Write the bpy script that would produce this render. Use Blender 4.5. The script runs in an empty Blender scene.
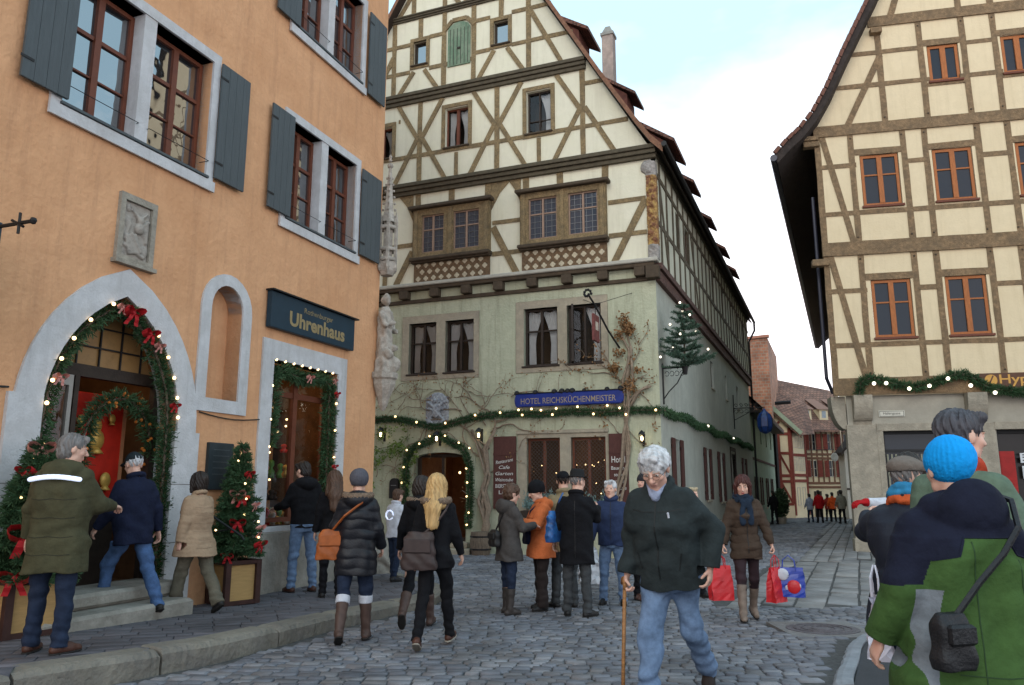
import bpy, math, random
import numpy as np
from mathutils import Vector, Matrix, Euler, geometry
random.seed(7); RNG = np.random.default_rng(7)
C = bpy.context.scene.collection
R = math.radians
# ------------------------------------------------------------------ camera model (also used to place things on the ground)
FOC = 768.0; PITCH = R(10.76); CH = 1.6
def ray(x, y):
    a = (x-512)/FOC; b = -(y-342.5)/FOC
    return (a, math.cos(PITCH)-b*math.sin(PITCH), math.sin(PITCH)+b*math.cos(PITCH))
def ground(x, y, z=0.0):
    r = ray(x, y); t = (z-CH)/r[2]; return (r[0]*t, r[1]*t)
def gz(Y):                      # the street falls gently away from the camera
    return .03*min(6.0,max(0.0,10.5-Y))-.013*max(0.0,Y-20)
def pz(Y): return gz(Y)+.13+.012*min(5.0,max(0.0,11-Y))      # pavement before the orange house
def gpt(x, y, f=gz):            # the ground point seen at a pixel
    z=f(9.0)
    for _ in range(30): g=ground(x,y,z); z=.5*z+.5*f(g[1])
    return (g[0],g[1],z)
# ------------------------------------------------------------------ object helpers
def tag(o, label=None, cat=None, group=None, kind=None):
    if label: o['label'] = label
    if cat: o['category'] = cat
    if group: o['group'] = group
    if kind: o['kind'] = kind
    return o
def empty(name, loc=(0,0,0), rz=0.0):
    o = bpy.data.objects.new(name, None); C.objects.link(o)
    o.location = loc; o.rotation_euler = (0,0,rz); o.empty_display_size = .2
    return o
def mesh_obj(name, verts, faces, mats, parent=None, smooth=False, midx=None, uvs=None):
    me = bpy.data.meshes.new(name)
    verts = np.asarray(verts, dtype=np.float32).reshape(-1,3)
    if isinstance(faces, np.ndarray):
        n, k = faces.shape
        me.vertices.add(len(verts)); me.vertices.foreach_set('co', verts.ravel())
        me.loops.add(n*k); me.loops.foreach_set('vertex_index', faces.ravel().astype(np.int32))
        me.polygons.add(n); me.polygons.foreach_set('loop_start', np.arange(0,n*k,k,dtype=np.int32))
        me.polygons.foreach_set('loop_total', np.full(n,k,dtype=np.int32))
        me.update(calc_edges=True)
    else:
        me.from_pydata([tuple(map(float,v)) for v in verts], [], faces)
    if not isinstance(mats,(list,tuple)): mats = [mats]
    for m in mats: me.materials.append(m)
    if midx is not None: me.polygons.foreach_set('material_index', np.asarray(midx,dtype=np.int32))
    if smooth: me.polygons.foreach_set('use_smooth', np.ones(len(me.polygons),dtype=bool))
    me.validate(); me.update()
    o = bpy.data.objects.new(name, me); C.objects.link(o)
    if parent is not None: o.parent = parent
    return o
class MB:
    """collects shapes into one mesh; T maps the shapes' frame to the parent's frame"""
    def __init__(s, T=None): s.v=[]; s.f=[]; s.mi=[]; s.T=T; s.m=0
    def add(s, vs, fs):
        b=len(s.v)
        for v in vs:
            s.v.append(tuple(s.T @ Vector(v)) if s.T is not None else tuple(v))
        for f in fs: s.f.append(tuple(b+i for i in f)); s.mi.append(s.m)
        return s
    def box(s,x0,x1,y0,y1,z0,z1):
        return s.add([(x0,y0,z0),(x1,y0,z0),(x1,y1,z0),(x0,y1,z0),(x0,y0,z1),(x1,y0,z1),(x1,y1,z1),(x0,y1,z1)],
            [(0,3,2,1),(4,5,6,7),(0,1,5,4),(1,2,6,5),(2,3,7,6),(3,0,4,7)])
    def bbox(s,x0,x1,y0,y1,z0,z1,b=.01):      # box with chamfered front edges
        V=[];
        for z,e in ((z0,b),(z0+b,0),(z1-b,0),(z1,b)):
            V+= [(x0+e,y0+e,z),(x1-e,y0+e,z),(x1-e,y1,z),(x0+e,y1,z)] if e else [(x0,y0,z),(x1,y0,z),(x1,y1,z),(x0,y1,z)]
        F=[(3,2,1,0),(12,13,14,15)]
        for k in range(3):
            for i in range(4):
                j=(i+1)%4; F.append((4*k+i,4*k+j,4*k+4+j,4*k+4+i))
        return s.add(V,F)
    def prism(s,poly,y0,y1):                  # poly in (x,z), counter-clockwise seen from -y
        n=len(poly); V=[(x,y0,z) for x,z in poly]+[(x,y1,z) for x,z in poly]
        F=[tuple(range(n)),tuple(range(2*n-1,n-1,-1))]
        for i in range(n): j=(i+1)%n; F.append((i,i+n,j+n,j))
        return s.add(V,F)
    def prismz(s,poly,z0,z1):
        n=len(poly); V=[(x,y,z0) for x,y in poly]+[(x,y,z1) for x,y in poly]
        F=[tuple(range(n-1,-1,-1)),tuple(range(n,2*n))]
        for i in range(n): j=(i+1)%n; F.append((i,j,j+n,i+n))
        return s.add(V,F)
    def beam(s,a,b,w,y0=-.02,y1=.05,jit=.07): # timber on a facade, hand-hewn outline
        a=Vector((a[0],0,a[1])); b=Vector((b[0],0,b[1])); d=b-a; L=d.length
        if L<1e-4: return s
        d/=L; p=Vector((-d.z,0,d.x)); n=max(1,int(L/.55)); yy=y0+random.uniform(-.004,.004)
        V=[]
        for i in range(n+1):
            c=a+d*(L*i/n); w1=w/2*(1+random.uniform(-jit,jit)); w2=w/2*(1+random.uniform(-jit,jit))
            for q,y in ((c-p*w1,yy),(c+p*w2,yy),(c+p*w2,y1),(c-p*w1,y1)): V.append((q.x,y,q.z))
        F=[(0,1,2,3),(4*n+3,4*n+2,4*n+1,4*n)]
        for i in range(n):
            o=4*i
            for k in range(4): l=(k+1)%4; F.append((o+k,o+4+k,o+4+l,o+l))
        return s.add(V,F)
    def tube(s,pts,r,n=6,r2=None,closed=False):
        pts=[Vector(p) for p in pts]; N=len(pts); V=[];F=[]
        up=None
        for i,p in enumerate(pts):
            t=(pts[min(i+1,N-1)]-pts[max(i-1,0)])
            t=t.normalized() if t.length>1e-9 else Vector((0,0,1))
            if up is None: up=t.orthogonal().normalized()
            else:
                up=up-t*up.dot(t); up=up.normalized() if up.length>1e-6 else t.orthogonal().normalized()
            q=t.cross(up)
            rr=r[i] if isinstance(r,(list,tuple)) else (r if r2 is None else r+(r2-r)*i/max(1,N-1))
            for k in range(n):
                a=2*math.pi*k/n; V.append(p+up*(rr*math.cos(a))+q*(rr*math.sin(a)))
        for i in range(N-1):
            for k in range(n): l=(k+1)%n; F.append((i*n+k,i*n+l,(i+1)*n+l,(i+1)*n+k))
        F.append(tuple(range(n-1,-1,-1))); F.append(tuple((N-1)*n+k for k in range(n)))
        return s.add(V,F)
    def ball(s,c,r,n=8,m=5,sc=(1,1,1)):
        V=[(c[0],c[1],c[2]-r*sc[2])];F=[]
        for j in range(1,m):
            ph=-math.pi/2+math.pi*j/m
            for k in range(n):
                a=2*math.pi*k/n; V.append((c[0]+r*sc[0]*math.cos(ph)*math.cos(a),c[1]+r*sc[1]*math.cos(ph)*math.sin(a),c[2]+r*sc[2]*math.sin(ph)))
        V.append((c[0],c[1],c[2]+r*sc[2])); T=len(V)-1
        for k in range(n):
            l=(k+1)%n; F.append((0,1+l,1+k)); F.append((T,T-n+k,T-n+l))
            for j in range(m-2): a=1+j*n; F.append((a+k,a+l,a+n+l,a+n+k))
        return s.add(V,F)
    def lathe(s,c,prof,n=12,sx=1,sy=1):       # prof: (r,z) from bottom to top
        V=[];F=[]
        for r,z in prof:
            for k in range(n): a=2*math.pi*(k+.5)/n; V.append((c[0]+sx*r*math.cos(a),c[1]+sy*r*math.sin(a),c[2]+z))
        for i in range(len(prof)-1):
            for k in range(n): l=(k+1)%n; F.append((i*n+k,i*n+l,(i+1)*n+l,(i+1)*n+k))
        F.append(tuple(range(n-1,-1,-1))); F.append(tuple((len(prof)-1)*n+k for k in range(n)))
        return s.add(V,F)
    def quadstrip(s,A,B):
        n=len(A); V=list(A)+list(B); return s.add(V,[(i,i+1,n+i+1,n+i) for i in range(n-1)])
    def build(s,name,mat,parent=None,smooth=False):
        return mesh_obj(name,s.v,s.f,mat,parent,smooth,s.mi if isinstance(mat,(list,tuple)) else None)
def clip_convex(poly, hull):
    """clip polygon by convex ccw hull"""
    out=poly
    for i in range(len(hull)):
        a=hull[i]; b=hull[(i+1)%len(hull)]; inp=out; out=[]
        if not inp: return []
        def side(p): return (b[0]-a[0])*(p[1]-a[1])-(b[1]-a[1])*(p[0]-a[0])
        for k in range(len(inp)):
            p=inp[k]; q=inp[(k+1)%len(inp)]; sp=side(p); sq=side(q)
            if sp>=0: out.append(p)
            if sp*sq<0:
                t=sp/(sp-sq); out.append((p[0]+(q[0]-p[0])*t,p[1]+(q[1]-p[1])*t))
    return out
def wall_mb(mb, outer, holes, depth=.25, y=0.0, reveal=True):
    """front face with holes (all ccw in (x,z)) and the reveals of the holes"""
    loops=[[Vector((x,z,0)) for x,z in outer]]+[[Vector((x,z,0)) for x,z in h[::-1]] for h in holes]
    tris=geometry.tessellate_polygon(loops); flat=[p for l in loops for p in l]
    V=[(p.x,y,p.y) for p in flat]; F=[]
    for t in tris:
        a,b,c=[flat[i] for i in t]
        cr=(b-a).cross(c-a).z
        if abs(cr)<1e-9: continue
        F.append(tuple(t) if cr>0 else tuple(t[::-1]))
    mb.add(V,F)
    if reveal:
        for h in holes:
            n=len(h); V=[(x,y,z) for x,z in h]+[(x,y+depth,z) for x,z in h]
            mb.add(V,[(i,(i+1)%n,(i+1)%n+n,i+n) for i in range(n)][::1])
    return mb
def rect(x0,x1,z0,z1): return [(x0,z0),(x1,z0),(x1,z1),(x0,z1)]
def gothic(xc,w,zs,h,z0,n=10):                # pointed arch outline, ccw
    r=(w*w+h*h)/(2*w); P=[(xc-w,z0),(xc+w,z0)]
    for i in range(n+1):
        t=h*i/n; P.append((xc+math.sqrt(max(0,r*r-t*t))-(r-w),zs+t))
    for i in range(n-1,-1,-1):
        t=h*i/n; P.append((xc-(math.sqrt(max(0,r*r-t*t))-(r-w)),zs+t))
    return P
def roundarch(xc,w,zs,h,z0,n=12):
    P=[(xc-w,z0),(xc+w,z0)]
    for i in range(n+1):
        a=math.pi*i/n; P.append((xc+w*math.cos(a),zs+h*math.sin(a)))
    return P
# ------------------------------------------------------------------ materials
def lin(c): return tuple((x/255/12.92 if x/255<=.04045 else ((x/255+.055)/1.055)**2.4) for x in c)
MATS={}
def mat(name, col, rough=.8, var=.12, vs=6.0, bump=.0, bs=30.0, var2=None, v2s=1.2, stretch=None, spec=.3, metal=0.0, grime=None, bdist=.02, emit=None, estr=1.0, coat=0, detail=4, streak=None):
    """procedural: colour mottled by two noises, optional second tint, fine bump"""
    if name in MATS: return MATS[name]
    m=bpy.data.materials.new(name); m.use_nodes=True; nt=m.node_tree; N=nt.nodes; L=nt.links
    b=N['Principled BSDF']; b.inputs['Roughness'].default_value=rough; b.inputs['Metallic'].default_value=metal
    b.inputs['Specular IOR Level'].default_value=spec
    if coat: b.inputs['Coat Weight'].default_value=coat
    tc=N.new('ShaderNodeTexCoord'); mp=N.new('ShaderNodeMapping'); L.new(tc.outputs['Object'],mp.inputs['Vector'])
    if stretch: mp.inputs['Scale'].default_value=stretch
    n1=N.new('ShaderNodeTexNoise'); n1.inputs['Scale'].default_value=vs; n1.inputs['Detail'].default_value=detail; n1.inputs['Roughness'].default_value=.65
    L.new(mp.outputs[0],n1.inputs['Vector'])
    lo=tuple(max(0,c*(1-var*1.6)) for c in col)+(1,); hi=tuple(min(1,c*(1+var*1.6)) for c in col)+(1,)
    r1=N.new('ShaderNodeValToRGB'); r1.color_ramp.elements[0].color=lo; r1.color_ramp.elements[1].color=hi
    r1.color_ramp.elements[0].position=.25; r1.color_ramp.elements[1].position=.75
    L.new(n1.outputs['Fac'],r1.inputs['Fac']); out=r1.outputs['Color']
    if var2:
        n2=N.new('ShaderNodeTexNoise'); n2.inputs['Scale'].default_value=v2s; n2.inputs['Detail'].default_value=6; n2.inputs['Roughness'].default_value=.7
        L.new(tc.outputs['Object'],n2.inputs['Vector'])
        r2=N.new('ShaderNodeValToRGB'); r2.color_ramp.elements[0].position=.42; r2.color_ramp.elements[1].position=.68
        r2.color_ramp.elements[0].color=(0,0,0,1); r2.color_ramp.elements[1].color=(1,1,1,1)
        L.new(n2.outputs['Fac'],r2.inputs['Fac'])
        mx=N.new('ShaderNodeMix'); mx.data_type='RGBA'; L.new(r2.outputs['Color'],mx.inputs['Factor'])
        L.new(out,mx.inputs['A']); mx.inputs['B'].default_value=tuple(var2)+(1,); out=mx.outputs['Result']
    if streak:                                   # rain streaks and patched repairs in the paint
        m3=N.new('ShaderNodeMapping'); m3.inputs['Scale'].default_value=(2.6,2.6,.22); L.new(tc.outputs['Object'],m3.inputs['Vector'])
        n4=N.new('ShaderNodeTexNoise'); n4.inputs['Scale'].default_value=2.0; n4.inputs['Detail'].default_value=8; n4.inputs['Roughness'].default_value=.75; L.new(m3.outputs[0],n4.inputs['Vector'])
        r4=N.new('ShaderNodeValToRGB'); r4.color_ramp.elements[0].position=.50; r4.color_ramp.elements[1].position=.74; r4.color_ramp.elements[0].color=(0,0,0,1); r4.color_ramp.elements[1].color=(streak[1],)*3+(1,); L.new(n4.outputs['Fac'],r4.inputs['Fac'])
        x4=N.new('ShaderNodeMix'); x4.data_type='RGBA'; L.new(r4.outputs['Color'],x4.inputs['Factor']); L.new(out,x4.inputs['A']); x4.inputs['B'].default_value=tuple(streak[0])+(1,); out=x4.outputs['Result']
    L.new(out,b.inputs['Base Color'])
    if bump:
        n3=N.new('ShaderNodeTexNoise'); n3.inputs['Scale'].default_value=bs; n3.inputs['Detail'].default_value=5
        L.new(mp.outputs[0],n3.inputs['Vector'])
        bp=N.new('ShaderNodeBump'); bp.inputs['Strength'].default_value=bump; bp.inputs['Distance'].default_value=bdist
        L.new(n3.outputs['Fac'],bp.inputs['Height']); L.new(bp.outputs[0],b.inputs['Normal'])
    if emit:
        b.inputs['Emission Color'].default_value=tuple(emit)+(1,); b.inputs['Emission Strength'].default_value=estr
    MATS[name]=m; return m
def glass_mat(name, tint=(.02,.025,.03), transp=0.0, rough=.03, ior=1.7):
    """window glass: dark room or see-through, plus a mirror reflection by angle, slightly wavy"""
    if name in MATS: return MATS[name]
    m=bpy.data.materials.new(name); m.use_nodes=True; nt=m.node_tree; N=nt.nodes; L=nt.links; N.clear()
    o=N.new('ShaderNodeOutputMaterial'); fr=N.new('ShaderNodeFresnel'); fr.inputs['IOR'].default_value=ior
    gl=N.new('ShaderNodeBsdfGlossy'); gl.inputs['Roughness'].default_value=rough; gl.inputs['Color'].default_value=(.9,.93,.95,1)
    tc=N.new('ShaderNodeTexCoord'); no=N.new('ShaderNodeTexNoise'); no.inputs['Scale'].default_value=2.2; bp=N.new('ShaderNodeBump')
    bp.inputs['Strength'].default_value=.15; bp.inputs['Distance'].default_value=.05
    L.new(tc.outputs['Object'],no.inputs['Vector']); L.new(no.outputs['Fac'],bp.inputs['Height']); L.new(bp.outputs[0],gl.inputs['Normal'])
    df=N.new('ShaderNodeBsdfDiffuse'); df.inputs['Color'].default_value=tuple(tint)+(1,)
    base=df
    if transp>0:
        tr=N.new('ShaderNodeBsdfTransparent'); tr.inputs['Color'].default_value=(.93,.95,.95,1)
        mx=N.new('ShaderNodeMixShader'); mx.inputs[0].default_value=transp; L.new(df.outputs[0],mx.inputs[1]); L.new(tr.outputs[0],mx.inputs[2]); base=mx
    m2=N.new('ShaderNodeMixShader'); L.new(fr.outputs[0],m2.inputs[0]); L.new(base.outputs[0],m2.inputs[1]); L.new(gl.outputs[0],m2.inputs[2])
    L.new(m2.outputs[0],o.inputs[0]); MATS[name]=m; return m
def glow(name, col, s):
    if name in MATS: return MATS[name]
    m=bpy.data.materials.new(name); m.use_nodes=True; b=m.node_tree.nodes['Principled BSDF']
    b.inputs['Base Color'].default_value=(.8,.75,.6,1); b.inputs['Emission Color'].default_value=tuple(col)+(1,); b.inputs['Emission Strength'].default_value=s
    MATS[name]=m; return m
def text_obj(s, name, mat_, parent, u, z, y, height, width=None, depth=.006, T=None, align='CENTER', shear=0.0, bold=0.0, rot=0.0):
    cu=bpy.data.curves.new('t','FONT'); cu.body=s; cu.size=1; cu.align_x='CENTER'; cu.align_y='CENTER'; cu.shear=shear; cu.offset=bold
    cu.resolution_u=3
    to=bpy.data.objects.new('t',cu); C.objects.link(to)
    dg=bpy.context.evaluated_depsgraph_get(); dg.update()
    me=to.evaluated_get(dg).to_mesh(); V=[v.co.copy() for v in me.vertices]; F=[tuple(p.vertices) for p in me.polygons]
    to.evaluated_get(dg).to_mesh_clear(); bpy.data.objects.remove(to); bpy.data.curves.remove(cu)
    xs=[v.x for v in V]; ys=[v.y for v in V]; w=max(xs)-min(xs); h=.72
    cx=(max(xs)+min(xs))/2; cy=(max(ys)+min(ys))/2
    sz=height/h; sx=(width/w) if width else sz
    ca,sa=math.cos(rot),math.sin(rot)
    P=[]
    for v in V:
        a=(v.x-cx)*sx; b=(v.y-cy)*sz; P.append((u+a*ca-b*sa, y, z+a*sa+b*ca))
    mb=MB(T); mb.add(P,F); return mb.build(name,mat_,parent)
# ------------------------------------------------------------------ people: smooth solids meshed on a grid
class Grid:
    def __init__(s,lo,hi,h):
        s.h=h; s.lo=np.array(lo,dtype=np.float32)-2*h; n=np.ceil((np.array(hi)+2*h-s.lo)/h).astype(int)+1; s.n=n
        s.D=np.full(tuple(n),.5,dtype=np.float32)
        s.ax=[(s.lo[i]+h*np.arange(n[i])).astype(np.float32) for i in range(3)]
    def sub(s,lo,hi):
        a=[max(0,int((lo[i]-s.lo[i])/s.h)) for i in range(3)]; b=[min(s.n[i],int((hi[i]-s.lo[i])/s.h)+2) for i in range(3)]
        if any(b[i]<=a[i] for i in range(3)): return None
        sl=tuple(slice(a[i],b[i]) for i in range(3))
        X=s.ax[0][sl[0]][:,None,None]; Y=s.ax[1][sl[1]][None,:,None]; Z=s.ax[2][sl[2]][None,None,:]
        return sl,X,Y,Z
    def _op(s,sl,d,k,op):
        A=s.D[sl]
        if op=='u':
            if k>0:
                h=np.clip(.5+.5*(A-d)/k,0,1); s.D[sl]=A+(d-A)*h-k*h*(1-h)
            else: s.D[sl]=np.minimum(A,d)
        elif op=='s':
            d=-d
            if k>0:
                h=np.clip(.5-.5*(A-d)/k,0,1); s.D[sl]=A+(d-A)*h+k*h*(1-h)
            else: s.D[sl]=np.maximum(A,d)
    def cone(s,a,b,ra,rb,k=.02,op='u',flat=None):
        """flat: (axis vector, factor>1) squashes along the axis"""
        a=np.array(a,dtype=np.float32);b=np.array(b,dtype=np.float32); m=max(ra,rb)+k+2*s.h
        q=s.sub(np.minimum(a,b)-m,np.maximum(a,b)+m)
        if q is None: return s
        sl,X,Y,Z=q; ba=b-a; L=float(ba@ba)+1e-9
        px,py,pz=X-a[0],Y-a[1],Z-a[2]
        t=np.clip((px*ba[0]+py*ba[1]+pz*ba[2])/L,0,1)
        dx,dy,dz=px-ba[0]*t,py-ba[1]*t,pz-ba[2]*t
        r2=dx*dx+dy*dy+dz*dz
        if flat is not None:
            n=np.array(flat[0],dtype=np.float32); n/=np.linalg.norm(n); f=flat[1]
            c=dx*n[0]+dy*n[1]+dz*n[2]; r2=r2+c*c*(f*f-1)
        s._op(sl,np.sqrt(r2)-(ra+(rb-ra)*t),k,op); return s
    def ell(s,c,r,k=.01,op='u',M=None):
        """M: 3x3 whose rows are the ellipsoid's axes"""
        m=max(r)+k+2*s.h; c=np.array(c,dtype=np.float32); q=s.sub(c-m,c+m)
        if q is None: return s
        sl,X,Y,Z=q; X=X-c[0];Y=Y-c[1];Z=Z-c[2]
        if M is not None:
            X,Y,Z=[M[i][0]*X+M[i][1]*Y+M[i][2]*Z for i in range(3)]
        k0=np.sqrt((X/r[0])**2+(Y/r[1])**2+(Z/r[2])**2); k1=np.sqrt((X/r[0]**2)**2+(Y/r[1]**2)**2+(Z/r[2]**2)**2)+1e-6
        s._op(sl,k0*(k0-1)/k1,k,op); return s
    def loft(s,O,M,tab,k=.03,op='u',e=2.4,seam=None):
        """elliptical sections tab=[(z,rx,ry,cy)] along the local z of frame M (rows = axes) at O"""
        zs=[t[0] for t in tab]; rm=max(max(t[1],t[2]+abs(t[3])) for t in tab)+k+2*s.h
        O=np.array(O,dtype=np.float32); M=np.array(M,dtype=np.float32)
        e0=O+M[2]*zs[0]; e1=O+M[2]*zs[-1]; q=s.sub(np.minimum(e0,e1)-rm,np.maximum(e0,e1)+rm)
        if q is None: return s
        sl,X,Y,Z=q; X=X-O[0];Y=Y-O[1];Z=Z-O[2]
        u,v,w=[M[i][0]*X+M[i][1]*Y+M[i][2]*Z for i in range(3)]
        rx=np.interp(w,zs,[t[1] for t in tab]); ry=np.interp(w,zs,[t[2] for t in tab]); cy=np.interp(w,zs,[t[3] for t in tab])
        d=((np.abs(u/rx)**e+np.abs((v-cy)/ry)**e)**(1/e)-1)*np.minimum(rx,ry)*.92
        d=np.maximum(d,np.maximum(zs[0]-w,w-zs[-1])).astype(np.float32)
        s._op(sl,d,k,op); return s
    def box(s,c,r,M=None,k=.01,op='u',rd=.01):
        m=float(np.linalg.norm(r))+k+2*s.h; c=np.array(c,dtype=np.float32); q=s.sub(c-m,c+m)
        if q is None: return s
        sl,X,Y,Z=q; X=X-c[0];Y=Y-c[1];Z=Z-c[2]
        if M is not None: X,Y,Z=[M[i][0]*X+M[i][1]*Y+M[i][2]*Z for i in range(3)]
        qx,qy,qz=abs(X)-r[0]+rd,abs(Y)-r[1]+rd,abs(Z)-r[2]+rd
        d=np.sqrt(np.maximum(qx,0)**2+np.maximum(qy,0)**2+np.maximum(qz,0)**2)+np.minimum(np.maximum(qx,np.maximum(qy,qz)),0)-rd
        s._op(sl,d,k,op); return s
    def plane(s,p,n):             # keep the side n points away from
        n=np.array(n,dtype=np.float32); n/=np.linalg.norm(n)
        X=s.ax[0][:,None,None];Y=s.ax[1][None,:,None];Z=s.ax[2][None,None,:]
        s.D=np.maximum(s.D,(X-p[0])*n[0]+(Y-p[1])*n[1]+(Z-p[2])*n[2]); return s
    def cutfn(s,fn):
        X=s.ax[0][:,None,None];Y=s.ax[1][None,:,None];Z=s.ax[2][None,None,:]
        s.D=np.maximum(s.D,fn(X,Y,Z).astype(np.float32)); return s
    def disp(s,fn):
        X=s.ax[0][:,None,None];Y=s.ax[1][None,:,None];Z=s.ax[2][None,None,:]
        s.D=s.D+fn(X,Y,Z).astype(np.float32); return s
    def folds(s,a=.005,f=26,seed=0):
        a=a*1.35
        rg=np.random.default_rng(seed); p=rg.uniform(0,6.28,9); q=rg.uniform(.7,1.3,6)
        def fn(X,Y,Z):
            w=1.2*np.sin(9*q[0]*X+p[0]+7*Y)+1.1*np.sin(11*q[1]*Z+p[1]+5*X)
            m=.5+.5*np.sin(5*q[2]*Z+p[2]+4*X+3*Y)
            return a*(m*np.sin(f*(Z*.8+.55*X*q[3])+p[3]+w)+.6*np.sin(f*.8*(Z*.5-.7*X+.5*Y)+p[4]+w*1.3)+.35*np.sin(f*2.1*(.6*Z+.5*Y-.3*X)+p[5]+2*w))
        return s.disp(fn)
    def mesh(s):
        D=s.D; S=D<0; nx,ny,nz=D.shape
        c=np.zeros((nx-1,ny-1,nz-1),dtype=np.int8)
        for i in (0,1):
            for j in (0,1):
                for k in (0,1): c+=S[i:nx-1+i,j:ny-1+j,k:nz-1+k]
        act=(c>0)&(c<8); idx=np.full(act.shape,-1,dtype=np.int64); I,J,K=np.nonzero(act); idx[I,J,K]=np.arange(len(I))
        acc=np.zeros((len(I),3)); cnt=np.zeros(len(I))
        cs=[(a,b,d) for a in (0,1) for b in (0,1) for d in (0,1)]
        val={q:D[I+q[0],J+q[1],K+q[2]] for q in cs}
        for q in cs:
            for ax in range(3):
                if q[ax]==0:
                    r=list(q); r[ax]=1; r=tuple(r); a=val[q]; b=val[r]; m=(a<0)!=(b<0)
                    t=np.where(m,a/np.where(m,a-b,1),0)
                    for x in range(3):
                        if x==ax: acc[:,x]+=np.where(m,t,0)
                        else: acc[:,x]+=np.where(m,q[x],0)
                    cnt+=m
        P=acc/cnt[:,None]+np.stack([I,J,K],1); P=P*s.h+s.lo
        F=[]
        for ax in range(3):
            sl0=[slice(1,-1)]*3; sl1=[slice(1,-1)]*3
            sl0[ax]=slice(0,-1); sl1[ax]=slice(1,None)
            a=S[tuple(sl0)]; b=S[tuple(sl1)]; m=a!=b; U=np.stack(np.nonzero(m),1); fl=a[m]
            o=np.ones(3,dtype=int); o[ax]=0; U=U+o
            b1,b2=[(1,2),(2,0),(0,1)][ax]
            def cell(d1,d2):
                W=U.copy(); W[:,b1]-=d1; W[:,b2]-=d2; return idx[W[:,0],W[:,1],W[:,2]]
            Q=np.stack([cell(1,1),cell(0,1),cell(0,0),cell(1,0)],1)
            Q[~fl]=Q[~fl][:,::-1]; F.append(Q)
        F=np.concatenate(F); F=F[(F>=0).all(1)]
        return P.astype(np.float32),F
def seam(p,o,pts,side=-1,r=.0035,name='seam',m=None,lift=.0):
    """a stitched seam or zip laid on the garment o: pts = (x,z) in torso coordinates, side -1 back, +1 front"""
    from mathutils.bvhtree import BVHTree
    me=o.data; bv=BVHTree.FromPolygons([v.co for v in me.vertices],[tuple(q.vertices) for q in me.polygons]); out=[]
    for i in range(len(pts)-1):
        for k in range(7):
            t=k/7; x=pts[i][0]+(pts[i+1][0]-pts[i][0])*t; z=pts[i][1]+(pts[i+1][1]-pts[i][1])*t
            a=Vector(tuple(p.tp(x,side*.9,z)*p.s)); b=Vector(tuple(p.tp(x,0,z)*p.s)); h=bv.ray_cast(a,(b-a).normalized(),1.5*p.s)
            if h[0] is not None: out.append(h[0]+(a-b).normalized()*lift)
    if len(out)>2: mb=MB(); mb.tube(out,r,4); mb.build(name,m,o)
def rotX(a): c,s=math.cos(a),math.sin(a); return np.array([[1,0,0],[0,c,-s],[0,s,c]])
def rotY(a): c,s=math.cos(a),math.sin(a); return np.array([[c,0,s],[0,1,0],[-s,0,c]])
def rotZ(a): c,s=math.cos(a),math.sin(a); return np.array([[c,-s,0],[s,c,0],[0,0,1]])
def cloth(name,rgb,rough=.88,var=.14,bump=.75,bs=13,**k): return mat('cloth_'+name,tuple(c*.88 for c in lin(rgb)),rough,var,11,bump,bs,bdist=.022 if bs<60 else .004,spec=.2,**k)
def skin(): return mat('skin',(.66,.41,.31),.5,.08,14,.15,160,bdist=.002,spec=.35,var2=(.62,.33,.25),v2s=9)
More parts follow.
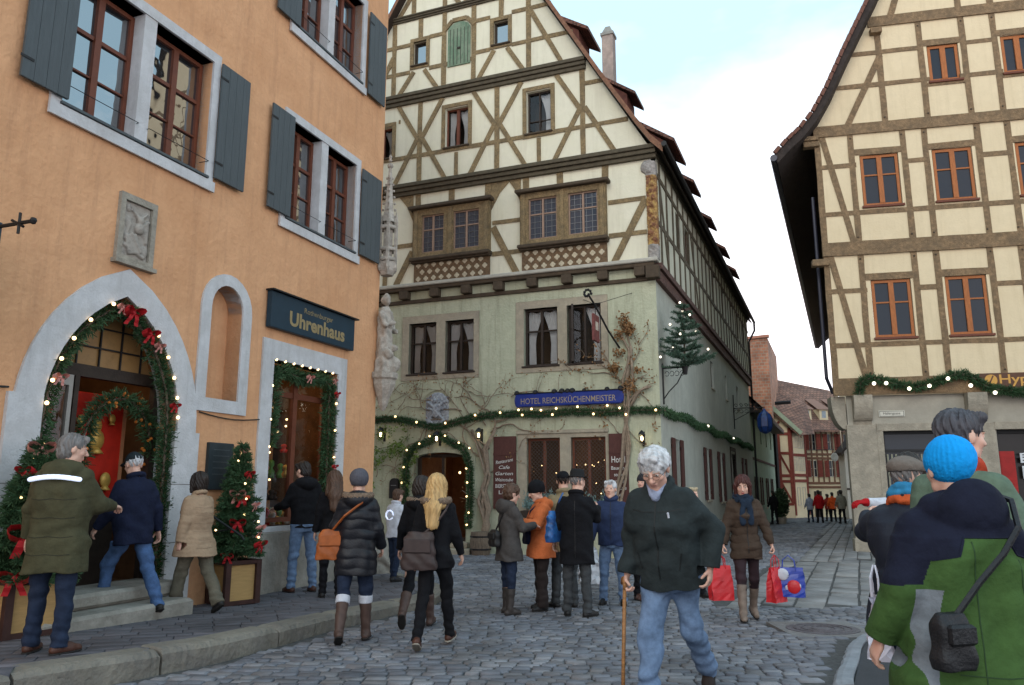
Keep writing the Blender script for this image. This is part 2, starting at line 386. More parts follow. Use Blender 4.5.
class Person:
    """x = the person's right, y = forward, z = up, built at 1.75 m and scaled"""
    def __init__(s,h=1.75,lean=0,head=(0,0),legs=((4,2,3),(-4,2,3)),arms=((0,8,12,0),(0,8,12,0)),bulk=1.0,fem=False,res=.010,seed=1,foot=(8,8),curl=(.5,.5),headscale=1.06,twist=0):
        s.s=h/1.75; s.res=res/s.s; s.fem=fem; s.bulk=bulk; s.seed=seed
        s.sh=.165 if fem else .185; hipx=.085
        Lm=rotX(-R(lean)); s.T=Lm                      # torso frame: columns = axes
        s.leg=[];zmin=9
        P0=np.array([0,0,.93])
        for i,(sw,kn,ab) in enumerate(legs):
            sd=-1 if i==0 else 1
            a=R(sw); b=R(ab); d1=np.array([sd*math.sin(b),math.sin(a)*math.cos(b),-math.cos(a)*math.cos(b)])
            a2=R(sw-kn); d2=np.array([sd*math.sin(b)*.6,math.sin(a2)*math.cos(b),-math.cos(a2)*math.cos(b)])
            hp=P0+np.array([sd*hipx,0,-.03]); kp=hp+d1*.42; an=kp+d2*.41
            fa=max(-55,min(25,sw-kn)) ; pitch=R(fa) if kn>25 or fa<-16 else 0.0
            if fa>10 and kn<10: pitch=R(fa*.6)
            fy=R(foot[i])*sd
            fd=rotZ(-fy)@(rotX(pitch)@np.array([0,1,0])); fu=rotZ(-fy)@(rotX(pitch)@np.array([0,0,1]))
            s.leg.append(dict(hip=hp,knee=kp,ank=an,fd=fd,fu=fu,d1=d1,d2=d2))
            toe=an+fd*.16-fu*.075; heel=an-fd*.06-fu*.075; zmin=min(zmin,toe[2],heel[2])
        dz=np.array([0,0,-zmin]); s.pel=P0+dz
        for l in s.leg:
            for k in ('hip','knee','ank'): l[k]=l[k]+dz
        def tp(x,y,z): return s.pel+Lm@rotZ(R(twist))@np.array([x,y,z-.93])
        s.tp=tp; s.Tm=Lm@rotZ(R(twist)); s.arm=[]
        for i,(sw,ab,el,inw) in enumerate(arms):
            sd=-1 if i==0 else 1; S=tp(sd*s.sh,0,1.425)
            a=R(sw);b=R(ab); d1=s.Tm@np.array([sd*math.sin(b),math.sin(a)*math.cos(b),-math.cos(a)*math.cos(b)])
            # elbow: bend forward round the body's x axis, then inward
            axx=s.Tm@np.array([1,0,0]); e=R(el)
            fwd=np.cross(axx,d1); fwd=-fwd if (s.Tm@np.array([0,1,0]))@(-fwd)>0 else fwd
            fwd=np.cross(d1,axx); 
            if fwd@(s.Tm@np.array([0,math.cos(a),math.sin(a)]))<0: fwd=-fwd
            fwd/=np.linalg.norm(fwd); d2=d1*math.cos(e)+fwd*math.sin(e)
            d2=d2-axx*sd*math.sin(R(inw)); d2/=np.linalg.norm(d2)
            E=S+d1*.285; Wp=E+d2*.255; s.arm.append(dict(S=S,E=E,W=Wp,d1=d1,d2=d2,sd=sd,curl=curl[i]))
        s.nb=tp(0,-.01,1.475)
        s.Hm=Lm@rotZ(R(twist))@rotZ(-R(head[0]))@rotX(-R(head[1])); s.hs=headscale
        nt=tp(0,.005,1.53); s.hc=nt+s.Hm@np.array([0,.018,.10]); s.parts=[]
    def hp(s,x,y,z): return s.hc+s.Hm@(np.array([x,y,z])*s.hs)
    def H(s): return s.Hm.T            # rows = axes
    def bounds(s,pts,m):
        p=np.array(pts); return p.min(0)-m,p.max(0)+m
    def out(s,name,g,mats,smooth=True,fn=None,parent=None):
        P,F=g.mesh(); mi=fn(P[F].mean(1)) if fn is not None else None
        o=mesh_obj(name,P*s.s,F,mats,parent or s.root,smooth,mi); return o
    def start(s,loc,yaw,label,cat='person',group=None,name='person'):
        s.root=empty(name,loc,R(yaw)); tag(s.root,label,cat,group); return s
    def body(s,eyes=True):
        pts=[s.hc+np.array([.16,.16,.14]),s.hc-np.array([.16,.16,.14])]
        for l in s.leg: pts+= [l['ank']+l['fd']*.16-l['fu']*.06,l['ank']-l['fd']*.08,l['knee'],l['hip']]
        for a in s.arm: pts+= [a['S'],a['E'],a['W'],a['W']+a['d2']*.19]
        lo,hi=s.bounds(pts,.05); g=Grid(lo,hi,s.res); b=.93
        M=s.Tm.T; fem=s.fem
        g.loft(s.pel,M,[(-.10,.12,.10,0),(0,.155,.115,0),(.14,.125,.10,0),(.32,.14,.11,0),(.43,.115,.085,0),(.50,.06,.055,0)],k=.02)
        for l in s.leg:
            g.cone(l['hip'],l['knee'],.075,.05,.03); g.cone(l['knee'],l['ank'],.048,.032,.02); g.cone(l['ank']-l['fu']*.035,l['ank']+l['fd']*.12-l['fu']*.05,.03,.024,.02)
        for a in s.arm:
            g.cone(a['S']+s.Tm@np.array([-a['sd']*.035,0,-.045]),a['E'],.040*b,.034*b,.03); g.cone(a['E'],a['W'],.036*b,.025*b,.015); s.hand(g,a)
        g.cone(s.nb-s.Tm@np.array([0,0,.02]),s.hp(0,-.018,-.03),.056 if not fem else .048,.05 if not fem else .044,.02)
        H=s.H(); q=s.hs; hp=s.hp
        g.ell(hp(0,-.012,.032),(.075*q,.094*q,.088*q),.01,M=H)
        g.ell(hp(0,.028,-.028),(.060*q,.062*q,.083*q),.025,M=H)
        g.cone(hp(-.036,.02,-.07),hp(0,.066,-.098),.026*q,.021*q,.02); g.cone(hp(.036,.02,-.07),hp(0,.066,-.098),.026*q,.021*q,.02)
        for sx in (-1,1):
            g.ell(hp(.036*sx,.062,-.018),(.024*q,.02*q,.022*q),.015,M=H)
            g.ell(hp(.077*sx,-.008,-.004),(.010*q,.019*q,.031*q),.004,M=H)
            g.ell(hp(.031*sx,.099,.012),(.018*q,.017*q,.012*q),.008,'s',M=H)
            g.cone(hp(.014*sx,.088,.028),hp(.046*sx,.078,.028),.008*q,.007*q,.008)
        for sx in (-1,1): g.ell(hp(.031*sx,.0765,.011),(.0135*q,)*3,.002,M=H)
        g.cone(hp(0,.088,.018),hp(0,.112,-.018),.008*q,.013*q,.008); g.ell(hp(.011,.100,-.022),(.009*q,)*3,.005); g.ell(hp(-.011,.100,-.022),(.009*q,)*3,.005)
        g.ell(hp(0,.087,-.050),(.024*q,.011*q,.0065*q),.004,M=H); g.ell(hp(0,.086,-.062),(.019*q,.011*q,.007*q),.004,M=H)
        hm=s.Hm
        def fn(c):
            L=((c-s.hc)@hm)/q; r=np.zeros(len(c),dtype=int)
            lip=(abs(L[:,0])<.020)&(L[:,2]<-.047)&(L[:,2]>-.064)&(L[:,1]>.088); r[lip]=1
            for sx in (-1,1):
                d=np.sqrt((L[:,0]-.031*sx)**2+(L[:,2]-.011)**2); ew=(d<.0105)&(L[:,1]>.075)&(abs(L[:,2]-.011)<.006); r[ew]=2; r[ew&(d<.0052)]=3
                br=(abs(L[:,0]-.031*sx)<.02)&(abs(L[:,2]-.0335)<.0035)&(L[:,1]>.07); r[br]=4
            return r
        if s.fem: lipc=(.42,.10,.09)
        else: lipc=(.50,.25,.20)
        ms=[skin(),mat('lips_f' if s.fem else 'lips_m',lipc,.5,.05),mat('eye_white',(.62,.60,.56),.3,.03),mat('iris',(.03,.02,.015),.2,.0),mat('brow_grey' if getattr(s,'grey',0) else 'brow_dark',(.32,.28,.25) if getattr(s,'grey',0) else (.05,.03,.02),.8)]
        s.out('body',g,ms,fn=fn if eyes else None); return s
    def hand(s,g,a):
        W=a['W'];d=a['d2'];sd=a['sd']; c=a['curl']; up=s.Tm@np.array([0,1,0])
        th=up-d*(up@d)                                  # thumb side = forward
        if np.linalg.norm(th)<.25: th=s.Tm@np.array([-sd,0,0.2]); th=th-d*(th@d)
        th/=np.linalg.norm(th); n=np.cross(d,th); n/=np.linalg.norm(n)   # palm normal
        inn=s.Tm@np.array([-sd,0,0])
        if np.linalg.norm(up-d*(up@d))<.5: inn=np.array([0,0,-1.])
        if n@inn<0: n=-n
        pc=W+d*.045; M=np.stack([th,n,d]); g.ell(pc,(.040,.017,.052),.012,M=M); g.ell(W+d*.075,(.040,.014,.022),.008,M=M)
        for i,(o,L) in enumerate(((.030,.074),(.010,.083),(-.011,.077),(-.030,.060))):
            b0=W+d*.085+th*o; e1=c*.9; d1=d*math.cos(e1)+n*math.sin(e1); e2=c*2.1; d2=d*math.cos(e2)+n*math.sin(e2); e3=c*3.0; d3=d*math.cos(e3)+n*math.sin(e3)
            p1=b0+d1*L*.45; p2=p1+d2*L*.32; p3=p2+d3*L*.25
            g.cone(b0,p1,.0095,.0088,.003); g.cone(p1,p2,.0088,.008,.003); g.cone(p2,p3,.008,.007,.003)
        t0=W+d*.028+th*.03+n*.004; t1=t0+(d*.6+th*.7+n*.35)*.034; t2=t1+(d*.85+n*.5*(1+c)-th*.1*c)*.03; g.cone(t0,t1,.013,.011,.008); g.cone(t1,t2,.011,.009,.003)
    def jacket(s,m,hem=-.16,bulk=1.0,quilt=0,qa=.008,collar=.03,hood=False,zipm=None,sleeve=.255,fold=.005,name='jacket',furm=None,mats=None,matfn=None,flare=0.0,waist=1.0,open_=False,cuff=1.0):
        pts=[s.tp(0,0,1.56)]+[s.tp(x*.25*bulk,y*.19*bulk,.93+hem) for x in(-1,1) for y in(-1,1)]
        for a in s.arm: pts+=[a['S']+.0,a['S']+np.array([0,0,.08]),a['E'],a['W']]
        if hood: pts.append(s.tp(0,-.20,1.58))
        lo,hi=s.bounds(pts,.09*bulk); g=Grid(lo,hi,s.res); B=bulk*s.bulk; s.hem=hem
        M=s.Tm.T
        if s.fem: tab=[(hem,.175+flare,.135+flare,0),(-.06,.18+flare*.5,.14,0),(.10,.150*waist,.118,0),(.20,.148*waist,.120,.0),(.33,.162,.138,.012),(.42,.150,.112,0),(.475,.115,.092,-.01),(.52,.08,.075,-.01),(.545,.07,.07,-.01)]
        else: tab=[(hem,.185+flare,.138+flare,0),(-.04,.185+flare*.5,.14,0),(.10,.178*waist,.138,.008),(.22,.185*waist,.138,.005),(.34,.190,.138,0),(.42,.178,.122,-.005),(.475,.140,.10,-.01),(.52,.095,.082,-.01),(.55,.078,.076,-.01)]
        tab=[(z,rx*B,ry*B,cy) for z,rx,ry,cy in tab]
        g.loft(s.pel,M,tab,k=.02)
        for a in s.arm:
            e=a['E']; w=a['E']+a['d2']*sleeve
            g.cone(a['S']+s.Tm@np.array([-a['sd']*(.020+.05*(B-1)),0,-.028-.05*(B-1)]),e,.066*B,.056*B,.045); g.cone(e,w,.058*B,.046*B*cuff,.02)
        g.folds(fold,24,s.seed)
        if quilt:
            TM=s.Tm
            def qf(X,Y,Z):
                zz=(X-s.pel[0])*TM[0,2]+(Y-s.pel[1])*TM[1,2]+(Z-s.pel[2])*TM[2,2]
                zz=zz+.012*np.sin(9*X+7*Y+s.seed)+.006*np.sin(31*X-23*Y)
                return -qa*np.abs(np.sin(math.pi*zz/quilt))**.6*(1+.35*np.sin(17*X+11*Z))+qa*.6
            g.disp(qf)
        # cut sleeves at the wrist
        for a in s.arm:
            w=a['E']+a['d2']*sleeve; d=a['d2'].astype(np.float32); q=g.sub(w-.11*B,w+.11*B)
            if q is not None:
                sl,X,Y,Z=q; pd=(X-w[0])*d[0]+(Y-w[1])*d[1]+(Z-w[2])*d[2]
                rr=np.sqrt((X-w[0])**2+(Y-w[1])**2+(Z-w[2])**2)
                g.D[sl]=np.where(rr<.085*B,np.maximum(g.D[sl],pd),g.D[sl])
                ins=rr*0+np.sqrt(np.maximum(rr*rr-pd*pd,0))-.030; g.D[sl]=np.where((pd>-.03)&(rr<.085*B),np.maximum(g.D[sl],-np.maximum(ins,-.03-pd)),g.D[sl])
        if collar:
            nb=s.nb; r=.072*(1 if not s.fem else .92)
            for i in range(14):
                a0=2*math.pi*i/14; a1=2*math.pi*(i+1)/14
                if open_ and (math.pi*.36<(a0+a1)/2<math.pi*.64): continue
                f=lambda a: s.tp(r*math.cos(a)*1.05,r*math.sin(a)*1.0-.008,1.485+collar*.5-.018*math.sin(a))
                g.cone(f(a0),f(a1),.016+collar*.35,.016+collar*.35,.012)
        if hood:
            for i in range(10):
                a0=math.pi*(1.02+.96*i/10); a1=math.pi*(1.02+.96*(i+1)/10)
                f=lambda a: s.tp(.115*math.cos(a),.10*math.sin(a)-.02,1.475+.03*math.sin(a))
                g.cone(f(a0),f(a1),.045*hood,.045*hood,.03)
            g.ell(s.tp(0,-.125,1.44+.10*(hood-1)),(.11*hood,.055*hood,(.075+.12*(hood-1))*hood),.03)
        o=s.out(name,g,mats or m,fn=matfn)
        if furm:
            g2=Grid(*s.bounds([s.tp(-.2,-.26,1.38),s.tp(.2,.1,1.62)],.02),s.res)
            for i in range(16):
                a0=math.pi*(.93+1.14*i/16); a1=math.pi*(.93+1.14*(i+1)/16)
                f=lambda a: s.tp(.135*math.cos(a),.125*math.sin(a)-.02,1.49+.055*math.sin(a)*.2)
                g2.cone(f(a0),f(a1),.034,.034,.01)
            g2.disp(lambda X,Y,Z: .007*np.sin(190*X+60*Z)*np.sin(170*Z+80*Y)+.004*np.sin(260*Y+120*X))
            s.out('fur_trim',g2,furm,parent=o)
            for c in (0,): pass
        return o
    def trousers(s,m,w=1.0,cuff=1.0,fold=.006,top=.10,tuck=False,name='trousers'):
        pts=[s.tp(.2,.16,1.02),s.tp(-.2,-.16,1.02)]
        for l in s.leg: pts+=[l['hip'],l['knee'],l['ank']]
        lo,hi=s.bounds(pts,.10); g=Grid(lo,hi,s.res)
        g.loft(s.pel,s.Tm.T,[(-.13,.14*w,.115*w,0),(-.03,.172*w,.135*w,-.005),(.06,.16*w,.125*w,0),(top,.155*w,.12*w,0)],k=.03)
        for l in s.leg:
            end=l['knee']+(l['ank']-l['knee'])*(.34 if tuck else 1.03)
            g.cone(l['hip']+np.array([0,-.012,0]),l['knee'],.093*w,.066*w,.035,flat=None)
            g.cone(l['knee'],end,.065*w,(.056 if not tuck else .052)*w*cuff,.02)
        g.folds(fold,30,s.seed+5)
        def fn(X,Y,Z):
            d=0
            for l in s.leg:
                r=np.sqrt((X-l['ank'][0])**2+(Y-l['ank'][1])**2+(Z-l['ank'][2]-.06)**2); d=d+.007*np.exp(-(r/.13)**2)*np.sin(75*Z+14*X+9*Y)
                r=np.sqrt((X-l['knee'][0])**2+(Y-l['knee'][1]+.05)**2+(Z-l['knee'][2])**2); d=d+.006*np.exp(-(r/.11)**2)*np.sin(60*Z-16*X)
            return d
        g.disp(fn)
        if hasattr(s,'hem'): g.plane(s.tp(0,0,.93+s.hem+.05),s.Tm[:,2])
        for l in s.leg:
            e=l['knee']+(l['ank']-l['knee'])*(.34 if tuck else 1.06); d=l['d2'].astype(np.float32); q=g.sub(e-.13,e+.13)
            if q is not None:
                sl,X,Y,Z=q; pd=(X-e[0])*d[0]+(Y-e[1])*d[1]+(Z-e[2])*d[2]; rr=np.sqrt((X-e[0])**2+(Y-e[1])**2+(Z-e[2])**2)
                g.D[sl]=np.where(rr<.115,np.maximum(g.D[sl],pd),g.D[sl])
        return s.out(name,g,m)
    def shoes(s,m,sole=None,boot=0.0,name='shoe',heel=0.0,w=1.0,flare=1.0):
        for l in s.leg:
            a=l['ank'];fd=l['fd'];fu=l['fu']; ln=.155 if not s.fem else .135
            pts=[a,a+fd*(ln+.04)-fu*.08,a-fd*.1-fu*.08,l['knee'] if boot else a]
            lo,hi=s.bounds(pts,.07); g=Grid(lo,hi,s.res*.9); base=a-fu*.075
            g.cone(base-fd*.045+fu*.035,base+fd*ln*.55+fu*.035,.036*w,.044*w,.01); g.cone(base+fd*ln*.5+fu*.03,base+fd*ln+fu*.026,.043*w,.032*w,.01)
            g.cone(a+fu*.01,base-fd*.02+fu*.045,.040*w,.038*w,.02); g.cone(a,base+fd*ln*.6+fu*.045,.036*w,.028*w,.02)
            if boot:
                e=a+(l['knee']-a)*boot; g.cone(a,e,.046,.062*flare,.02); 
                g.disp(lambda X,Y,Z: .0035*np.sin(55*Z+12*X)*np.sin(22*Y+9*Z))
                q=g.sub(e-.14,e+.14); d=-l['d2'].astype(np.float32)
                sl,X,Y,Z=q; g.D[sl]=np.maximum(g.D[sl],(X-e[0])*d[0]+(Y-e[1])*d[1]+(Z-e[2])*d[2])
            g.plane(base+fu*.012,-fu)
            o=s.out(name,g,m)
            g=Grid(*s.bounds([a-fu*.09,a+fd*(ln+.04)-fu*.08,a-fd*.1-fu*.08],.06),s.res*.9)
            g.cone(base-fd*.045,base+fd*ln*.55,.039*w,.047*w,.01); g.cone(base+fd*ln*.5,base+fd*ln,.046*w,.035*w,.01)
            g.plane(base+fu*.016,fu); g.plane(base+fu*.0,-fu)
            if heel: g.box(base-fd*.05-fu*0,(.025,.03,.018),M=np.stack([np.cross(fd,fu),fd,fu]))
            s.out('sole',g,sole or mat('rubber_sole',(.02,.018,.016),.8,.1),parent=o)
    def hair(s,m,kind='short',name='hair',under=False):
        hp=s.hp;q=s.hs;H=s.H()
        ext=[s.hc-.2,s.hc+.2]
        if kind in('long','longback'): ext+= [s.tp(0,-.26,1.16),s.tp(.2,-.1,1.2),s.tp(-.2,-.1,1.2)]
        lo,hi=s.bounds(ext,.03); g=Grid(lo,hi,min(s.res,.008))
        vol={'short':1.0,'grey':1.05,'curly':1.16,'bob':1.10,'long':1.10,'longback':1.10,'buzz':.965}[kind]*(.93 if under else 1)
        g.ell(hp(0,-.020,.038 if kind!='grey' else .036),((.084 if kind!='grey' else .094)*q*vol,.102*q*vol,(.094 if kind!='grey' else .091)*q*vol),.01,M=H)
        if kind in('short','grey') and not under: 
            g.cone(hp(-.03,.055,.105),hp(.045,.062,.095),.026*q,.022*q,.02); g.ell(hp(0,-.045,-.03),(.074*q,.062*q,.07*q),.02,M=H)
        if kind=='curly': g.ell(hp(0,-.05,-.02),(.095*q,.075*q,.085*q),.03,M=H)
        if kind=='bob':
            g.ell(hp(0,-.04,-.03),(.095*q,.075*q,.10*q),.03,M=H)
            for sx in(-1,1): g.cone(hp(.076*sx,.02,.02),hp(.078*sx,.022,-.10),.03*q,.022*q,.02)
        if kind in('long','longback'):
            g.cone(hp(0,-.05,.0),s.tp(0,-.145,1.40),.088*q,.085,.04,flat=(s.Tm@np.array([0,1,0]),1.25)); g.cone(s.tp(0,-.145,1.42),s.tp(.0,-.18,1.24),.088,.06,.03,flat=(s.Tm@np.array([0,1,0]),1.6))
            for sx in (-1,1):
                g.cone(hp(.07*sx,-.01,.03),s.tp(.085*sx,-.09,1.44),.034,.04,.03)
                if kind=='long': g.cone(hp(.075*sx,.02,.02),s.tp(.095*sx,.05,1.40),.03,.026,.02); g.cone(s.tp(.095*sx,.05,1.40),s.tp(.09*sx,.105,1.25),.026,.012,.02)
        g.ell(hp(0,.075,-.035 if kind!='grey' else -.048),(.062*q,.085*q,(.098 if kind!='grey' else .082)*q),.012,'s',M=H)
        if kind in('short','grey','buzz','curly'):
            for sx in (-1,1): g.ell(hp(.085*sx,.012,-.02),(.03*q,.035*q,.045*q),.01,'s',M=H)
        hm=s.Hm; hc=s.hc
        def st(X,Y,Z):
            lx=(X-hc[0])*hm[0,0]+(Y-hc[1])*hm[1,0]+(Z-hc[2])*hm[2,0]; ly=(X-hc[0])*hm[0,1]+(Y-hc[1])*hm[1,1]+(Z-hc[2])*hm[2,1]; lz=Z-hc[2]
            if kind in('curly','grey'): return (.0055 if kind=='curly' else .0042)*np.sin(75*lx+20*lz+2*np.sin(40*ly))*np.sin(65*lz+30*ly+2*np.sin(50*lx))+.004*np.sin(120*ly+40*lx)*np.sin(110*lz)
            an=np.arctan2(lx,-ly-.0); return .0045*np.sin(20*an+4*np.sin(10*lz)+3*np.sin(19*lz))+.0035*np.sin(43*an+7*np.sin(13*lz))+.004*np.sin(9*an+9*lz)
        if under: g.plane(hp(0,0,.055),s.Hm@np.array([0,.1,1.0]))
        g.disp(st)
        o=s.out(name,g,m); return o
    def beanie(s,m,name='beanie',puff=1.06,rib=True,low=.02,pom=False,longer=0):
        hp=s.hp;q=s.hs;H=s.H(); g=Grid(*s.bounds([s.hc-.19,s.hc+.21+longer],.02),min(s.res,.008))
        g.ell(hp(0,-.016,.042),(.087*q*puff,.105*q*puff,.098*q*puff+longer*.6),.01,M=H)
        n=s.Hm@np.array([0,.28,-1.0]); g.plane(hp(0,.05,low),n)
        hm=s.Hm;hc=s.hc
        if rib:
            def st(X,Y,Z):
                lx=(X-hc[0])*hm[0,0]+(Y-hc[1])*hm[1,0]+(Z-hc[2])*hm[2,0]; ly=(X-hc[0])*hm[0,1]+(Y-hc[1])*hm[1,1]+(Z-hc[2])*hm[2,1]
                return .0018*np.sin(34*np.arctan2(lx,-ly))
            g.disp(st)
        g.folds(.003,30,s.seed)
        return s.out(name,g,m)
    def brimhat(s,m,brim=.135,crown=.10,name='hat'):
        mb=MB(); Hm=Matrix(s.Hm.tolist()).to_4x4(); Hm.translation=Vector(s.hp(0,-.012,.055)*s.s)
        mb.T=Hm@Matrix.Scale(s.s,4); mb.lathe((0,0,0),[(brim,.005),(brim+.004,.012),(.10,.012),(.094,.03),(.09,crown*.75),(.075,crown),(.03,crown-.012)],20,.92,1.1)
        return mb.build(name,m,s.root,True)
    def cap(s,m,name='cap',flat=False):
        hp=s.hp;q=s.hs;H=s.H(); g=Grid(*s.bounds([s.hc-.21,s.hc+.21],.02),min(s.res,.008))
        if flat:
            g.ell(hp(0,-.008,.068),(.105*q,.128*q,.062*q),.01,M=H); g.ell(hp(0,-.03,.055),(.09*q,.10*q,.075*q),.02,M=H)
        else: g.ell(hp(0,-.016,.045),(.084*q,.102*q,.092*q),.01,M=H)
        n=s.Hm@np.array([0,.10,-1.0]); g.plane(hp(0,.0,.042),n)
        g.ell(hp(0,.105,.048),(.068*q,.075*q,.010*q),.012,M=H)
        g.folds(.0025,40,s.seed); return s.out(name,g,m)
    def scarf(s,m,r=.034,tail=True,name='scarf',z=1.51):
        g=Grid(*s.bounds([s.tp(-.16,-.16,1.38),s.tp(.16,.2,1.6),s.tp(0,.2,1.15)],.03),s.res)
        for j in (0,1):
            for i in range(12):
                a0=2*math.pi*i/12;a1=2*math.pi*(i+1)/12; f=lambda a: s.tp((.082+.01*j)*math.cos(a),(.082+.01*j)*math.sin(a),z-.035*j-.02*math.sin(a))
                g.cone(f(a0),f(a1),r,r,.01)
        if tail:
            for sx in(-.035,.04): g.cone(s.tp(sx,.13,1.42),s.tp(sx*1.3,.155,1.18),.036,.04,.02,flat=(s.Tm@np.array([0,1,0]),2.2))
        g.folds(.006,60,s.seed+9); return s.out(name,g,m)
# ------------------------------------------------------------------ facades: a vertical plane with its own (u, out, z) frame
class Fac:
    def __init__(s,O,D):
        n=math.hypot(*D); s.O=O; s.d=(D[0]/n,D[1]/n); s.n=(s.d[1],-s.d[0]); s.ang=math.atan2(s.d[1],s.d[0])
        s.M=Matrix.Translation((O[0],O[1],0))@Matrix.Rotation(s.ang,4,'Z')
    def uv(s,x,y,off=0.0):
        r=ray(x,y); n=s.n; k=(s.O[0]*n[0]+s.O[1]*n[1]+off)/(r[0]*n[0]+r[1]*n[1]); X,Y=r[0]*k,r[1]*k
        return ((X-s.O[0]-off*n[0])*s.d[0]+(Y-s.O[1]-off*n[1])*s.d[1], CH+r[2]*k)
    def w(s,u,off,z): return Vector((s.O[0]+s.d[0]*u+s.n[0]*off, s.O[1]+s.d[1]*u+s.n[1]*off, z))
FA=Fac((-2.5095,14.0853),(.35932,.93321)); FB=Fac((3.5262,18.2256),(.93063,-.36595))
FC=Fac((3.5262,18.2256),(.38489,.92296)); FD=Fac((8.7147,20.7107),(.97713,-.21266))
# ------------------------------------------------------------------ materials of the place
M={}
M['orange']=mat('orange_plaster',(.66,.36,.19),.92,.06,3.5,.5,14,var2=(.58,.30,.150),v2s=.9,bdist=.03,streak=((.42,.22,.12),.6))
M['white_stone']=mat('painted_stone',(.55,.55,.555),.8,.07,8,.35,40,var2=(.46,.455,.45),v2s=2.5,streak=((.30,.29,.28),.5))
M['plinth']=mat('plinth_stone',(.31,.285,.245),.9,.14,7,.6,22,var2=(.20,.18,.15),v2s=2.5)
M['shutter']=mat('grey_shutter_paint',(.072,.086,.092),.6,.08,5,.35,20,stretch=(6,6,.6))
M['redwood']=mat('red_brown_window_paint',(.135,.040,.020),.5,.12,8,.1,40)
M['orangewood']=mat('orange_window_wood',(.34,.11,.028),.5,.15,8,.2,40,stretch=(4,4,1))
M['darkwood']=mat('dark_wood',(.035,.024,.018),.6,.2,8,.2,30)
M['brownwood']=mat('brown_shutter_paint',(.085,.032,.026),.7,.15,9,.3,25,stretch=(5,5,.8))
M['cream']=mat('cream_infill',(.70,.665,.52),.92,.035,5,.35,18,var2=(.69,.66,.50),v2s=1.6,streak=((.50,.46,.34),.5))
M['creamD']=mat('yellow_infill',(.68,.56,.37),.92,.03,5,.35,18,var2=(.64,.52,.335),v2s=1.3,streak=((.50,.40,.25),.5))
M['green']=mat('green_grey_plaster',(.46,.475,.345),.92,.08,4,.6,16,var2=(.39,.41,.29),v2s=.8,bdist=.03,streak=((.24,.23,.16),.8))
M['greenside']=mat('grey_green_side_plaster',(.42,.43,.37),.92,.08,3,.5,14,var2=(.35,.36,.31),v2s=.5,streak=((.27,.27,.24),.6))
M['timberB']=mat('olive_timber',(.285,.205,.105),.85,.28,12,.9,40,stretch=(2,2,2),var2=(.16,.12,.07),v2s=5,bdist=.03)
M['timberD']=mat('brown_timber',(.235,.155,.085),.85,.28,12,.9,40,var2=(.15,.105,.062),v2s=4,bdist=.03)
M['cornice']=mat('dark_cornice',(.07,.05,.032),.8,.2,8,.4,30)
M['stoneB']=mat('sandstone_frame',(.38,.33,.245),.9,.1,8,.4,30,var2=(.30,.27,.21),v2s=3)
M['stoneD']=mat('grey_sandstone',(.34,.30,.235),.92,.13,7,.7,24,var2=(.24,.215,.17),v2s=2.2)
M['wallD']=mat('grey_render',(.36,.33,.27),.92,.06,4,.3,20,var2=(.30,.28,.23),v2s=1.5)
M['iron']=mat('black_iron',(.012,.012,.013),.5,.1)
M['zinc']=mat('zinc_pipe',(.16,.17,.18),.45,.1,8,metal=.5)
M['glassA']=glass_mat('window_glass',(.014,.017,.02),0,.02,4.0)
M['glassD']=glass_mat('window_glass_dim',(.02,.025,.034),0,.05,1.38)
M['glassT']=glass_mat('shop_glass',(.02,.02,.02),.93,.02,1.45)
M['curtain']=mat('white_curtain',(.62,.62,.62),.9,.05)
M['interior']=mat('dim_room',(.06,.04,.025),.9,.2,3)
M['warmroom']=mat('shop_room',(.13,.07,.035),.9,.3,3)
M['leadglass']=mat('warm_lit_lead_glass',(.34,.19,.07),.35,.3,3,var2=(.2,.12,.05),v2s=3)  # warm light from inside is put into the glass colour
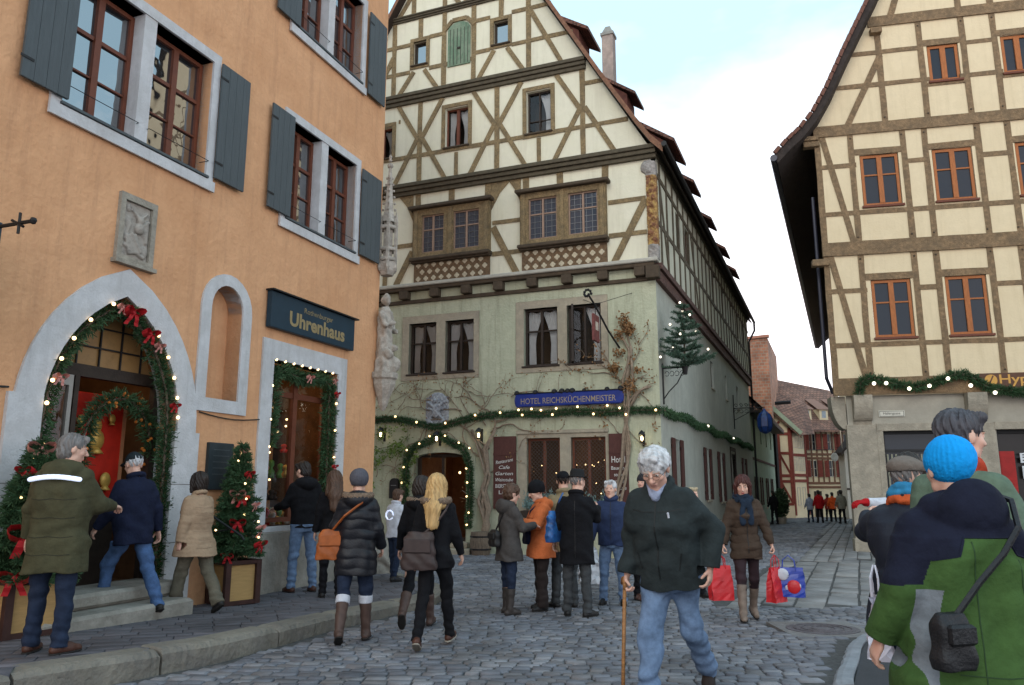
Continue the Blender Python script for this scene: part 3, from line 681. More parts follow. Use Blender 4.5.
def brick_mat(name,c1,c2,mortar,scale,w=.5,h=.25,bump=.5,rough=.85,off=.5,ms=.02,tint=None):
    if name in MATS: return MATS[name]
    m=bpy.data.materials.new(name); m.use_nodes=True; nt=m.node_tree;N=nt.nodes;L=nt.links; b=N['Principled BSDF']; b.inputs['Roughness'].default_value=rough
    tc=N.new('ShaderNodeTexCoord'); no=N.new('ShaderNodeTexNoise'); no.inputs['Scale'].default_value=3; L.new(tc.outputs['UV'],no.inputs['Vector'])
    mi=N.new('ShaderNodeVectorMath'); mi.operation='MULTIPLY_ADD'; L.new(no.outputs['Color'],mi.inputs[0]); mi.inputs[1].default_value=(.05,.05,0); L.new(tc.outputs['UV'],mi.inputs[2])
    br=N.new('ShaderNodeTexBrick'); br.inputs['Scale'].default_value=scale; br.inputs['Color1'].default_value=c1+(1,); br.inputs['Color2'].default_value=c2+(1,); br.inputs['Mortar'].default_value=mortar+(1,)
    br.inputs['Brick Width'].default_value=w; br.inputs['Row Height'].default_value=h; br.inputs['Mortar Size'].default_value=ms; br.inputs['Mortar Smooth'].default_value=.3; br.offset=off; br.inputs['Bias'].default_value=0
    L.new(mi.outputs[0],br.inputs['Vector'])
    n2=N.new('ShaderNodeTexNoise'); n2.inputs['Scale'].default_value=1.2; n2.inputs['Detail'].default_value=8; L.new(tc.outputs['UV'],n2.inputs['Vector'])
    mx=N.new('ShaderNodeMix'); mx.data_type='RGBA'; mx.blend_type='MULTIPLY'; mx.inputs['Factor'].default_value=.8; rp=N.new('ShaderNodeValToRGB'); rp.color_ramp.elements[0].position=.3; rp.color_ramp.elements[1].position=.7
    rp.color_ramp.elements[0].color=(.45,.42,.42,1); rp.color_ramp.elements[1].color=(1.15,1.1,1.05,1); L.new(n2.outputs['Fac'],rp.inputs['Fac'])
    L.new(br.outputs['Color'],mx.inputs['A']); L.new(rp.outputs['Color'],mx.inputs['B']); L.new(mx.outputs['Result'],b.inputs['Base Color'])
    bp=N.new('ShaderNodeBump'); bp.inputs['Strength'].default_value=bump; bp.inputs['Distance'].default_value=.03; bp.invert=True; L.new(br.outputs['Fac'],bp.inputs['Height']); L.new(bp.outputs[0],b.inputs['Normal'])
    MATS[name]=m; return m
def add_uv(o,fn):
    me=o.data; uv=me.uv_layers.new(name='UVMap'); 
    for p in me.polygons:
        for li in p.loop_indices: uv.data[li].uv=fn(me.vertices[me.loops[li].vertex_index].co,p.normal)
M['tiles']=brick_mat('clay_tiles',(.20,.085,.055),(.13,.065,.048),(.04,.025,.02),1.0,.19,.16,.9,ms=.012)
M['tilesfar']=brick_mat('weathered_tiles',(.36,.20,.145),(.24,.145,.115),(.09,.06,.05),1.0,.3,.26,.9,ms=.02)
M['brickwall']=brick_mat('orange_brick',(.62,.27,.16),(.42,.19,.12),(.45,.36,.27),1.0,.34,.22,.5,ms=.025)
def roof_uv(o):
    def fn(co,n):
        t=Vector((n.y,-n.x,0)); 
        if t.length<1e-3: t=Vector((1,0,0))
        t.normalize(); b=n.cross(t); return (co.dot(t),co.dot(b))
    add_uv(o,fn)
# ------------------------------------------------------------------ windows
def bars(mb,u0,u1,z0,z1,y,fw,dep,cols=2,rows=(.33,),mw=.03,cw=None):
    """a casement frame: outer frame, centre post, glazing bars"""
    cw=cw or fw
    mb.box(u0,u1,y,y+dep,z0,z0+fw); mb.box(u0,u1,y,y+dep,z1-fw,z1)
    mb.box(u0,u0+fw,y,y+dep,z0+fw,z1-fw); mb.box(u1-fw,u1,y,y+dep,z0+fw,z1-fw)
    W=(u1-u0-2*fw)
    for c in range(1,cols): x=u0+fw+W*c/cols; mb.box(x-cw/2,x+cw/2,y-.012,y+dep,z0+fw,z1-fw)
    for r,t in rows: zz=z0+fw+(z1-z0-2*fw)*r; mb.box(u0+fw,u1-fw,y+.006,y+dep-.004,zz-t/2,zz+t/2)
def window(parent,T,u0,u1,z0,z1,y,fmat,gmat,fw=.06,cols=2,rows=((.33,.03),),cw=None,sill=None,dep=.05,curtain=None,lead=0,name='window',label=None,inner=None):
    mb=MB(T); bars(mb,u0,u1,z0,z1,y,fw,dep,cols,rows,cw=cw); w=mb.build(name,fmat,parent)
    if label: w['label']=label
    g=MB(T); W=(u1-u0-2*fw)/cols; 
    for c in range(cols):                     # each leaf's pane a hair out of true
        a=random.uniform(-.006,.006); b=random.uniform(-.006,.006); x0=u0+fw*.8+W*c; x1=x0+W+fw*.4
        g.add([(x0,y+dep*.7+a,z0+fw*.6),(x1,y+dep*.7+b,z0+fw*.6),(x1,y+dep*.7-a,z1-fw*.6),(x0,y+dep*.7-b,z1-fw*.6)],[(0,1,2,3)])
    g.build('pane',gmat,w)
    if lead:
        l=MB(T); n=int((u1-u0)/lead); 
        for i in range(1,n): x=u0+(u1-u0)*i/n; l.box(x-.006,x+.006,y+dep*.4,y+dep*.66,z0+fw,z1-fw)
        n=int((z1-z0)/lead)
        for i in range(1,n): zz=z0+(z1-z0)*i/n; l.box(u0+fw,u1-fw,y+dep*.42,y+dep*.64,zz-.006,zz+.006)
        l.build('glazing_bars',M['zinc'],w)
    if sill: s_,h_,mm=sill; q=MB(T); q.bbox(u0-.06,u1+.06,-s_,y,z0-h_,z0,.012); q.build('sill',mm,w)
    if curtain:
        for side in curtain:
            c=MB(T); n=26; top=[];bot=[]; rows_=8; Wd=(u1-u0)*.47; V=[];F=[]
            for j in range(rows_+1):
                t=j/rows_; zz=z1-.05-(z1-z0-.1)*t
                ww=Wd*(1-.55*math.sin(min(1,t*1.25)*math.pi*.62)) if side in 'LR' else Wd*2.1
                for i in range(n+1):
                    s_=i/n; x=(u0+.05+ww*s_) if side in 'LF' else (u1-.05-ww*s_)
                    V.append((x,y+dep+.07+.02*math.sin(s_*math.pi*13+t*1.5),zz+.02*math.sin(s_*9)))
            for j in range(rows_):
                for i in range(n): a=j*(n+1)+i; F.append((a,a+1,a+n+2,a+n+1))
            c.add(V,F); c.build('curtain',M['curtain'],w,True)
    if inner:
        r=MB(T); r.add([(u0,y+.6,z0),(u1,y+.6,z0),(u1,y+.6,z1),(u0,y+.6,z1)],[(0,1,2,3)])
        d=y+dep*.9
        for a in ([(u0,d,z0),(u0,y+.6,z0),(u0,y+.6,z1),(u0,d,z1)],[(u1,d,z0),(u1,y+.6,z0),(u1,y+.6,z1),(u1,d,z1)],[(u0,d,z0),(u1,d,z0),(u1,y+.6,z0),(u0,y+.6,z0)],[(u0,d,z1),(u1,d,z1),(u1,y+.6,z1),(u0,y+.6,z1)]): r.add(a,[(0,1,2,3)])
        r.build('room',inner,w)
    return w
def shutter(parent,T,u0,u1,z0,z1,y=-.07,m=None,planks=4,label=None):
    mb=MB(T); n=planks
    for i in range(n):
        a=u0+(u1-u0)*i/n; b=u0+(u1-u0)*(i+1)/n; mb.bbox(a+.002,b-.002,y,y+.03,z0,z1,.005)
    for zz in (z0+.22,z1-.22): mb.box(u0+.03,u1-.03,y+.03,y+.045,zz-.05,zz+.05)
    o=mb.build('shutter',m or M['shutter'],parent)
    if label: o['label']=label
    h=MB(T)
    for zz in (z0+.22,z1-.22): h.box(u0-.03,u0+.12,y-.008,y-.001,zz-.015,zz+.015)
    h.build('hinge',M['iron'],o); return o
# ------------------------------------------------------------------ A: the orange house
TA=None
A=empty('orange_house',(FA.O[0],FA.O[1],0),FA.ang); tag(A,'orange plastered house with grey shutters and a pointed arch shop door','house')
XC=-5.68
arch_out=gothic(XC,1.24,2.35,1.80,.12); arch_in=gothic(XC,.93,2.35,1.47,.12)
niche_h=roundarch(-4.0,.31,4.02,.34,2.78); shop_h=rect(-2.96,-1.27,1.06,3.50)
wins=[(-6.78,-4.61,5.72,7.43),(-2.90,-.96,5.72,7.40),(-2.90,-.94,9.02,10.68)]
door_h=arch_in
w=MB(); wall_mb(w,rect(-15,0,-.6,12.3),[door_h,niche_h,shop_h]+[rect(*q) for q in wins],.26)
w.add([(0,0,-.6),(0,9,-.6),(0,9,12.3),(0,0,12.3)],[(0,1,2,3)]); w.add([(-15,0,12.3),(0,0,12.3),(0,9,12.3),(-15,9,12.3)],[(0,1,2,3)])
w.add([(-15,9,-.6),(-15,0,-.6),(-15,0,12.3),(-15,9,12.3)],[(0,1,2,3)]); w.add([(0,9,-.6),(-15,9,-.6),(-15,9,12.3),(0,9,12.3)],[(0,1,2,3)])
w.build('wall',M['orange'],A)
r=MB(); r.add([(-15.3,-.6,12.1),(.3,-.6,12.1),(.3,4.5,17.5),(-15.3,4.5,17.5),(.3,9.6,12.1),(-15.3,9.6,12.1),(-15.3,-.6,12.3),(.3,-.6,12.3)],[(6,7,2,3),(3,2,4,5),(0,1,7,6)]); rf=r.build('roof',M['tiles'],A); roof_uv(rf)
n_=MB(); n_.add([(x,.255,z) for x,z in niche_h],[tuple(range(len(niche_h)))]); n_.build('niche_back',M['orange'],A)
def ring(mb,outp,inp,y0,y1):
    n=len(outp)
    V=[(x,y0,z) for x,z in outp]+[(x,y0,z) for x,z in inp]+[(x,y1,z) for x,z in outp]+[(x,y1,z) for x,z in inp]; F=[]
    for i in range(n):
        j=(i+1)%n
        F+= [(i,j,n+j,n+i),(i,2*n+i,2*n+j,j),(n+i,n+j,3*n+j,3*n+i)]
    mb.add(V,F)
def stone_ring(outp,inp,y0,y1,name,label=None):
    mb=MB(); ring(mb,outp,inp,y0,y1); return mb.build(name,M['white_stone'],A)
# door surround of blocks: skip the sill side
mb=MB(); n=len(arch_out); idx=list(range(1,n))+[0]
oo=[arch_out[i] for i in idx]; ii=[arch_in[i] for i in idx]
for a,b in ((0,1),):
    pass
V=[];F=[]
for i in range(len(oo)): V+= [(oo[i][0],-.035,oo[i][1]),(ii[i][0],-.035,ii[i][1]),(ii[i][0],.30,ii[i][1]),(oo[i][0],.02,oo[i][1])]
for i in range(len(oo)-1): o=4*i; F+= [(o,o+4,o+5,o+1),(o+1,o+5,o+6,o+2),(o+3,o+7,o+4,o)]
mb.add(V,F); mb.box(-6.98,-6.60,-.045,.02,.12,2.55); mb.box(-4.79,-4.38,-.045,.02,.12,2.30)
mb.build('door_surround',M['white_stone'],A)
j=MB()                                           # joints between the blocks
for zz in (.95,1.65): j.box(-6.982,-6.598,-.047,.018,zz-.005,zz+.005); j.box(-4.792,-4.378,-.047,.018,zz-.005,zz+.005)
j.build('stone_joints',mat('joint',(.2,.19,.18),.9),A)
# niche surround and shop surround
stone_ring(roundarch(-4.0,.49,4.02,.50,2.60),niche_h,-.03,.24,'niche_surround')
stone_ring(rect(-3.22,-1.02,.98,3.79),shop_h,-.03,.22,'shop_surround')
mb=MB(); mb.bbox(-3.26,-.0,-.05,.1,-.3,.975,.012); mb.build('plinth',M['plinth'],A)
# windows with shutters
ro=((.345,.05),(.68,.022))
for k,(u0,u1,z0,z1) in enumerate(wins):
    stone=MB(); ring(stone,rect(u0-.13,u1+.13,z0-.13,z1+.14),rect(u0,u1,z0,z1),-.035,.24)
    m0=(u0+u1)/2-.01; stone.box(m0-.095,m0+.095,-.02,.2,z0,z1); stone.box(u0-.15,u1+.15,-.06,-.03,z0-.16,z0-.02); so_=stone.build('window_surround',M['white_stone'],A)
    sl=MB(); sl.box(u0-.02,u1+.02,-.07,.19,z0,z0+.03); sl.build('window_ledge',M['shutter'],so_)
    for a,b in ((u0+.02,m0-.10),(m0+.10,u1-.02)):
        window(A,None,a,b,z0+.03,z1-.03,.15,M['redwood'],M['glassA'],.055,2,((.655,.05),(.33,.022)),cw=.085)
        gr=MB(); gr.tube([(a-.02,.1,z0+.24),(a-.02,-.06,z0+.24),(b+.02,-.06,z0+.24),(b+.02,.1,z0+.24)],.006,4); gr.build('window_guard',M['iron'],A)
for u0,u1,z0,z1 in ((-7.30,-6.74,5.78,7.46),(-4.50,-3.93,5.76,7.46),(-3.40,-2.86,5.75,7.42),(-.84,-.18,5.74,7.38),(-3.43,-2.86,9.02,10.66),(-.77,-.17,8.92,10.62)):
    shutter(A,None,u0,u1,z0,z1,-.09)
# steps
for u0,u1,d,z0,z1 in ((-6.80,-4.80,-.38,.38,.535),(-6.85,-4.98,-.70,.0,.375)):
    mb=MB(); mb.bbox(u0,u1,d,.30,z0,z1,.035); mb.build('doorstep',M['plinth'],A)
# the doorway: transom, leaded light, frames, room
D0=.30
mb=MB(); mb.box(-6.62,-4.74,D0,D0+.10,2.86,3.0); mb.box(-6.60,-6.52,D0,D0+.08,.46,2.86); mb.box(-4.84,-4.75,D0,D0+.08,.46,2.86); mb.box(-5.98,-5.92,D0,D0+.08,.46,2.86); f=mb.build('door_frame',M['darkwood'],A)
mb=MB()
for x in (-6.3,-5.98,-5.68,-5.38,-5.08): mb.box(x-.008,x+.008,D0+.01,D0+.03,3.0,3.9)
for z in (3.22,3.46): mb.box(-6.5,-4.85,D0+.012,D0+.028,z-.008,z+.008)
mb.build('glazing_bars',M['iron'],f)
mb=MB(); pl=[(x,z) for x,z in arch_in if z>3.0]; r_=1.0; top=[p for p in gothic(XC,.93,2.35,1.47,.12) if p[1]>=2.99]
mb.add([(-6.50,D0+.04,2.99),(-4.86,D0+.04,2.99)]+[(x,D0+.04,z) for x,z in top],[tuple(range(len(top)+2))]); mb.build('fanlight',M['leadglass'],A)
mb=MB(); mb.box(-6.46,-6.40,D0,D0+.06,.55,2.74); mb.box(-6.05,-6.0,D0,D0+.06,.55,2.74); mb.box(-6.46,-6.0,D0,D0+.06,2.74,2.86); sd=mb.build('sidelight',mat('greyed_white_paint',(.35,.33,.30),.6,.1),A)
mb=MB(); mb.add([(-6.4,D0+.03,.55),(-6.05,D0+.03,.55),(-6.05,D0+.03,2.74),(-6.4,D0+.03,2.74)],[(0,1,2,3)]); mb.build('pane',M['glassT'],sd)
def room(T,u0,u1,y0,y1,z0,z1,m,name='room',parent=A):
    r=MB(T)
    r.add([(u0,y1,z0),(u1,y1,z0),(u1,y1,z1),(u0,y1,z1)],[(0,1,2,3)])
    r.add([(u0,y0,z0),(u0,y1,z0),(u0,y1,z1),(u0,y0,z1)],[(0,1,2,3)]); r.add([(u1,y0,z0),(u1,y1,z0),(u1,y1,z1),(u1,y0,z1)],[(3,2,1,0)])
    r.add([(u0,y0,z0),(u1,y0,z0),(u1,y1,z0),(u0,y1,z0)],[(0,1,2,3)]); r.add([(u0,y0,z1),(u1,y0,z1),(u1,y1,z1),(u0,y1,z1)],[(0,1,2,3)])
    return r.build(name,m,parent)
room(None,-6.9,-4.4,.42,2.2,.45,3.9,M['warmroom'],'door_room')
room(None,-3.3,-1.0,.27,1.7,.9,3.6,M['warmroom'],'shop_room')
def warm_light(loc,e,name='shop_lamp_light',r=.15,col=(1,.62,.30)):
    l=bpy.data.lights.new(name,'POINT'); l.energy=e; l.color=col; l.shadow_soft_size=r; o=bpy.data.objects.new(name,l); o.location=loc; C.objects.link(o)
warm_light(FA.w(-5.6,-1.0,3.3),13); warm_light(FA.w(-2.2,-.9,3.1),16); 
M['bulb']=glow('lit_bulb',(1,.66,.30),5.5); M['bulbw']=glow('lit_bulb_white',(1,.88,.68),4)
red=mat('red_lacquer',(.50,.025,.012),.5,.15,6); gold=mat('gold_paint',(.55,.34,.08),.4,.2,12,metal=.3); yel=mat('yellow_goods',(.62,.36,.04),.6,.2); wht=mat('white_goods',(.6,.58,.52),.6,.1); grn=mat('green_goods',(.08,.22,.05),.6,.3)
# goods seen through the door: red show board with ornaments, coloured toys behind the side light
t=empty('display_board',FA.w(-5.30,-.75,.5),FA.ang); tag(t,'red display board hung with gold ornaments inside the arched doorway','display board')
mb=MB(); mb.bbox(-.40,.42,0,.05,.85,2.25,.01); mb.build('board',red,t); mb=MB(); mb.box(-.40,.42,0,.05,-.05,.84); mb.build('base',M['darkwood'],t)
mb=MB()
mb.box(.42,.47,-.01,.05,.8,2.3); mb.build('trim',mat('pink_wood',(.45,.2,.1),.6),t); mb=MB(); mb.box(-.45,-.40,-.01,.05,.8,2.3); mb.build('trim',MATS['pink_wood'],t)
mb=MB()
for x,z,s_ in ((0,1.85,.08),(.02,1.68,.11),(.22,1.95,.05),(-.22,1.9,.06),(-.15,1.25,.07),(.2,1.2,.08),(-.2,1.0,.06),(.05,1.05,.06)):
    mb=MB(); mb.ball((x,-.05,z),s_,10,7,(1,.4,1.2)); mb.lathe((x,-.05,z-s_*1.5),[(s_*.9,0),(s_*.5,s_*.5),(.01,s_*1.1)],8); mb.build('ornament',gold,t,True)
random.seed(11)
t=empty('toy_display',FA.w(-6.2,-.85,.6),FA.ang); tag(t,'coloured wooden toys and clocks behind the side window of the arch','toys')
for nm,mm,rows_ in (('shelf',M['darkwood'],None),('toy',yel,(.25,.75,1.2)),('toy',wht,(.85,1.5)),('toy',red,(.3,1.85,1.25)),('toy',grn,(1.75,.7))):
    mb=MB()
    if rows_ is None:
        for z in (.2,.68,1.16,1.7): mb.box(-.32,.32,-.1,.2,z-.02,z)
    else:
        for z in rows_:
            for k in range(3):
                x=random.uniform(-.27,.27); h=random.uniform(.12,.28); mb.lathe((x,random.uniform(-.08,.1),z),[(.07,0),(.08,h*.3),(.03,h*.6),(.055,h*.75),(.045,h*.95),(.005,h)],8)
    mb.build(nm,mm,t)
# shop window: frame, glass, striped fabric, bright nutcracker stock
sw=window(A,None,-2.93,-1.30,1.10,3.47,.20,M['redwood'],M['glassT'],.07,2,((.84,.09),),cw=.10,name='shop_window')
t=empty('window_display',FA.w(-2.35,-.62,1.02),FA.ang); tag(t,'Christmas goods and red striped cloth laid out in the lit shop window','shop display')
mb=MB(); mb.box(-.62,1.0,-.28,.6,-.04,0); mb.build('shelf',M['darkwood'],t)
for k in range(3):
    mb=MB(); mb.m=0
    for i in range(9):
        mb.m=i%2; a=1.72+.06*i; V=[]
        for q in range(7): x=-.56+.36*q/6; dz=-.16*math.sin(math.pi*q/6); V+= [(x,.0+.12*k,a+dz-.0+.0),(x,.0+.12*k+.02,a+dz+.06)]
        mb.add(V,[(2*q,2*q+2,2*q+3,2*q+1) for q in range(6)])
    if k==0: mb.build('striped_cloth',[red,yel],t)
for mm in (red,gold,wht,grn,M['darkwood']):
    mb=MB()
    for k in range(26):
        x=random.uniform(-.55,.95); z=random.choice((0,.0,.0,.4,.75,1.15)); h=random.uniform(.12,.3); 
        if z>0 and x>-.05 and random.random()<.75: x=random.uniform(-.55,-.15)
        mb.lathe((x,random.uniform(-.2,.35),z),[(.05,0),(.065,h*.3),(.025,h*.55),(.05,h*.7),(.045,h*.9),(.005,h)],8)
    mb.build('figurine',mm,t,True)
mb=MB()
for k in range(16): mb.ball((random.uniform(-.55,.9),random.uniform(-.2,.3),random.uniform(.15,1.9)),.018,6,4)
mb.build('bulb',M['bulb'],t)
mb=MB(); mb.box(-.15,-.11,.1,.5,0,2.4); mb.box(.0,1.0,.55,.58,0,2.2); mb.build('partition',mat('light_wood_panel',(.42,.22,.10),.6,.2),t)
# wire along the wall
t=MB(); P=[FA.w(u,.03,2.62-.06*math.sin((u+9)*1.3)) for u in np.linspace(-9,-6.98,10)]; t.tube(P,.012,5); P=[FA.w(u,.03,2.58-.05*math.sin((u+4.4)*2.6)) for u in np.linspace(-4.4,-3.22,8)]; t.tube(P,.009,5)
o=t.build('cable',M['iron']); tag(o,'thin black cable strung across the orange wall beside the arch','cable')
# handrail right of the steps
t=MB(); P=[FA.w(-4.38,.06,1.32),FA.w(-4.36,.25,1.30),FA.w(-4.3,.55,1.12),FA.w(-4.26,.72,1.02),FA.w(-4.26,.76,.97)]; t.tube(P,.014,6); t.tube([FA.w(-4.3,.0,1.0),FA.w(-4.3,.55,1.1)],.010,5)
o=t.build('handrail',M['iron']); tag(o,'short black wrought handrail on the stone right of the arch','handrail')
# sign, plaque, relief, statue
def thing_on(F,name,u,z,label,cat,off=0.0,group=None):
    p=F.w(u,off,z); t=empty(name,p,F.ang); tag(t,label,cat,group); return t
navy=mat('navy_sign_paint',(.012,.035,.055),.45,.1,4); 
t=thing_on(FA,'shop_sign',-2.05,4.225,'dark blue board sign with gold lettering above the lit shop window','shop sign')
mb=MB(); mb.bbox(-1.14,1.10,-.10,-.02,-.275,.275,.01); mb.build('board',navy,t); mb=MB(); mb.box(-1.17,1.17,-.15,-.01,.277,.30); mb.build('cap',M['iron'],t)
goldt=mat('dull_gold_letter',(.30,.235,.12),.5,.1,metal=.2)
text_obj('Rothenburger','lettering',goldt,t,.05,.12,-.103,.085,.78,shear=.0)
text_obj('Uhrenhaus','lettering',goldt,t,.05,-.06,-.103,.22,1.50,bold=.035)
t=thing_on(FA,'wall_plaque',-3.96,1.9,'dark slate plaque on the orange wall behind the little fir tree','plaque'); mb=MB(); mb.bbox(-.23,.23,-.05,0,-.32,.3,.01); mb.build('panel',mat('dark_slate',(.025,.035,.04),.5,.15),t); mb=MB()
for zz in (.2,.12,.04,-.04,-.12): mb.box(-.15,.15,-.053,-.05,zz,zz+.012)
mb.build('engraved_lines',mat('slate_line',(.06,.075,.08),.6),t)
t=thing_on(FA,'heraldic_relief',-5.64,4.63,'small carved stone relief of a helmet and shield set in the orange wall','relief')
rs=mat('relief_stone',(.30,.27,.22),.9,.2,10,.6,40); mb=MB(); ring(mb,rect(-.27,.27,-.42,.42),rect(-.20,.20,-.34,.34),-.05,.03); mb.box(-.30,.30,-.09,0,-.45,-.40); mb.build('frame',rs,t)
g=Grid((-.2,-.08,-.36),(.2,.03,.36),.009); g.box((0,-.002,0),(.2,.012,.34)); g.box((-.05,-.03,-.17),(.09,.02,.12),M=[(.95,0,.3),(0,1,0),(-.3,0,.95)],rd=.015); g.ell((.03,-.03,.04),(.065,.05,.07),.01); g.ell((.03,-.05,.14),(.045,.03,.05),.02); g.cone((.06,-.03,.18),(.14,-.03,.26),.022,.012); g.cone((0,-.03,.18),(-.08,-.03,.24),.022,.012); g.ell((-.13,-.02,.26),(.04,.02,.05),.01); g.ell((.14,-.02,-.22),(.05,.02,.08),.01); g.ell((-.12,-.02,.08),(.04,.02,.07),.02); g.ell((.12,-.02,.03),(.05,.02,.08),.02); g.cone((.05,-.02,.06),(.16,-.03,.16),.025,.02); g.cone((.14,-.02,.14),(.15,-.02,-.1),.022,.02); g.cone((-.1,-.02,.06),(-.16,-.02,-.12),.022,.018); g.cone((-.16,-.02,-.2),(.12,-.03,-.3),.02,.02); g.cone((-.08,-.05,-.05),(.06,-.05,-.24),.015,.015)
P_,F_=g.mesh(); mesh_obj('carving',P_,F_,mat('relief_pale',(.40,.36,.31),.9,.2,12,var2=(.2,.18,.16),v2s=12),t,True)
# corner statue under a gothic canopy
st=mat('pale_carved_stone',(.42,.375,.32),.9,.15,12,.6,45,var2=(.26,.235,.20),v2s=9)
t=empty('corner_statue',FA.w(.06,.12,3.42),FA.ang); tag(t,'carved stone saint under a pinnacled canopy on the corner of the orange house','statue')
mb=MB(); mb.lathe((0,0,0),[(.03,-.42),(.08,-.32),(.12,-.18),(.20,0),(.22,.06),(.22,.14),(.26,.18),(.26,.28)],8); mb.build('corbel',st,t)
g=Grid((-.3,-.3,.25),(.3,.3,2.1),.016)
g.loft((0,0,0),np.eye(3),[(.28,.19,.17,0),(.6,.17,.15,0),(1.0,.14,.12,0),(1.25,.16,.12,0),(1.45,.15,.11,0),(1.55,.06,.06,0)],k=.02); g.ell((0,-.01,1.68),(.085,.09,.115),.01); g.cone((-.16,0,1.4),(-.19,-.1,1.15),.055,.045); g.cone((-.19,-.1,1.15),(-.02,-.19,1.22),.045,.035); g.cone((.16,0,1.4),(.2,-.06,1.12),.055,.045); g.cone((.2,-.06,1.12),(.08,-.2,1.05),.045,.035)
g.ell((.1,-.12,.45),(.16,.14,.16),.04); g.ell((-.08,-.12,.62),(.1,.1,.1),.03); g.ell((.06,-.17,.75),(.06,.06,.07),.02)
g.disp(lambda X,Y,Z: .013*np.sin(40*X+6*Z)*np.cos(36*Y)+.006*np.sin(30*Z+20*X)); P_,F_=g.mesh(); mesh_obj('figure',P_,F_,st,t,True)
mb=MB(); mb.lathe((0,0,2.15),[(.12,0),(.17,.08),(.19,.2),(.20,.25)],6); mb.lathe((0,0,2.4),[(.10,0),(.10,.8)],6)
for k in range(6):
    a=math.pi*2*(k+.5)/6; x,y=.17*math.cos(a),.17*math.sin(a); mb.box(x-.025,x+.025,y-.025,y+.025,2.4,3.15); mb.lathe((x,y,3.15),[(.03,0),(.04,.03),(.0,.28)],4); mb.lathe((x,y,2.28),[(.01,-.06),(.04,0),(.03,.12)],5)
for zz in (2.42,2.62,3.05): mb.lathe((0,0,zz),[(.185,0),(.20,.02),(.20,.05),(.185,.07)],6)
mb.lathe((0,0,3.2),[(.16,0),(.10,.22),(.075,.5),(.05,.9),(.03,1.14)],6)
for k in range(7):
    zz=3.33+.13*k; rr=.13-.013*k
    for q in range(4): a=q*math.pi/2+.4; mb.ball((rr*math.cos(a),rr*math.sin(a),zz),.028,5,4)
mb.ball((0,0,4.37),.06,8,6); mb.ball((0,0,4.48),.035,6,5); mb.lathe((0,0,4.50),[(.02,0),(.035,.05),(0,.12)],6); mb.build('canopy',st,t)
# hanging sign by the left edge
t=empty('hanging_sign',FA.w(-7.62,.0,3.6),FA.ang); tag(t,'dark edge of a hanging sign on an iron arm at the far left','hanging sign')
mb=MB(); mb.box(-.02,.02,-.55,-.06,-.5,.42); mb.build('panel',navy,t); mb=MB(); mb.tube([(0,0,.38),(0,-.95,.38)],.018,6); mb.ball((0,-.98,.38),.035,6,4); mb.tube([(0,-.8,.28),(0,-.8,.48)],.014,5); mb.tube([(0,-.7,.42),(0,-.86,.34)],.014,5); mb.build('arm',M['iron'],t)
# ------------------------------------------------------------------ B: the hotel
B=empty('corner_hotel',(FB.O[0],FB.O[1],0),FB.ang); tag(B,'tall green plastered hotel with half timbered gable and tiled roof','hotel')
TCm=FB.M.inverted()@FC.M
AP=(-5.3,19.5); L0w=-11.0
gable=[(L0w,7.1),(0,7.1),(0,10.05),(AP[0]+.02,AP[1]-.35),(L0w,10.05)]
low=rect(L0w,0,-.9,7.1)
bh=[]; 
W1=[(-6.83,-5.99,4.64,6.05),(-5.72,-4.88,4.64,6.05),(-3.46,-2.54,4.67,6.18),(-2.29,-1.40,4.67,6.18)]
G1=[(-3.39,-2.51,1.15,2.84),(-2.23,-1.35,1.15,2.84)]
doorh=[(-6.59,.25),(-5.04,.25),(-5.04,2.36)]+[(-5.815+.775*math.cos(a),2.36+.17*math.sin(a)) for a in np.linspace(0.2,math.pi-.2,8)]+[(-6.59,2.36)]
w=MB(); wall_mb(w,low,[rect(*q) for q in W1+G1]+[doorh],.24); w.build('lower_wall',M['green'],B)
w=MB(); hs=[rect(-5.78,-5.08,11.03,12.21),rect(-3.32,-2.64,11.01,12.23),rect(-8.2,-7.51,11.03,12.0),rect(-6.88,-6.44,13.80,14.55),rect(-4.32,-3.86,13.88,14.61)]
bays=[(-6.40,-5.72,7.98,9.06),(-5.43,-4.66,7.98,9.06),(-3.24,-2.46,7.98,9.10),(-2.15,-1.37,7.98,9.10)]
wall_mb(w,gable,[rect(*q) for q in bays]+hs,.2,y=-.08); w.build('gable_wall',M['cream'],B)
# lower details
mb=MB(); s0=M['stoneB']
for q in ((-7.04,-4.72,4.47,6.26),(-3.68,-1.22,4.50,6.38)):
    ho=[r_ for r_ in W1 if q[0]<r_[0]<q[1]]; wall_mb(mb,rect(*q),[rect(*h) for h in ho],.16,y=-.015); 
    ring(mb,rect(q[0],q[1],q[2],q[3]),rect(q[0]+.01,q[1]-.01,q[2]+.01,q[3]-.01),-.015,.01)
    mb.build('stone_frame',s0,B); mb=MB()
mb.box(-3.66,-1.27,-.06,.02,2.95,3.03); wall_mb(mb,rect(-3.62,-1.28,1.05,2.949),[rect(*h) for h in G1],.14,y=-.02)
mb.build('stone_frame',s0,B)
for k,q in enumerate(W1):
    if k<3: window(B,None,q[0]+.01,q[1]-.01,q[2]+.01,q[3]-.01,.12,M['darkwood'],M['glassT'],.05,2,((.62,.045),),cw=.06,sill=(.05,.05,M['darkwood']),curtain='LR',inner=M['interior'])
    else:
        window(B,None,q[0]+.01,q[1]-.01,q[2]+.01,q[3]-.01,.12,M['darkwood'],M['glassT'],.05,2,(),cw=.05,sill=(.05,.05,M['darkwood']),curtain='R',inner=M['interior'])
        T2=Matrix.Translation((q[0]+.06,.12,0))@Matrix.Rotation(R(-70),4,'Z'); window(B,T2,0,.42,q[2]+.03,q[3]-.03,0,M['darkwood'],M['glassT'],.045,1,((.62,.04),),name='open_casement')
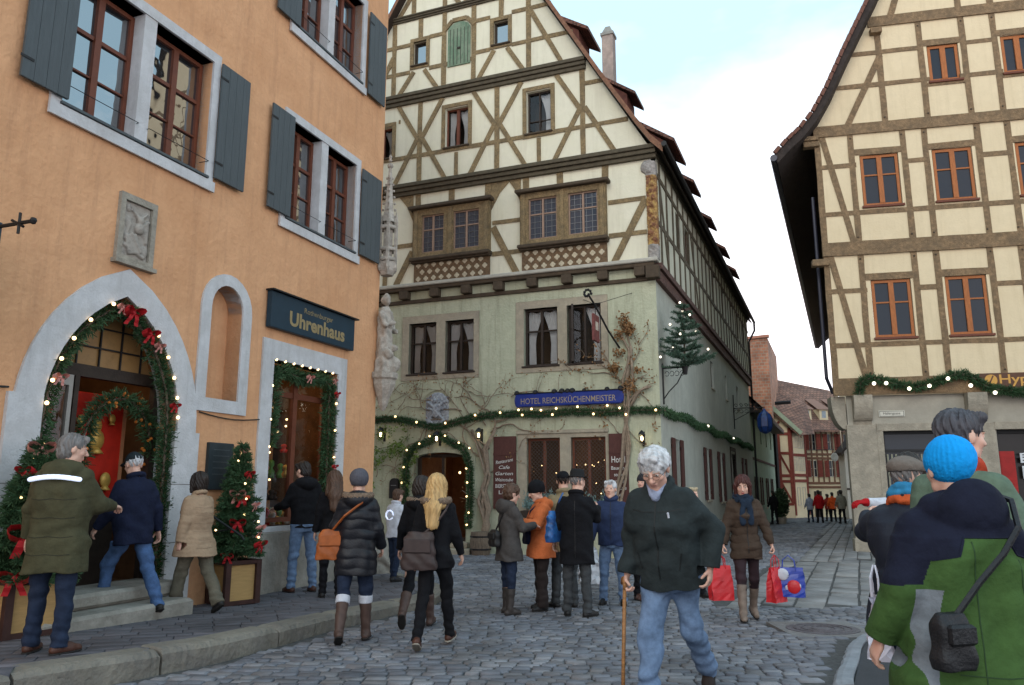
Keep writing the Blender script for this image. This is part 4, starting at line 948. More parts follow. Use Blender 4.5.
for q in G1:
    ww=window(B,None,q[0]+.01,q[1]-.01,q[2]+.01,q[3]-.01,.10,M['redwood'],M['glassT'],.06,2,(),cw=.07)
    g=MB(); st_=.095
    u0,u1,z0,z1=q[0]+.06,q[1]-.06,q[2]+.06,q[3]-.06
    for sgn in (1,-1):
        c=-(z1-z0)
        while c<(u1-u0):
            # line z=z0+(u-u0-c)*1.0 (or mirrored)
            a0=max(0,c); a1=min(u1-u0,c+(z1-z0))
            if a1>a0+.01:
                xa,xb=(u0+a0,u0+a1) if sgn>0 else (u1-a0,u1-a1)
                g.tube([(xa,.085,z0+a0-c),(xb,.085,z0+a1-c)],.006,4)
            c+=st_
    g.build('lattice',mat('lattice_iron',(.10,.08,.07),.6),ww)
room(None,-3.6,-1.2,.2,1.7,1.0,2.95,mat('inn_room',(.10,.055,.03),.9,.2),'inn_room',B); warm_light(FB.w(-2.3,-1.1,2.5),7,'inn_lamp_light')
t=empty('window_lights',FB.w(-2.3,-.35,1.2),FB.ang); tag(t,'small yellow lights and greenery inside the lattice windows of the hotel','fairy lights')
mb=MB(); random.seed(3)
for k in range(22): mb.ball((random.uniform(-.2,.85) if k>6 else random.uniform(-1,0),random.uniform(-.05,.2),random.uniform(.15,1.1)),.016,5,4)
mb.build('bulb',M['bulb'],t)
for (u0,u1),lines in (((-4.27,-3.66),('Restaurant','Cafe','Garten','Weinstube','BIERSTUBE','Live')),((-1.26,-.80),('Hotel','Bauern-','stube','Restaurant','und Cafe','Live'))):
    t=thing_on(FB,'shutter_sign',(u0+u1)/2,1.3,'brown shutter lettered in white, '+('left of the lattice windows' if u0<-3 else 'right of the lattice windows behind the vine'),'painted shutter')
    hw=(u1-u0)/2; mb=MB(); mb.bbox(-hw,hw,-.07,-.02,-.2,1.6,.01); mb.box(-hw,hw,-.085,-.07,1.12,1.18); mb.build('board',M['brownwood'],t)
    mb=MB(); 
    wt=mat('white_letter',(.55,.53,.5),.6); zz=.98
    for i,s_ in enumerate(lines):
        big=(i==0 and u0>-3); hh=.15 if big else (.085 if i in(0,1,2,3) else .095); wd=hw*2*(.78 if len(s_)>5 else .48); 
        if big: wd=hw*1.45
        text_obj(s_,'lettering',wt,t,0,zz-(.0 if not big else .0),-.088,hh,wd,bold=.01,shear=.25 if i<4 and u0<-3 else 0,rot=R(9) if (i==0 and u0<-3) else 0); zz-=.155 if not big else .2
# door
mb=MB(); n=len(doorh)
ins=doorh; cx=-5.815
outd=[(cx+(x-cx)*1.0+(.25 if x>cx else -.25),z+(.14 if z>1 else 0)) for x,z in doorh]; idx=list(range(1,n))+[0]; oo=[outd[i] for i in idx]; ii=[doorh[i] for i in idx]
V=[];F=[]
for i in range(n): V+= [(oo[i][0],-.03,oo[i][1]),(ii[i][0],-.03,ii[i][1]),(ii[i][0],.24,ii[i][1]),(oo[i][0],.02,oo[i][1])]
for i in range(n-1): o=4*i; F+= [(o,o+4,o+5,o+1),(o+1,o+5,o+6,o+2),(o+3,o+7,o+4,o)]
mb.add(V,F); mb.build('door_surround',M['green'],B)
mb=MB(); mb.bbox(-6.95,-4.7,-.55,.3,-.1,.13,.02); mb.bbox(-6.75,-4.9,-.25,.3,.13,.27,.02); mb.build('doorstep',M['stoneB'],B)
mb=MB(); bars(mb,-6.57,-5.06,.27,2.5,.2,.09,.06,2,(),cw=.08); mb.box(-6.5,-5.8,.2,.25,.36,1.1); dr=mb.build('door',M['darkwood'],B); dr['label']='dark wooden glazed hotel door'
mb=MB(); mb.add([(-6.5,.24,1.1),(-5.8,.24,1.1),(-5.8,.24,2.45),(-6.5,.24,2.45)],[(0,1,2,3)]); mb.build('pane',M['glassT'],dr)
room(None,-6.7,-4.9,.3,2.6,.26,2.6,mat('hall_room',(.16,.07,.03),.9,.2),'hall',B); warm_light(FB.w(-5.4,-1.2,2.2),9,'hall_lamp_light')
t=thing_on(FB,'hall_lamp',-5.35,2.0,'three small glowing lamps hanging inside the hotel doorway','lamp',off=-.7); mb=MB()
for x in (-.22,0,.2): mb.ball((x,0,.08*abs(x)),.035,6,5)
mb.build('bulb',M['bulb'],t)
# cornices, bands
mb=MB(); mb.bbox(L0w,.10,-.22,0,7.06,7.16,.02); mb.build('upper_ledge',mat('pale_ledge',(.42,.40,.34),.8,.1),B)
mb=MB(); mb.bbox(L0w,.0,-.17,-.0,6.96,7.06,.01); mb.bbox(L0w,-.0,-.06,.0,6.62,6.72,.01); k=-10.7
while k<.1: mb.bbox(k-.13,k+.13,-.20,-.0,6.73,6.955,.015); k+=.94 if k>-99 else 0
mb.bbox(-.2,.12,-.22,0,6.64,6.955,.015); mb.build('lower_cornice',M['cornice'],B)
def cornice(mb,u0,u1,z0,z1,p):
    h=(z1-z0)/3; mb.bbox(u0,u1,-.08-p*.45,-.05,z0,z0+h,.01); mb.bbox(u0,u1,-.08-p*.75,-.05,z0+h+.003,z0+2*h,.01); mb.bbox(u0,u1,-.08-p,-.05,z0+2*h+.003,z1,.01)
mb=MB(); cornice(mb,L0w,.14,9.76,10.09,.20)
def gx(z): return (z-10.05)/(AP[1]-.35-10.05)*5.3
for z0,z1,p in ((12.58,12.90,.16),(15.28,15.44,.12)): cornice(mb,L0w+gx(z1)*1.05,-gx(z1)+.02,z0,z1,p)
mb.build('gable_cornice',mat('olive_dark_cornice',(.085,.07,.045),.8,.2,8,.4,30),B)
# timber frame of the gable, read off the facade plane
tb=MB(); Y0=-.105; q=lambda x,y: FB.uv(x,y,.1)
def post(u,z0,z1,w=.14): tb.beam((u,z0),(u,z1),w,Y0,-.05,.11)
def rail(z,u0,u1,w=.115): tb.beam((u0,z),(u1,z),w,Y0-.001,-.05,.11)
def brace(a,b,w=.13): tb.beam(a,b,w,Y0-.008,-.05)
for u in (-7.52,-5.87,-4.93,-3.26,-8.9): post(u,12.9,15.28)
post(-6.65,14.6,15.28); post(-4.08,14.7,15.28)
rail(14.5,-8.4,-6.98); rail(14.62,-6.34,-5.9); rail(13.62,-8.9,-6.98);rail(13.62,-6.34,-4.9) ; rail(14.78,-4.9,-4.42); rail(14.78,-3.76,-2.6); rail(13.78,-4.9,-4.42); rail(13.78,-3.76,-2.0)
brace((-6.85,13.6),(-7.35,12.9)); brace((-6.5,13.6),(-6.05,12.9)); brace((-4.3,13.72),(-4.8,12.9)); brace((-3.9,13.72),(-3.4,12.9)); brace((-3.22,14.75),(-2.3,12.9)); brace((-7.55,14.2),(-7.9,13.5)); brace((-7.6,14.0),(-8.6,12.9))
for u0,u1,z0,z1 in ((-6.98,-6.34,13.68,14.66),(-4.42,-3.76,13.76,14.72),(-5.90,-4.96,10.90,12.34),(-3.44,-2.52,10.88,12.36),(-8.32,-7.39,10.90,12.12)):
    f=.11
    tb.box(u0,u1,-.115,-.05,z1-f,z1); tb.box(u0,u1,-.115,-.05,z0,z0+f*.8); tb.box(u0,u0+f,-.115,-.05,z0+f*.8,z1-f); tb.box(u1-f,u1,-.115,-.05,z0+f*.8,z1-f)
for u in (-6.6,-4.2,-1.75,-9.0): 
    post(u,10.09,12.58)
    zc=11.45
    brace((u-.06,zc),(u-.72,12.58)); brace((u+.06,zc),(u+.72 if u<-2 else u+.35,12.58 if u<-2 else 12.3)) if u<-2 else None; brace((u-.06,zc+.05),(u-.82,10.09)); brace((u+.06,zc+.05),(u+.85,10.09))
rail(10.95,-9.5,-6.6);rail(10.95,-6.6,-5.9); rail(10.95,-4.96,-3.44); rail(10.95,-2.52,-.55); rail(12.17,-1.75,-1.2)
rail(12.1,-7.3,-7.25)
post(-5.43,10.09,10.85,.11); post(-2.98,10.09,10.85,.11)
# tier 4 and top
for u in (-5.87,-4.73,-6.9,-3.7): post(u,15.44,17.6 if u in(-5.87,-4.73) else 16.8)
for u,a in ((-6.9,-.5),(-5.87,.5),(-4.73,-.5),(-3.7,.5)): brace((u,16.2),(u+a,15.44))
cz=17.6; rail(17.6,-6.6,-4.0)
# tier 1
post(-.35+.0,9.0,9.0)
rail(8.75,-1.12,-.16); rail(7.86,-1.12,-.16); brace((-.16,8.72),(-1.0,7.16),.17)
rail(8.62,-4.32,-3.5); rail(7.75,-4.32,-3.5); brace((-4.3,8.5),(-3.62,7.16),.17)
rail(8.3,-7.6,-6.72); brace((-6.74,8.1),(-7.25,7.16),.17); rail(8.3,-9.5,-7.6); post(-7.6,7.16,9.76)
for u in (-5.55,-4.45,-6.6,-3.35,-2.4,-1.18): post(u,9.36,9.76,.17)
tb.prism([(-4.35,9.0),(-4.1,9.45),(-3.8,9.76),(-4.35,9.76)][::1],Y0,-.05); tb.prism([(-3.5,9.1),(-3.5,9.76),(-3.85,9.76),(-3.68,9.5)],Y0,-.05)
tb.prism([(-6.75,9.0),(-6.75,9.76),(-7.2,9.76),(-6.95,9.45)],Y0,-.05)
# bay frames
for u0,u1,cap in ((-6.68,-4.36,9.32),(-3.48,-1.15,9.34)):
    hh=[b_ for b_ in bays if u0<b_[0]<u1]; wall_mb(tb,rect(u0,u1,7.84,cap-.08),[rect(*h) for h in hh],.10,y=-.22)
    tb.box(u0,u0+.01,-.22,-.08,7.84,cap-.08); tb.box(u1-.01,u1,-.22,-.08,7.84,cap-.08)
    for x in (u0+.1,(u0+u1)/2,u1-.1): tb.box(x-.05,x+.05,-.25,-.221,7.86,cap-.1)
tb.build('timber_frame',M['timberB'],B)
mb=MB()
for u0,u1,cap in ((-6.68,-4.36,9.32),(-3.48,-1.15,9.34)):
    mb=MB(); mb.bbox(u0-.10,u1+.10,-.36,-.08,cap-.08,cap+.02,.02); mb.build('bay_cornice',M['cornice'],B)
    mb=MB(); mb.bbox(u0-.04,u1+.04,-.34,-.08,7.74,7.84,.02); mb.box(u0-.02,u1+.02,-.26,-.08,7.70,7.739); mb.build('bay_sill',M['cornice'],B)
lw=mat('pinkish_window_paint',(.30,.20,.145),.6,.1)
for q_ in bays: window(B,None,*q_,-.17,lw,glass_mat('leaded_window_glass',(.055,.065,.085),0,.08,1.5),.035,2,((.62,.035),),cw=.05,lead=.15)
for q_,g_ in ((( -5.78,-5.08,11.03,12.21),1),((-3.32,-2.64,11.01,12.23),0),((-8.2,-7.51,11.03,12.0),1)):
    if g_: window(B,None,*q_,.02,M['redwood'],M['glassT'],.04,2,(),cw=.09,curtain='LR',inner=M['interior'],sill=(.16,.05,M['cornice']))
    else: window(B,None,*q_,.02,M['darkwood'],M['glassT'],.04,2,((.3,.02),),cw=.03,curtain='R',inner=M['interior'],sill=(.16,.05,M['cornice']))
window(B,None,-6.88,-6.44,13.80,14.55,.0,M['cornice'],M['glassA'],.035,1,(),sill=(.16,.05,M['cornice'])); window(B,None,-4.32,-3.86,13.88,14.61,.0,M['cornice'],M['glassA'],.035,1,(),sill=(.16,.05,M['cornice']))
# loading hatch with green door
hz=[(-5.74,13.50),(-5.03,13.50),(-5.03,14.62)]+[(-5.385+.355*math.cos(a),14.62+.25*math.sin(a)) for a in np.linspace(.25,math.pi-.25,7)]+[(-5.74,14.62)]
mb=MB(); mb.prism(hz,-.12,-.06); hd=mb.build('hatch_door',mat('faded_green_paint',(.13,.20,.13),.8,.25,4,.4,20,stretch=(8,8,.6),var2=(.22,.27,.19),v2s=4),B); hd['label']='faded green arched loading hatch in the gable'
mb=MB()
for x in np.linspace(-5.66,-5.1,6): mb.box(x-.008,x+.008,-.125,-.119,13.53,14.66)
mb.box(-5.42,-5.34,-.15,-.12,14.0,14.05); mb.build('plank_joint',M['darkwood'],hd)
mb=MB(); mb.beam((-5.87,14.68),(-5.6,14.95),.12,-.13,-.05); mb.beam((-5.6,14.95),(-5.15,14.95),.12,-.13,-.05); mb.beam((-5.15,14.95),(-4.9,14.68),.12,-.13,-.05); mb.build('hatch_lintel',M['timberB'],B)
# carved panels under the bays: brown boards pierced with pale crosses
for u0,u1 in ((-6.66,-4.38),(-3.46,-1.17)):
    c=MB(); c.box(u0,u1,-.13,-.06,7.18,7.735); c.m=1; nx=9
    for i in range(nx):
        for j_ in range(3):
            x=u0+.14+(u1-u0-.28)*(i+(.5 if j_%2 else 0))/(nx-.5); z=7.27+.19*j_; s_=.065
            if x>u1-.1: continue
            for k in range(4): a=k*math.pi/2+.1*(random.random()-.5); c.ball((x+s_*.6*math.cos(a),-.133,z+s_*.6*math.sin(a)),.038,6,4,(1,.18,1))
            c.ball((x,-.133,z),.028,6,4,(1,.2,1))
    c.build('carved_panel',[mat('panel_brown',(.14,.09,.05),.8,.3,14),mat('pale_carving',(.50,.44,.32),.85,.2,20)],B)
# carved corner post with paint
def postmat():
    if 'painted_post' in MATS: return MATS['painted_post']
    m=mat('painted_post',(.20,.085,.045),.8,.3,14,.8,30,var2=(.48,.33,.10),v2s=7,bdist=.04); return m
g=Grid((-.26,-.24,7.1),(.22,.16,9.8),.02); g.box((-.01,-.02,8.4),(.13,.13,1.28),rd=.03)
for k in range(12): g.ell((-.01+.05*math.sin(k*2.1),-.16,7.45+k*.18),(.06,.04,.07),.02); g.ell((-.06*math.cos(k*1.7),-.14,7.35+k*.19),(.04,.04,.05),.02)
g.ell((-.08,-.05,9.55),(.2,.15,.2),.04); g.disp(lambda X,Y,Z:.008*np.sin(50*X+30*Z)*np.sin(45*Z)); P_,F_=g.mesh()
o=mesh_obj('carved_corner_post',P_,F_,[postmat(),mat('grey_carving',(.28,.26,.24),.9,.3,12,.5,30)],B,True,midx=[1 if (P_[f].mean(0)[2]>9.3 or P_[f].mean(0)[2]<7.5) else 0 for f in F_])
# roof with flared eaves, verge boards
RL=21.8; ov=.36; tanr=(AP[1]-10.05)/5.3
prof=[(.62,9.86),(.20,10.25),(-.30,10.72),(-1.2,12.08),(AP[0],AP[1])]
prof=[(.36,9.98),(.06,10.30),(-.30,10.85),(-1.2,12.35),(AP[0],AP[1])]
left=[(-10.6-u,z) for u,z in prof[::-1]][1:]
line=prof+left
th=.2; V=[];F=[]; ydir=TCm.to_3x3()@Vector((1,0,0)) ; # street side direction in hotel coordinates
def along(u,z,s_): return (u+ydir.x*s_, ydir.y*s_, z)
n=len(line)
for s_ in (-ov/ydir.y,RL): V+= [along(u,z,s_) for u,z in line]
V2=[(x,y,z-th) for x,y,z in V]
F=[(i,i+1,n+i+1,n+i) for i in range(n-1)]
mb=MB(); mb.add(V,[f[::1] for f in F]); rf=mb.build('roof',M['tiles'],B); roof_uv(rf)
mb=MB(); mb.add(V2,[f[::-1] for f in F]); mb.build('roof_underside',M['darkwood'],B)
mb=MB(); V3=V[:n]+V2[:n]; mb.add(V3,[(i,n+i,n+i+1,i+1) for i in range(n-1)])
mb.build('verge_board',mat('verge_tile',(.20,.10,.06),.85,.25,10,.4,30),B)
mb=MB(); Z1=line[0][1]; mb.tube([along(.42,Z1-.05,-.5),along(.42,Z1-.07,RL+.1)],.07,8); 
e_=Vector(along(.42,Z1-.1,RL)); mb.tube([e_,e_+Vector((-.0,0,-.4)),Vector(along(.12,Z1-1.1,RL-.1)),Vector(along(.12,.2,RL-.1))],.055,6); mb.build('gutter',M['iron'],B)
# side walls
SL=21.5
w=MB(TCm); mid=[(8.6,9.3,5.0,5.95),(12.4,12.9,5.0,5.95),(16.1,16.9,5.0,5.98)]; lowh=[(1.5,2.2,1.25,2.85),(6.55,7.25,1.25,2.85),(9.6,10.4,1.15,2.85),(17.0,17.9,1.2,2.9)]; dch=(12.9,14.3,-.5,2.95)
wall_mb(w,[(0,-.9),(SL,-1.2),(SL,6.66),(0,6.66)],[rect(*h) for h in mid+lowh]+[rect(12.9,14.3,-.2,2.95)],.2)
w.add([(SL,0,-1.2),(SL,10.9,-1.2),(SL,10.9,10.2),(SL,0,10.2)],[(0,1,2,3)]); w.add([(SL,0,10.2),(SL,10.9,10.2),(SL,5.3,19.1)],[(0,1,2)]); w.build('side_wall',M['greenside'],B)
w=MB(); w.add([(L0w,0,-.9),(L0w,21,-.9),(L0w,21,10.2),(L0w,0,10.2)],[(3,2,1,0)]); w.build('rear_side_wall',M['greenside'],B)
w=MB(TCm); up=[(2.5,3.25,8.2,9.25),(3.9,4.7,8.2,9.25),(9.2,10.2,8.0,9.3),(11.7,12.7,8.0,9.3),(14.3,15.2,8.0,9.3),(16.6,17.5,8.0,9.3),(19.0,19.8,8.0,9.3)]
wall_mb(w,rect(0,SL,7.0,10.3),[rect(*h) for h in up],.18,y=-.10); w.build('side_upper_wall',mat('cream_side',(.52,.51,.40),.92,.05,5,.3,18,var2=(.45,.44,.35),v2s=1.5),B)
mb=MB(TCm); mb.bbox(.0,SL,-.17,.0,6.9,7.06,.01); mb.bbox(.0,SL,-.11,.0,6.6,6.88,.01); mb.build('side_band',mat('carved_band',(.10,.055,.045),.8,.5,20,.8,25),B)
mb=MB(TCm); k=.3
for i in range(26): mb.beam((.35+.83*i,7.06),(.35+.83*i,9.95),.13,-.125,-.05)
mb.beam((0,8.1),(SL,8.1),.12,-.126,-.05); mb.beam((0,9.35),(SL,9.35),.12,-.126,-.05); mb.beam((.3,9.3),(1.2,7.1),.13,-.13,-.05); mb.beam((4.9,9.3),(5.9,7.1),.13,-.13,-.05); mb.beam((0,9.95),(SL,9.95),.2,-.15,-.05); mb.build('side_timber_frame',mat('dark_side_timber',(.09,.07,.045),.85,.2,9,.5,40),B)
for h in up: window(B,TCm,*h,.0,M['redwood'],M['glassD'],.05,2,((.6,.03),)); 
for h in mid: window(B,TCm,*h,.08,M['darkwood'],M['glassD'],.05,1,((.6,.03),),sill=(.04,.05,M['stoneB']))
for h in lowh:
    window(B,TCm,*h,.08,M['darkwood'],M['glassD'],.05,2,((.6,.03),),sill=(.06,.07,M['stoneB'])); mid_w=(h[1]-h[0])/2+.05
    shutter(B,TCm,h[0]-mid_w-.02,h[0]-.02,h[2],h[3],-.055,M['brownwood'],3); shutter(B,TCm,h[1]+.02,h[1]+mid_w+.02,h[2],h[3],-.055,M['brownwood'],3)
for u0,u1 in ((8.0,8.55),(9.35,9.9),(15.5,16.0),(17.0,17.5)): pass
mb=MB(TCm); mb.box(12.9,14.3,.14,.19,-.3,2.95); mb.bbox(12.75,12.9,-.03,.1,-.5,3.05,.01); mb.bbox(14.3,14.45,-.03,.1,-.5,3.05,.01); mb.bbox(12.75,14.45,-.03,.1,3.052,3.2,.01); sdo=mb.build('side_door',M['darkwood'],B); sdo['label']='dark doorway on the side street'
# dormers on the street slope
def dormer(off_t,zt,u0,wd):
    """shed dormer: front face at off_t (outwards positive), eave height zt, along the street u0..u0+wd"""
    fo=off_t-.30
    def zr(o): return 10.32+( -o-(-.16))*tanr if False else 10.95+(-o-.30)*((12.35-10.95)/.9) if -o<1.2 else 12.35+(-o-1.2)*((AP[1]-12.35)/4.1)
    o2=fo
    while zr(o2)<zt+.80*(fo-o2): o2-=.05
    z2=zt+.80*(fo-o2)
    T=TCm; t=MB(T); a,b=u0,u0+wd; y0=-off_t; y2=-o2
    V=[(a-.12,y0,zt-.12),(b+.12,y0,zt-.12),(b+.12,y2,z2+.0),(a-.12,y2,z2),(a-.12,y0,zt-.22),(b+.12,y0,zt-.22),(b+.12,y2,z2-.14),(a-.12,y2,z2-.14)]
    t.add(V,[(0,1,2,3),(4,7,6,5),(0,4,5,1),(0,3,7,4),(1,5,6,2)]); d=t.build('dormer',M['tiles'],B); add_uv(d,lambda co,n:(co.x,co.z*1.4+co.y))
    c=MB(T); zf=zr(fo); c.add([(a,-fo,zf-.2),(b,-fo,zf-.2),(b,-fo,zt-.1),(a,-fo,zt-.1),(a,y2,z2-.1),(b,y2,z2-.1)],[(0,1,2,3),(0,3,4),(1,5,2)]); c.box(a-.02,b+.02,-fo-.06,-fo,zf-.1,zf+.02); c.build('dormer_cheek',mat('dormer_wood',(.10,.035,.025),.8,.3,6),d)
for u0,wd in ((2.1,1.6),(5.3,1.2),(9.0,1.2),(12.8,1.3),(16.2,1.4)): dormer(0.25,11.32,u0,wd)
for u0,wd in ((.15,1.0),(4.5,1.0),(8.6,1.0),(12.6,1.0)): dormer(-1.6 if u0<1 else -1.35,14.05 if u0<1 else 14.3,u0,wd)
mb=MB(TCm); mb.box(7.3,7.72,2.8,3.22,14.2,18.3); ch=mb.build('chimney',mat('chimney_plaster',(.42,.33,.28),.9,.15,5,.4,20,var2=(.30,.25,.22),v2s=2),B)
mb=MB(TCm); mb.bbox(7.26,7.76,2.76,3.26,18.3,18.42,.01); mb.add([(7.3,2.8,18.42),(7.72,2.8,18.42),(7.72,3.22,18.42),(7.3,3.22,18.42),(7.42,2.92,18.72),(7.6,2.92,18.72),(7.6,3.1,18.72),(7.42,3.1,18.72)],[(0,1,5,4),(1,2,6,5),(2,3,7,6),(3,0,4,7),(4,5,6,7)]); mb.build('chimney_cap',mat('cap_stone',(.3,.29,.26),.9,.2),ch)
# things on the hotel
blue=mat('royal_blue_paint',(.012,.030,.20),.45,.12,4)
t=thing_on(FB,'hotel_sign',-2.25,3.78,'long blue hotel name board with faded gold capitals over the lattice windows','hotel sign',off=.1)
mb=MB(); mb.bbox(-1.36,1.36,-.09,0,-.165,.165,.02); mb.ball((-1.36,-.045,0),.09,8,6,(.6,.5,1.6)); mb.ball((1.36,-.045,0),.09,8,6,(.6,.5,1.6)); mb.build('board',blue,t)
mb=MB(); random.seed(5)
for x in (-1.35,-.85,-.35,-.15,0,.12,.42,1.0,1.34): mb.ball((x,-.045,.19),.05+.03*random.random(),7,5)
mb.box(-1.36,1.36,-.1,.0,.165,.185); mb.build('cresting',M['iron'],t)
text_obj('HOTEL REICHSKÜCHENMEISTER','lettering',mat('faded_gold',(.30,.24,.17),.5,.1),t,0,-.01,-.093,.15,2.45,bold=.004)
t=thing_on(FB,'coat_of_arms',-5.92,3.62,'pale stone coat of arms with an eagle above the hotel door','coat of arms')
g=Grid((-.42,-.2,-.5),(.42,.06,.55),.018); g.box((0,.0,0),(.34,.05,.38),rd=.05); g.ell((0,-.02,.30),(.26,.06,.2),.05); g.ell((0,-.09,.0),(.1,.06,.2),.02)
for sx in (-1,1):
    g.cone((.06*sx,-.09,.1),(.26*sx,-.09,.24),.05,.03); g.cone((.08*sx,-.09,.02),(.28*sx,-.09,.08),.04,.03); g.cone((.06*sx,-.08,-.08),(.2*sx,-.08,-.22),.035,.03); g.ell((.2*sx,-.07,-.3),(.09,.04,.07),.02); g.ell((.05*sx,-.1,.26),(.05,.04,.06),.01)
g.disp(lambda X,Y,Z:.008*np.sin(60*X)*np.sin(50*Z)); P_,F_=g.mesh(); mesh_obj('relief',P_,F_,mat('grey_heraldic_stone',(.36,.38,.40),.85,.25,14,.4,40,var2=(.16,.17,.20),v2s=8),t,True)
mb=MB(); hp_=[(.62*math.cos(a),.05+.62*math.sin(a)) for a in np.linspace(0,math.pi,14)]; hi_=[(.50*math.cos(a),.05+.50*math.sin(a)) for a in np.linspace(0,math.pi,14)]
V=[(x,-.03,z) for x,z in hp_]+[(x,-.03,z) for x,z in hi_]+[(x,.0,z) for x,z in hp_]; mb.add(V,[(i,i+1,15+i,14+i) for i in range(13)]+[(28+i,29+i,i+1,i) for i in range(13)]); mb.build('arch_moulding',M['green'],t)
def lantern(F,u,z,off,label,strg=1.0,s=1.0):
    t=empty('wall_lantern',F.w(u,off,z),F.ang); tag(t,label,'lantern',group='lanterns lit on the hotel wall')
    mb=MB(); mb.tube([(0,off,.22*s),(0,off*.3,.26*s),(0,0,.24*s)],.012,5); mb.lathe((0,0,0),[(.05*s,-.02*s),(.06*s,0)],6); mb.lathe((0,0,.17*s),[(.09*s,0),(.06*s,.05*s),(.01,.10*s)],6); 
    for k in range(6): a=math.pi*2*(k+.5)/6; mb.tube([(.05*s*math.cos(a),.05*s*math.sin(a),0),(.08*s*math.cos(a),.08*s*math.sin(a),.17*s)],.006,4)
    mb.box(-.03,.03,off-.03,off,-.1,.25*s); mb.build('bracket',M['iron'],t)
    mb=MB(); mb.lathe((0,0,.02*s),[(.015*s,0),(.032*s,.05*s),(.02*s,.11*s)],8); mb.build('bulb',glow('lantern_flame',(1,.75,.38),16*strg),t)
for u,z,l in ((-.42,2.68,'black iron lantern glowing beside the hotel corner above the name plate'),(-5.82,2.80,'black iron lantern glowing over the middle of the hotel door arch'),(-7.5,2.95,'black iron lantern glowing left of the hotel door in the green creeper'),(-4.62,2.86,'black iron lantern glowing on the vine trunk right of the hotel door')): lantern(FB,u,z,.22,l)
t=thing_on(FB,'street_name_plate',-.32,2.47,'small pale street name plate on the hotel corner under the lantern','street sign'); mb=MB(); mb.bbox(-.2,.2,-.03,0,-.055,.055,.006); mb.build('plate',mat('cream_enamel',(.55,.53,.45),.4,.05),t); text_obj('Kirchplatz','lettering',M['iron'],t,0,0,-.032,.05,.28)
t=thing_on(FB,'letter_box',-7.13,1.62,'small round topped dark metal box left of the hotel door','letter box'); mb=MB(); mb.prism(roundarch(0,.13,.12,.13,-.28),-.10,0); mb.build('box',M['iron'],t); mb=MB(); mb.box(-.08,.08,-.106,-.1,.05,.07); mb.build('slot',M['zinc'],t)
# iron bracket with hanging inn sign
t=empty('inn_sign',FB.w(-.95,0,5.0),FB.ang); tag(t,'wrought iron arm with a red painted inn sign jutting from the hotel corner','hanging sign')
mb=MB(); mb.tube([(0,0,0),(-.15,-.5,.35),(-.3,-1.1,.85),(-.36,-1.4,1.02)],.025,6); mb.tube([(.35,0,1.35),(-.3,-1.1,.87)],.008,4); mb.tube([(-.9,0,1.3),(-.3,-1.1,.87)],.008,4)
for a in range(9): aa=a*.7; mb.ball((-.36+.07*math.cos(aa),-1.45-.02*a,1.05+.09*math.sin(aa)),.035,5,4)
mb.tube([(-.30,-1.08,.85),(-.30,-1.08,.62)],.01,4); mb.build('arm',M['iron'],t)
mb=MB(); mb.bbox(-.33,-.27,-1.30,-.86,-.02,.62,.01); pn=mb.build('panel',mat('faded_red_board',(.16,.05,.045),.7,.25,10),t); mb=MB(); mb.box(-.335,-.265,-1.2,-.96,.25,.45); mb.build('emblem',mat('pale_emblem',(.5,.42,.34),.7,.3,20),pn)
# bracket that carries the fir tree
t=empty('tree_bracket',FC.w(.35,0,3.6),FC.ang); tag(t,'black iron corner bracket carrying the lit fir tree','bracket')
mb=MB(); mb.tube([(0,-.02,0),(0,-.02,1.0)],.02,6); mb.tube([(0,-.02,.88),(0,-.62,.88)],.018,6); mb.tube([(0,-.02,.12),(0,-.15,.3),(0,-.36,.5),(0,-.56,.86)],.014,6)
for k in range(4): c=.12+.12*k; mb.tube([(0,-c+.05*math.cos(a),.88-.09-.05+.06*math.sin(a)) for a in np.linspace(0,5.5,9)],.008,4)
mb.build('arm',M['iron'],t); mb=MB(); mb.lathe((0,-.56,.70),[(.05,0),(.08,.2)],8); mb.build('socket',M['iron'],t)
# scrolled bracket with blue lantern down the street
t=empty('lantern_bracket',FC.w(14.6,0,4.5),FC.ang); tag(t,'scrolled iron arm with a large blue lantern over the side street','hanging lantern')
mb=MB(); mb.tube([(0,0,.35),(0,-1.25,.35)],.02,5); mb.tube([(0,0,-.15),(0,-.5,.1),(0,-.9,.33)],.015,5); mb.tube([(0,-.02,-.5),(0,-.02,.9)],.02,5)
for k in range(5): c=.12+.2*k; mb.tube([(0,-c+.08*math.cos(a)*(1-a/9),.46+.09*math.sin(a)*(1-a/9)) for a in np.linspace(0,6.5,10)],.012,4); mb.tube([(0,-c+.07*math.cos(a),.22+.07*math.sin(a)) for a in np.linspace(0,5.5,9)],.010,4)
mb.build('arm',M['iron'],t); mb=MB(); mb.lathe((0,-1.22,-.72),[(.07,0),(.22,.08),(.31,.28),(.31,.62),(.22,.80),(.08,.92),(.02,1.03)],8); lb=mb.build('lantern',mat('blue_lantern_glass',(.012,.05,.22),.3,.3,6,spec=.6),t)
mb=MB()
for k in range(8): a=math.pi*2*(k+.5)/8; mb.tube([(.225*math.cos(a),-1.22+.225*math.sin(a),-.64),(.315*math.cos(a),-1.22+.315*math.sin(a),-.44),(.315*math.cos(a),-1.22+.315*math.sin(a),-.10),(.225*math.cos(a),-1.22+.225*math.sin(a),.08)],.011,4)
mb.build('lantern_frame',M['iron'],lb)
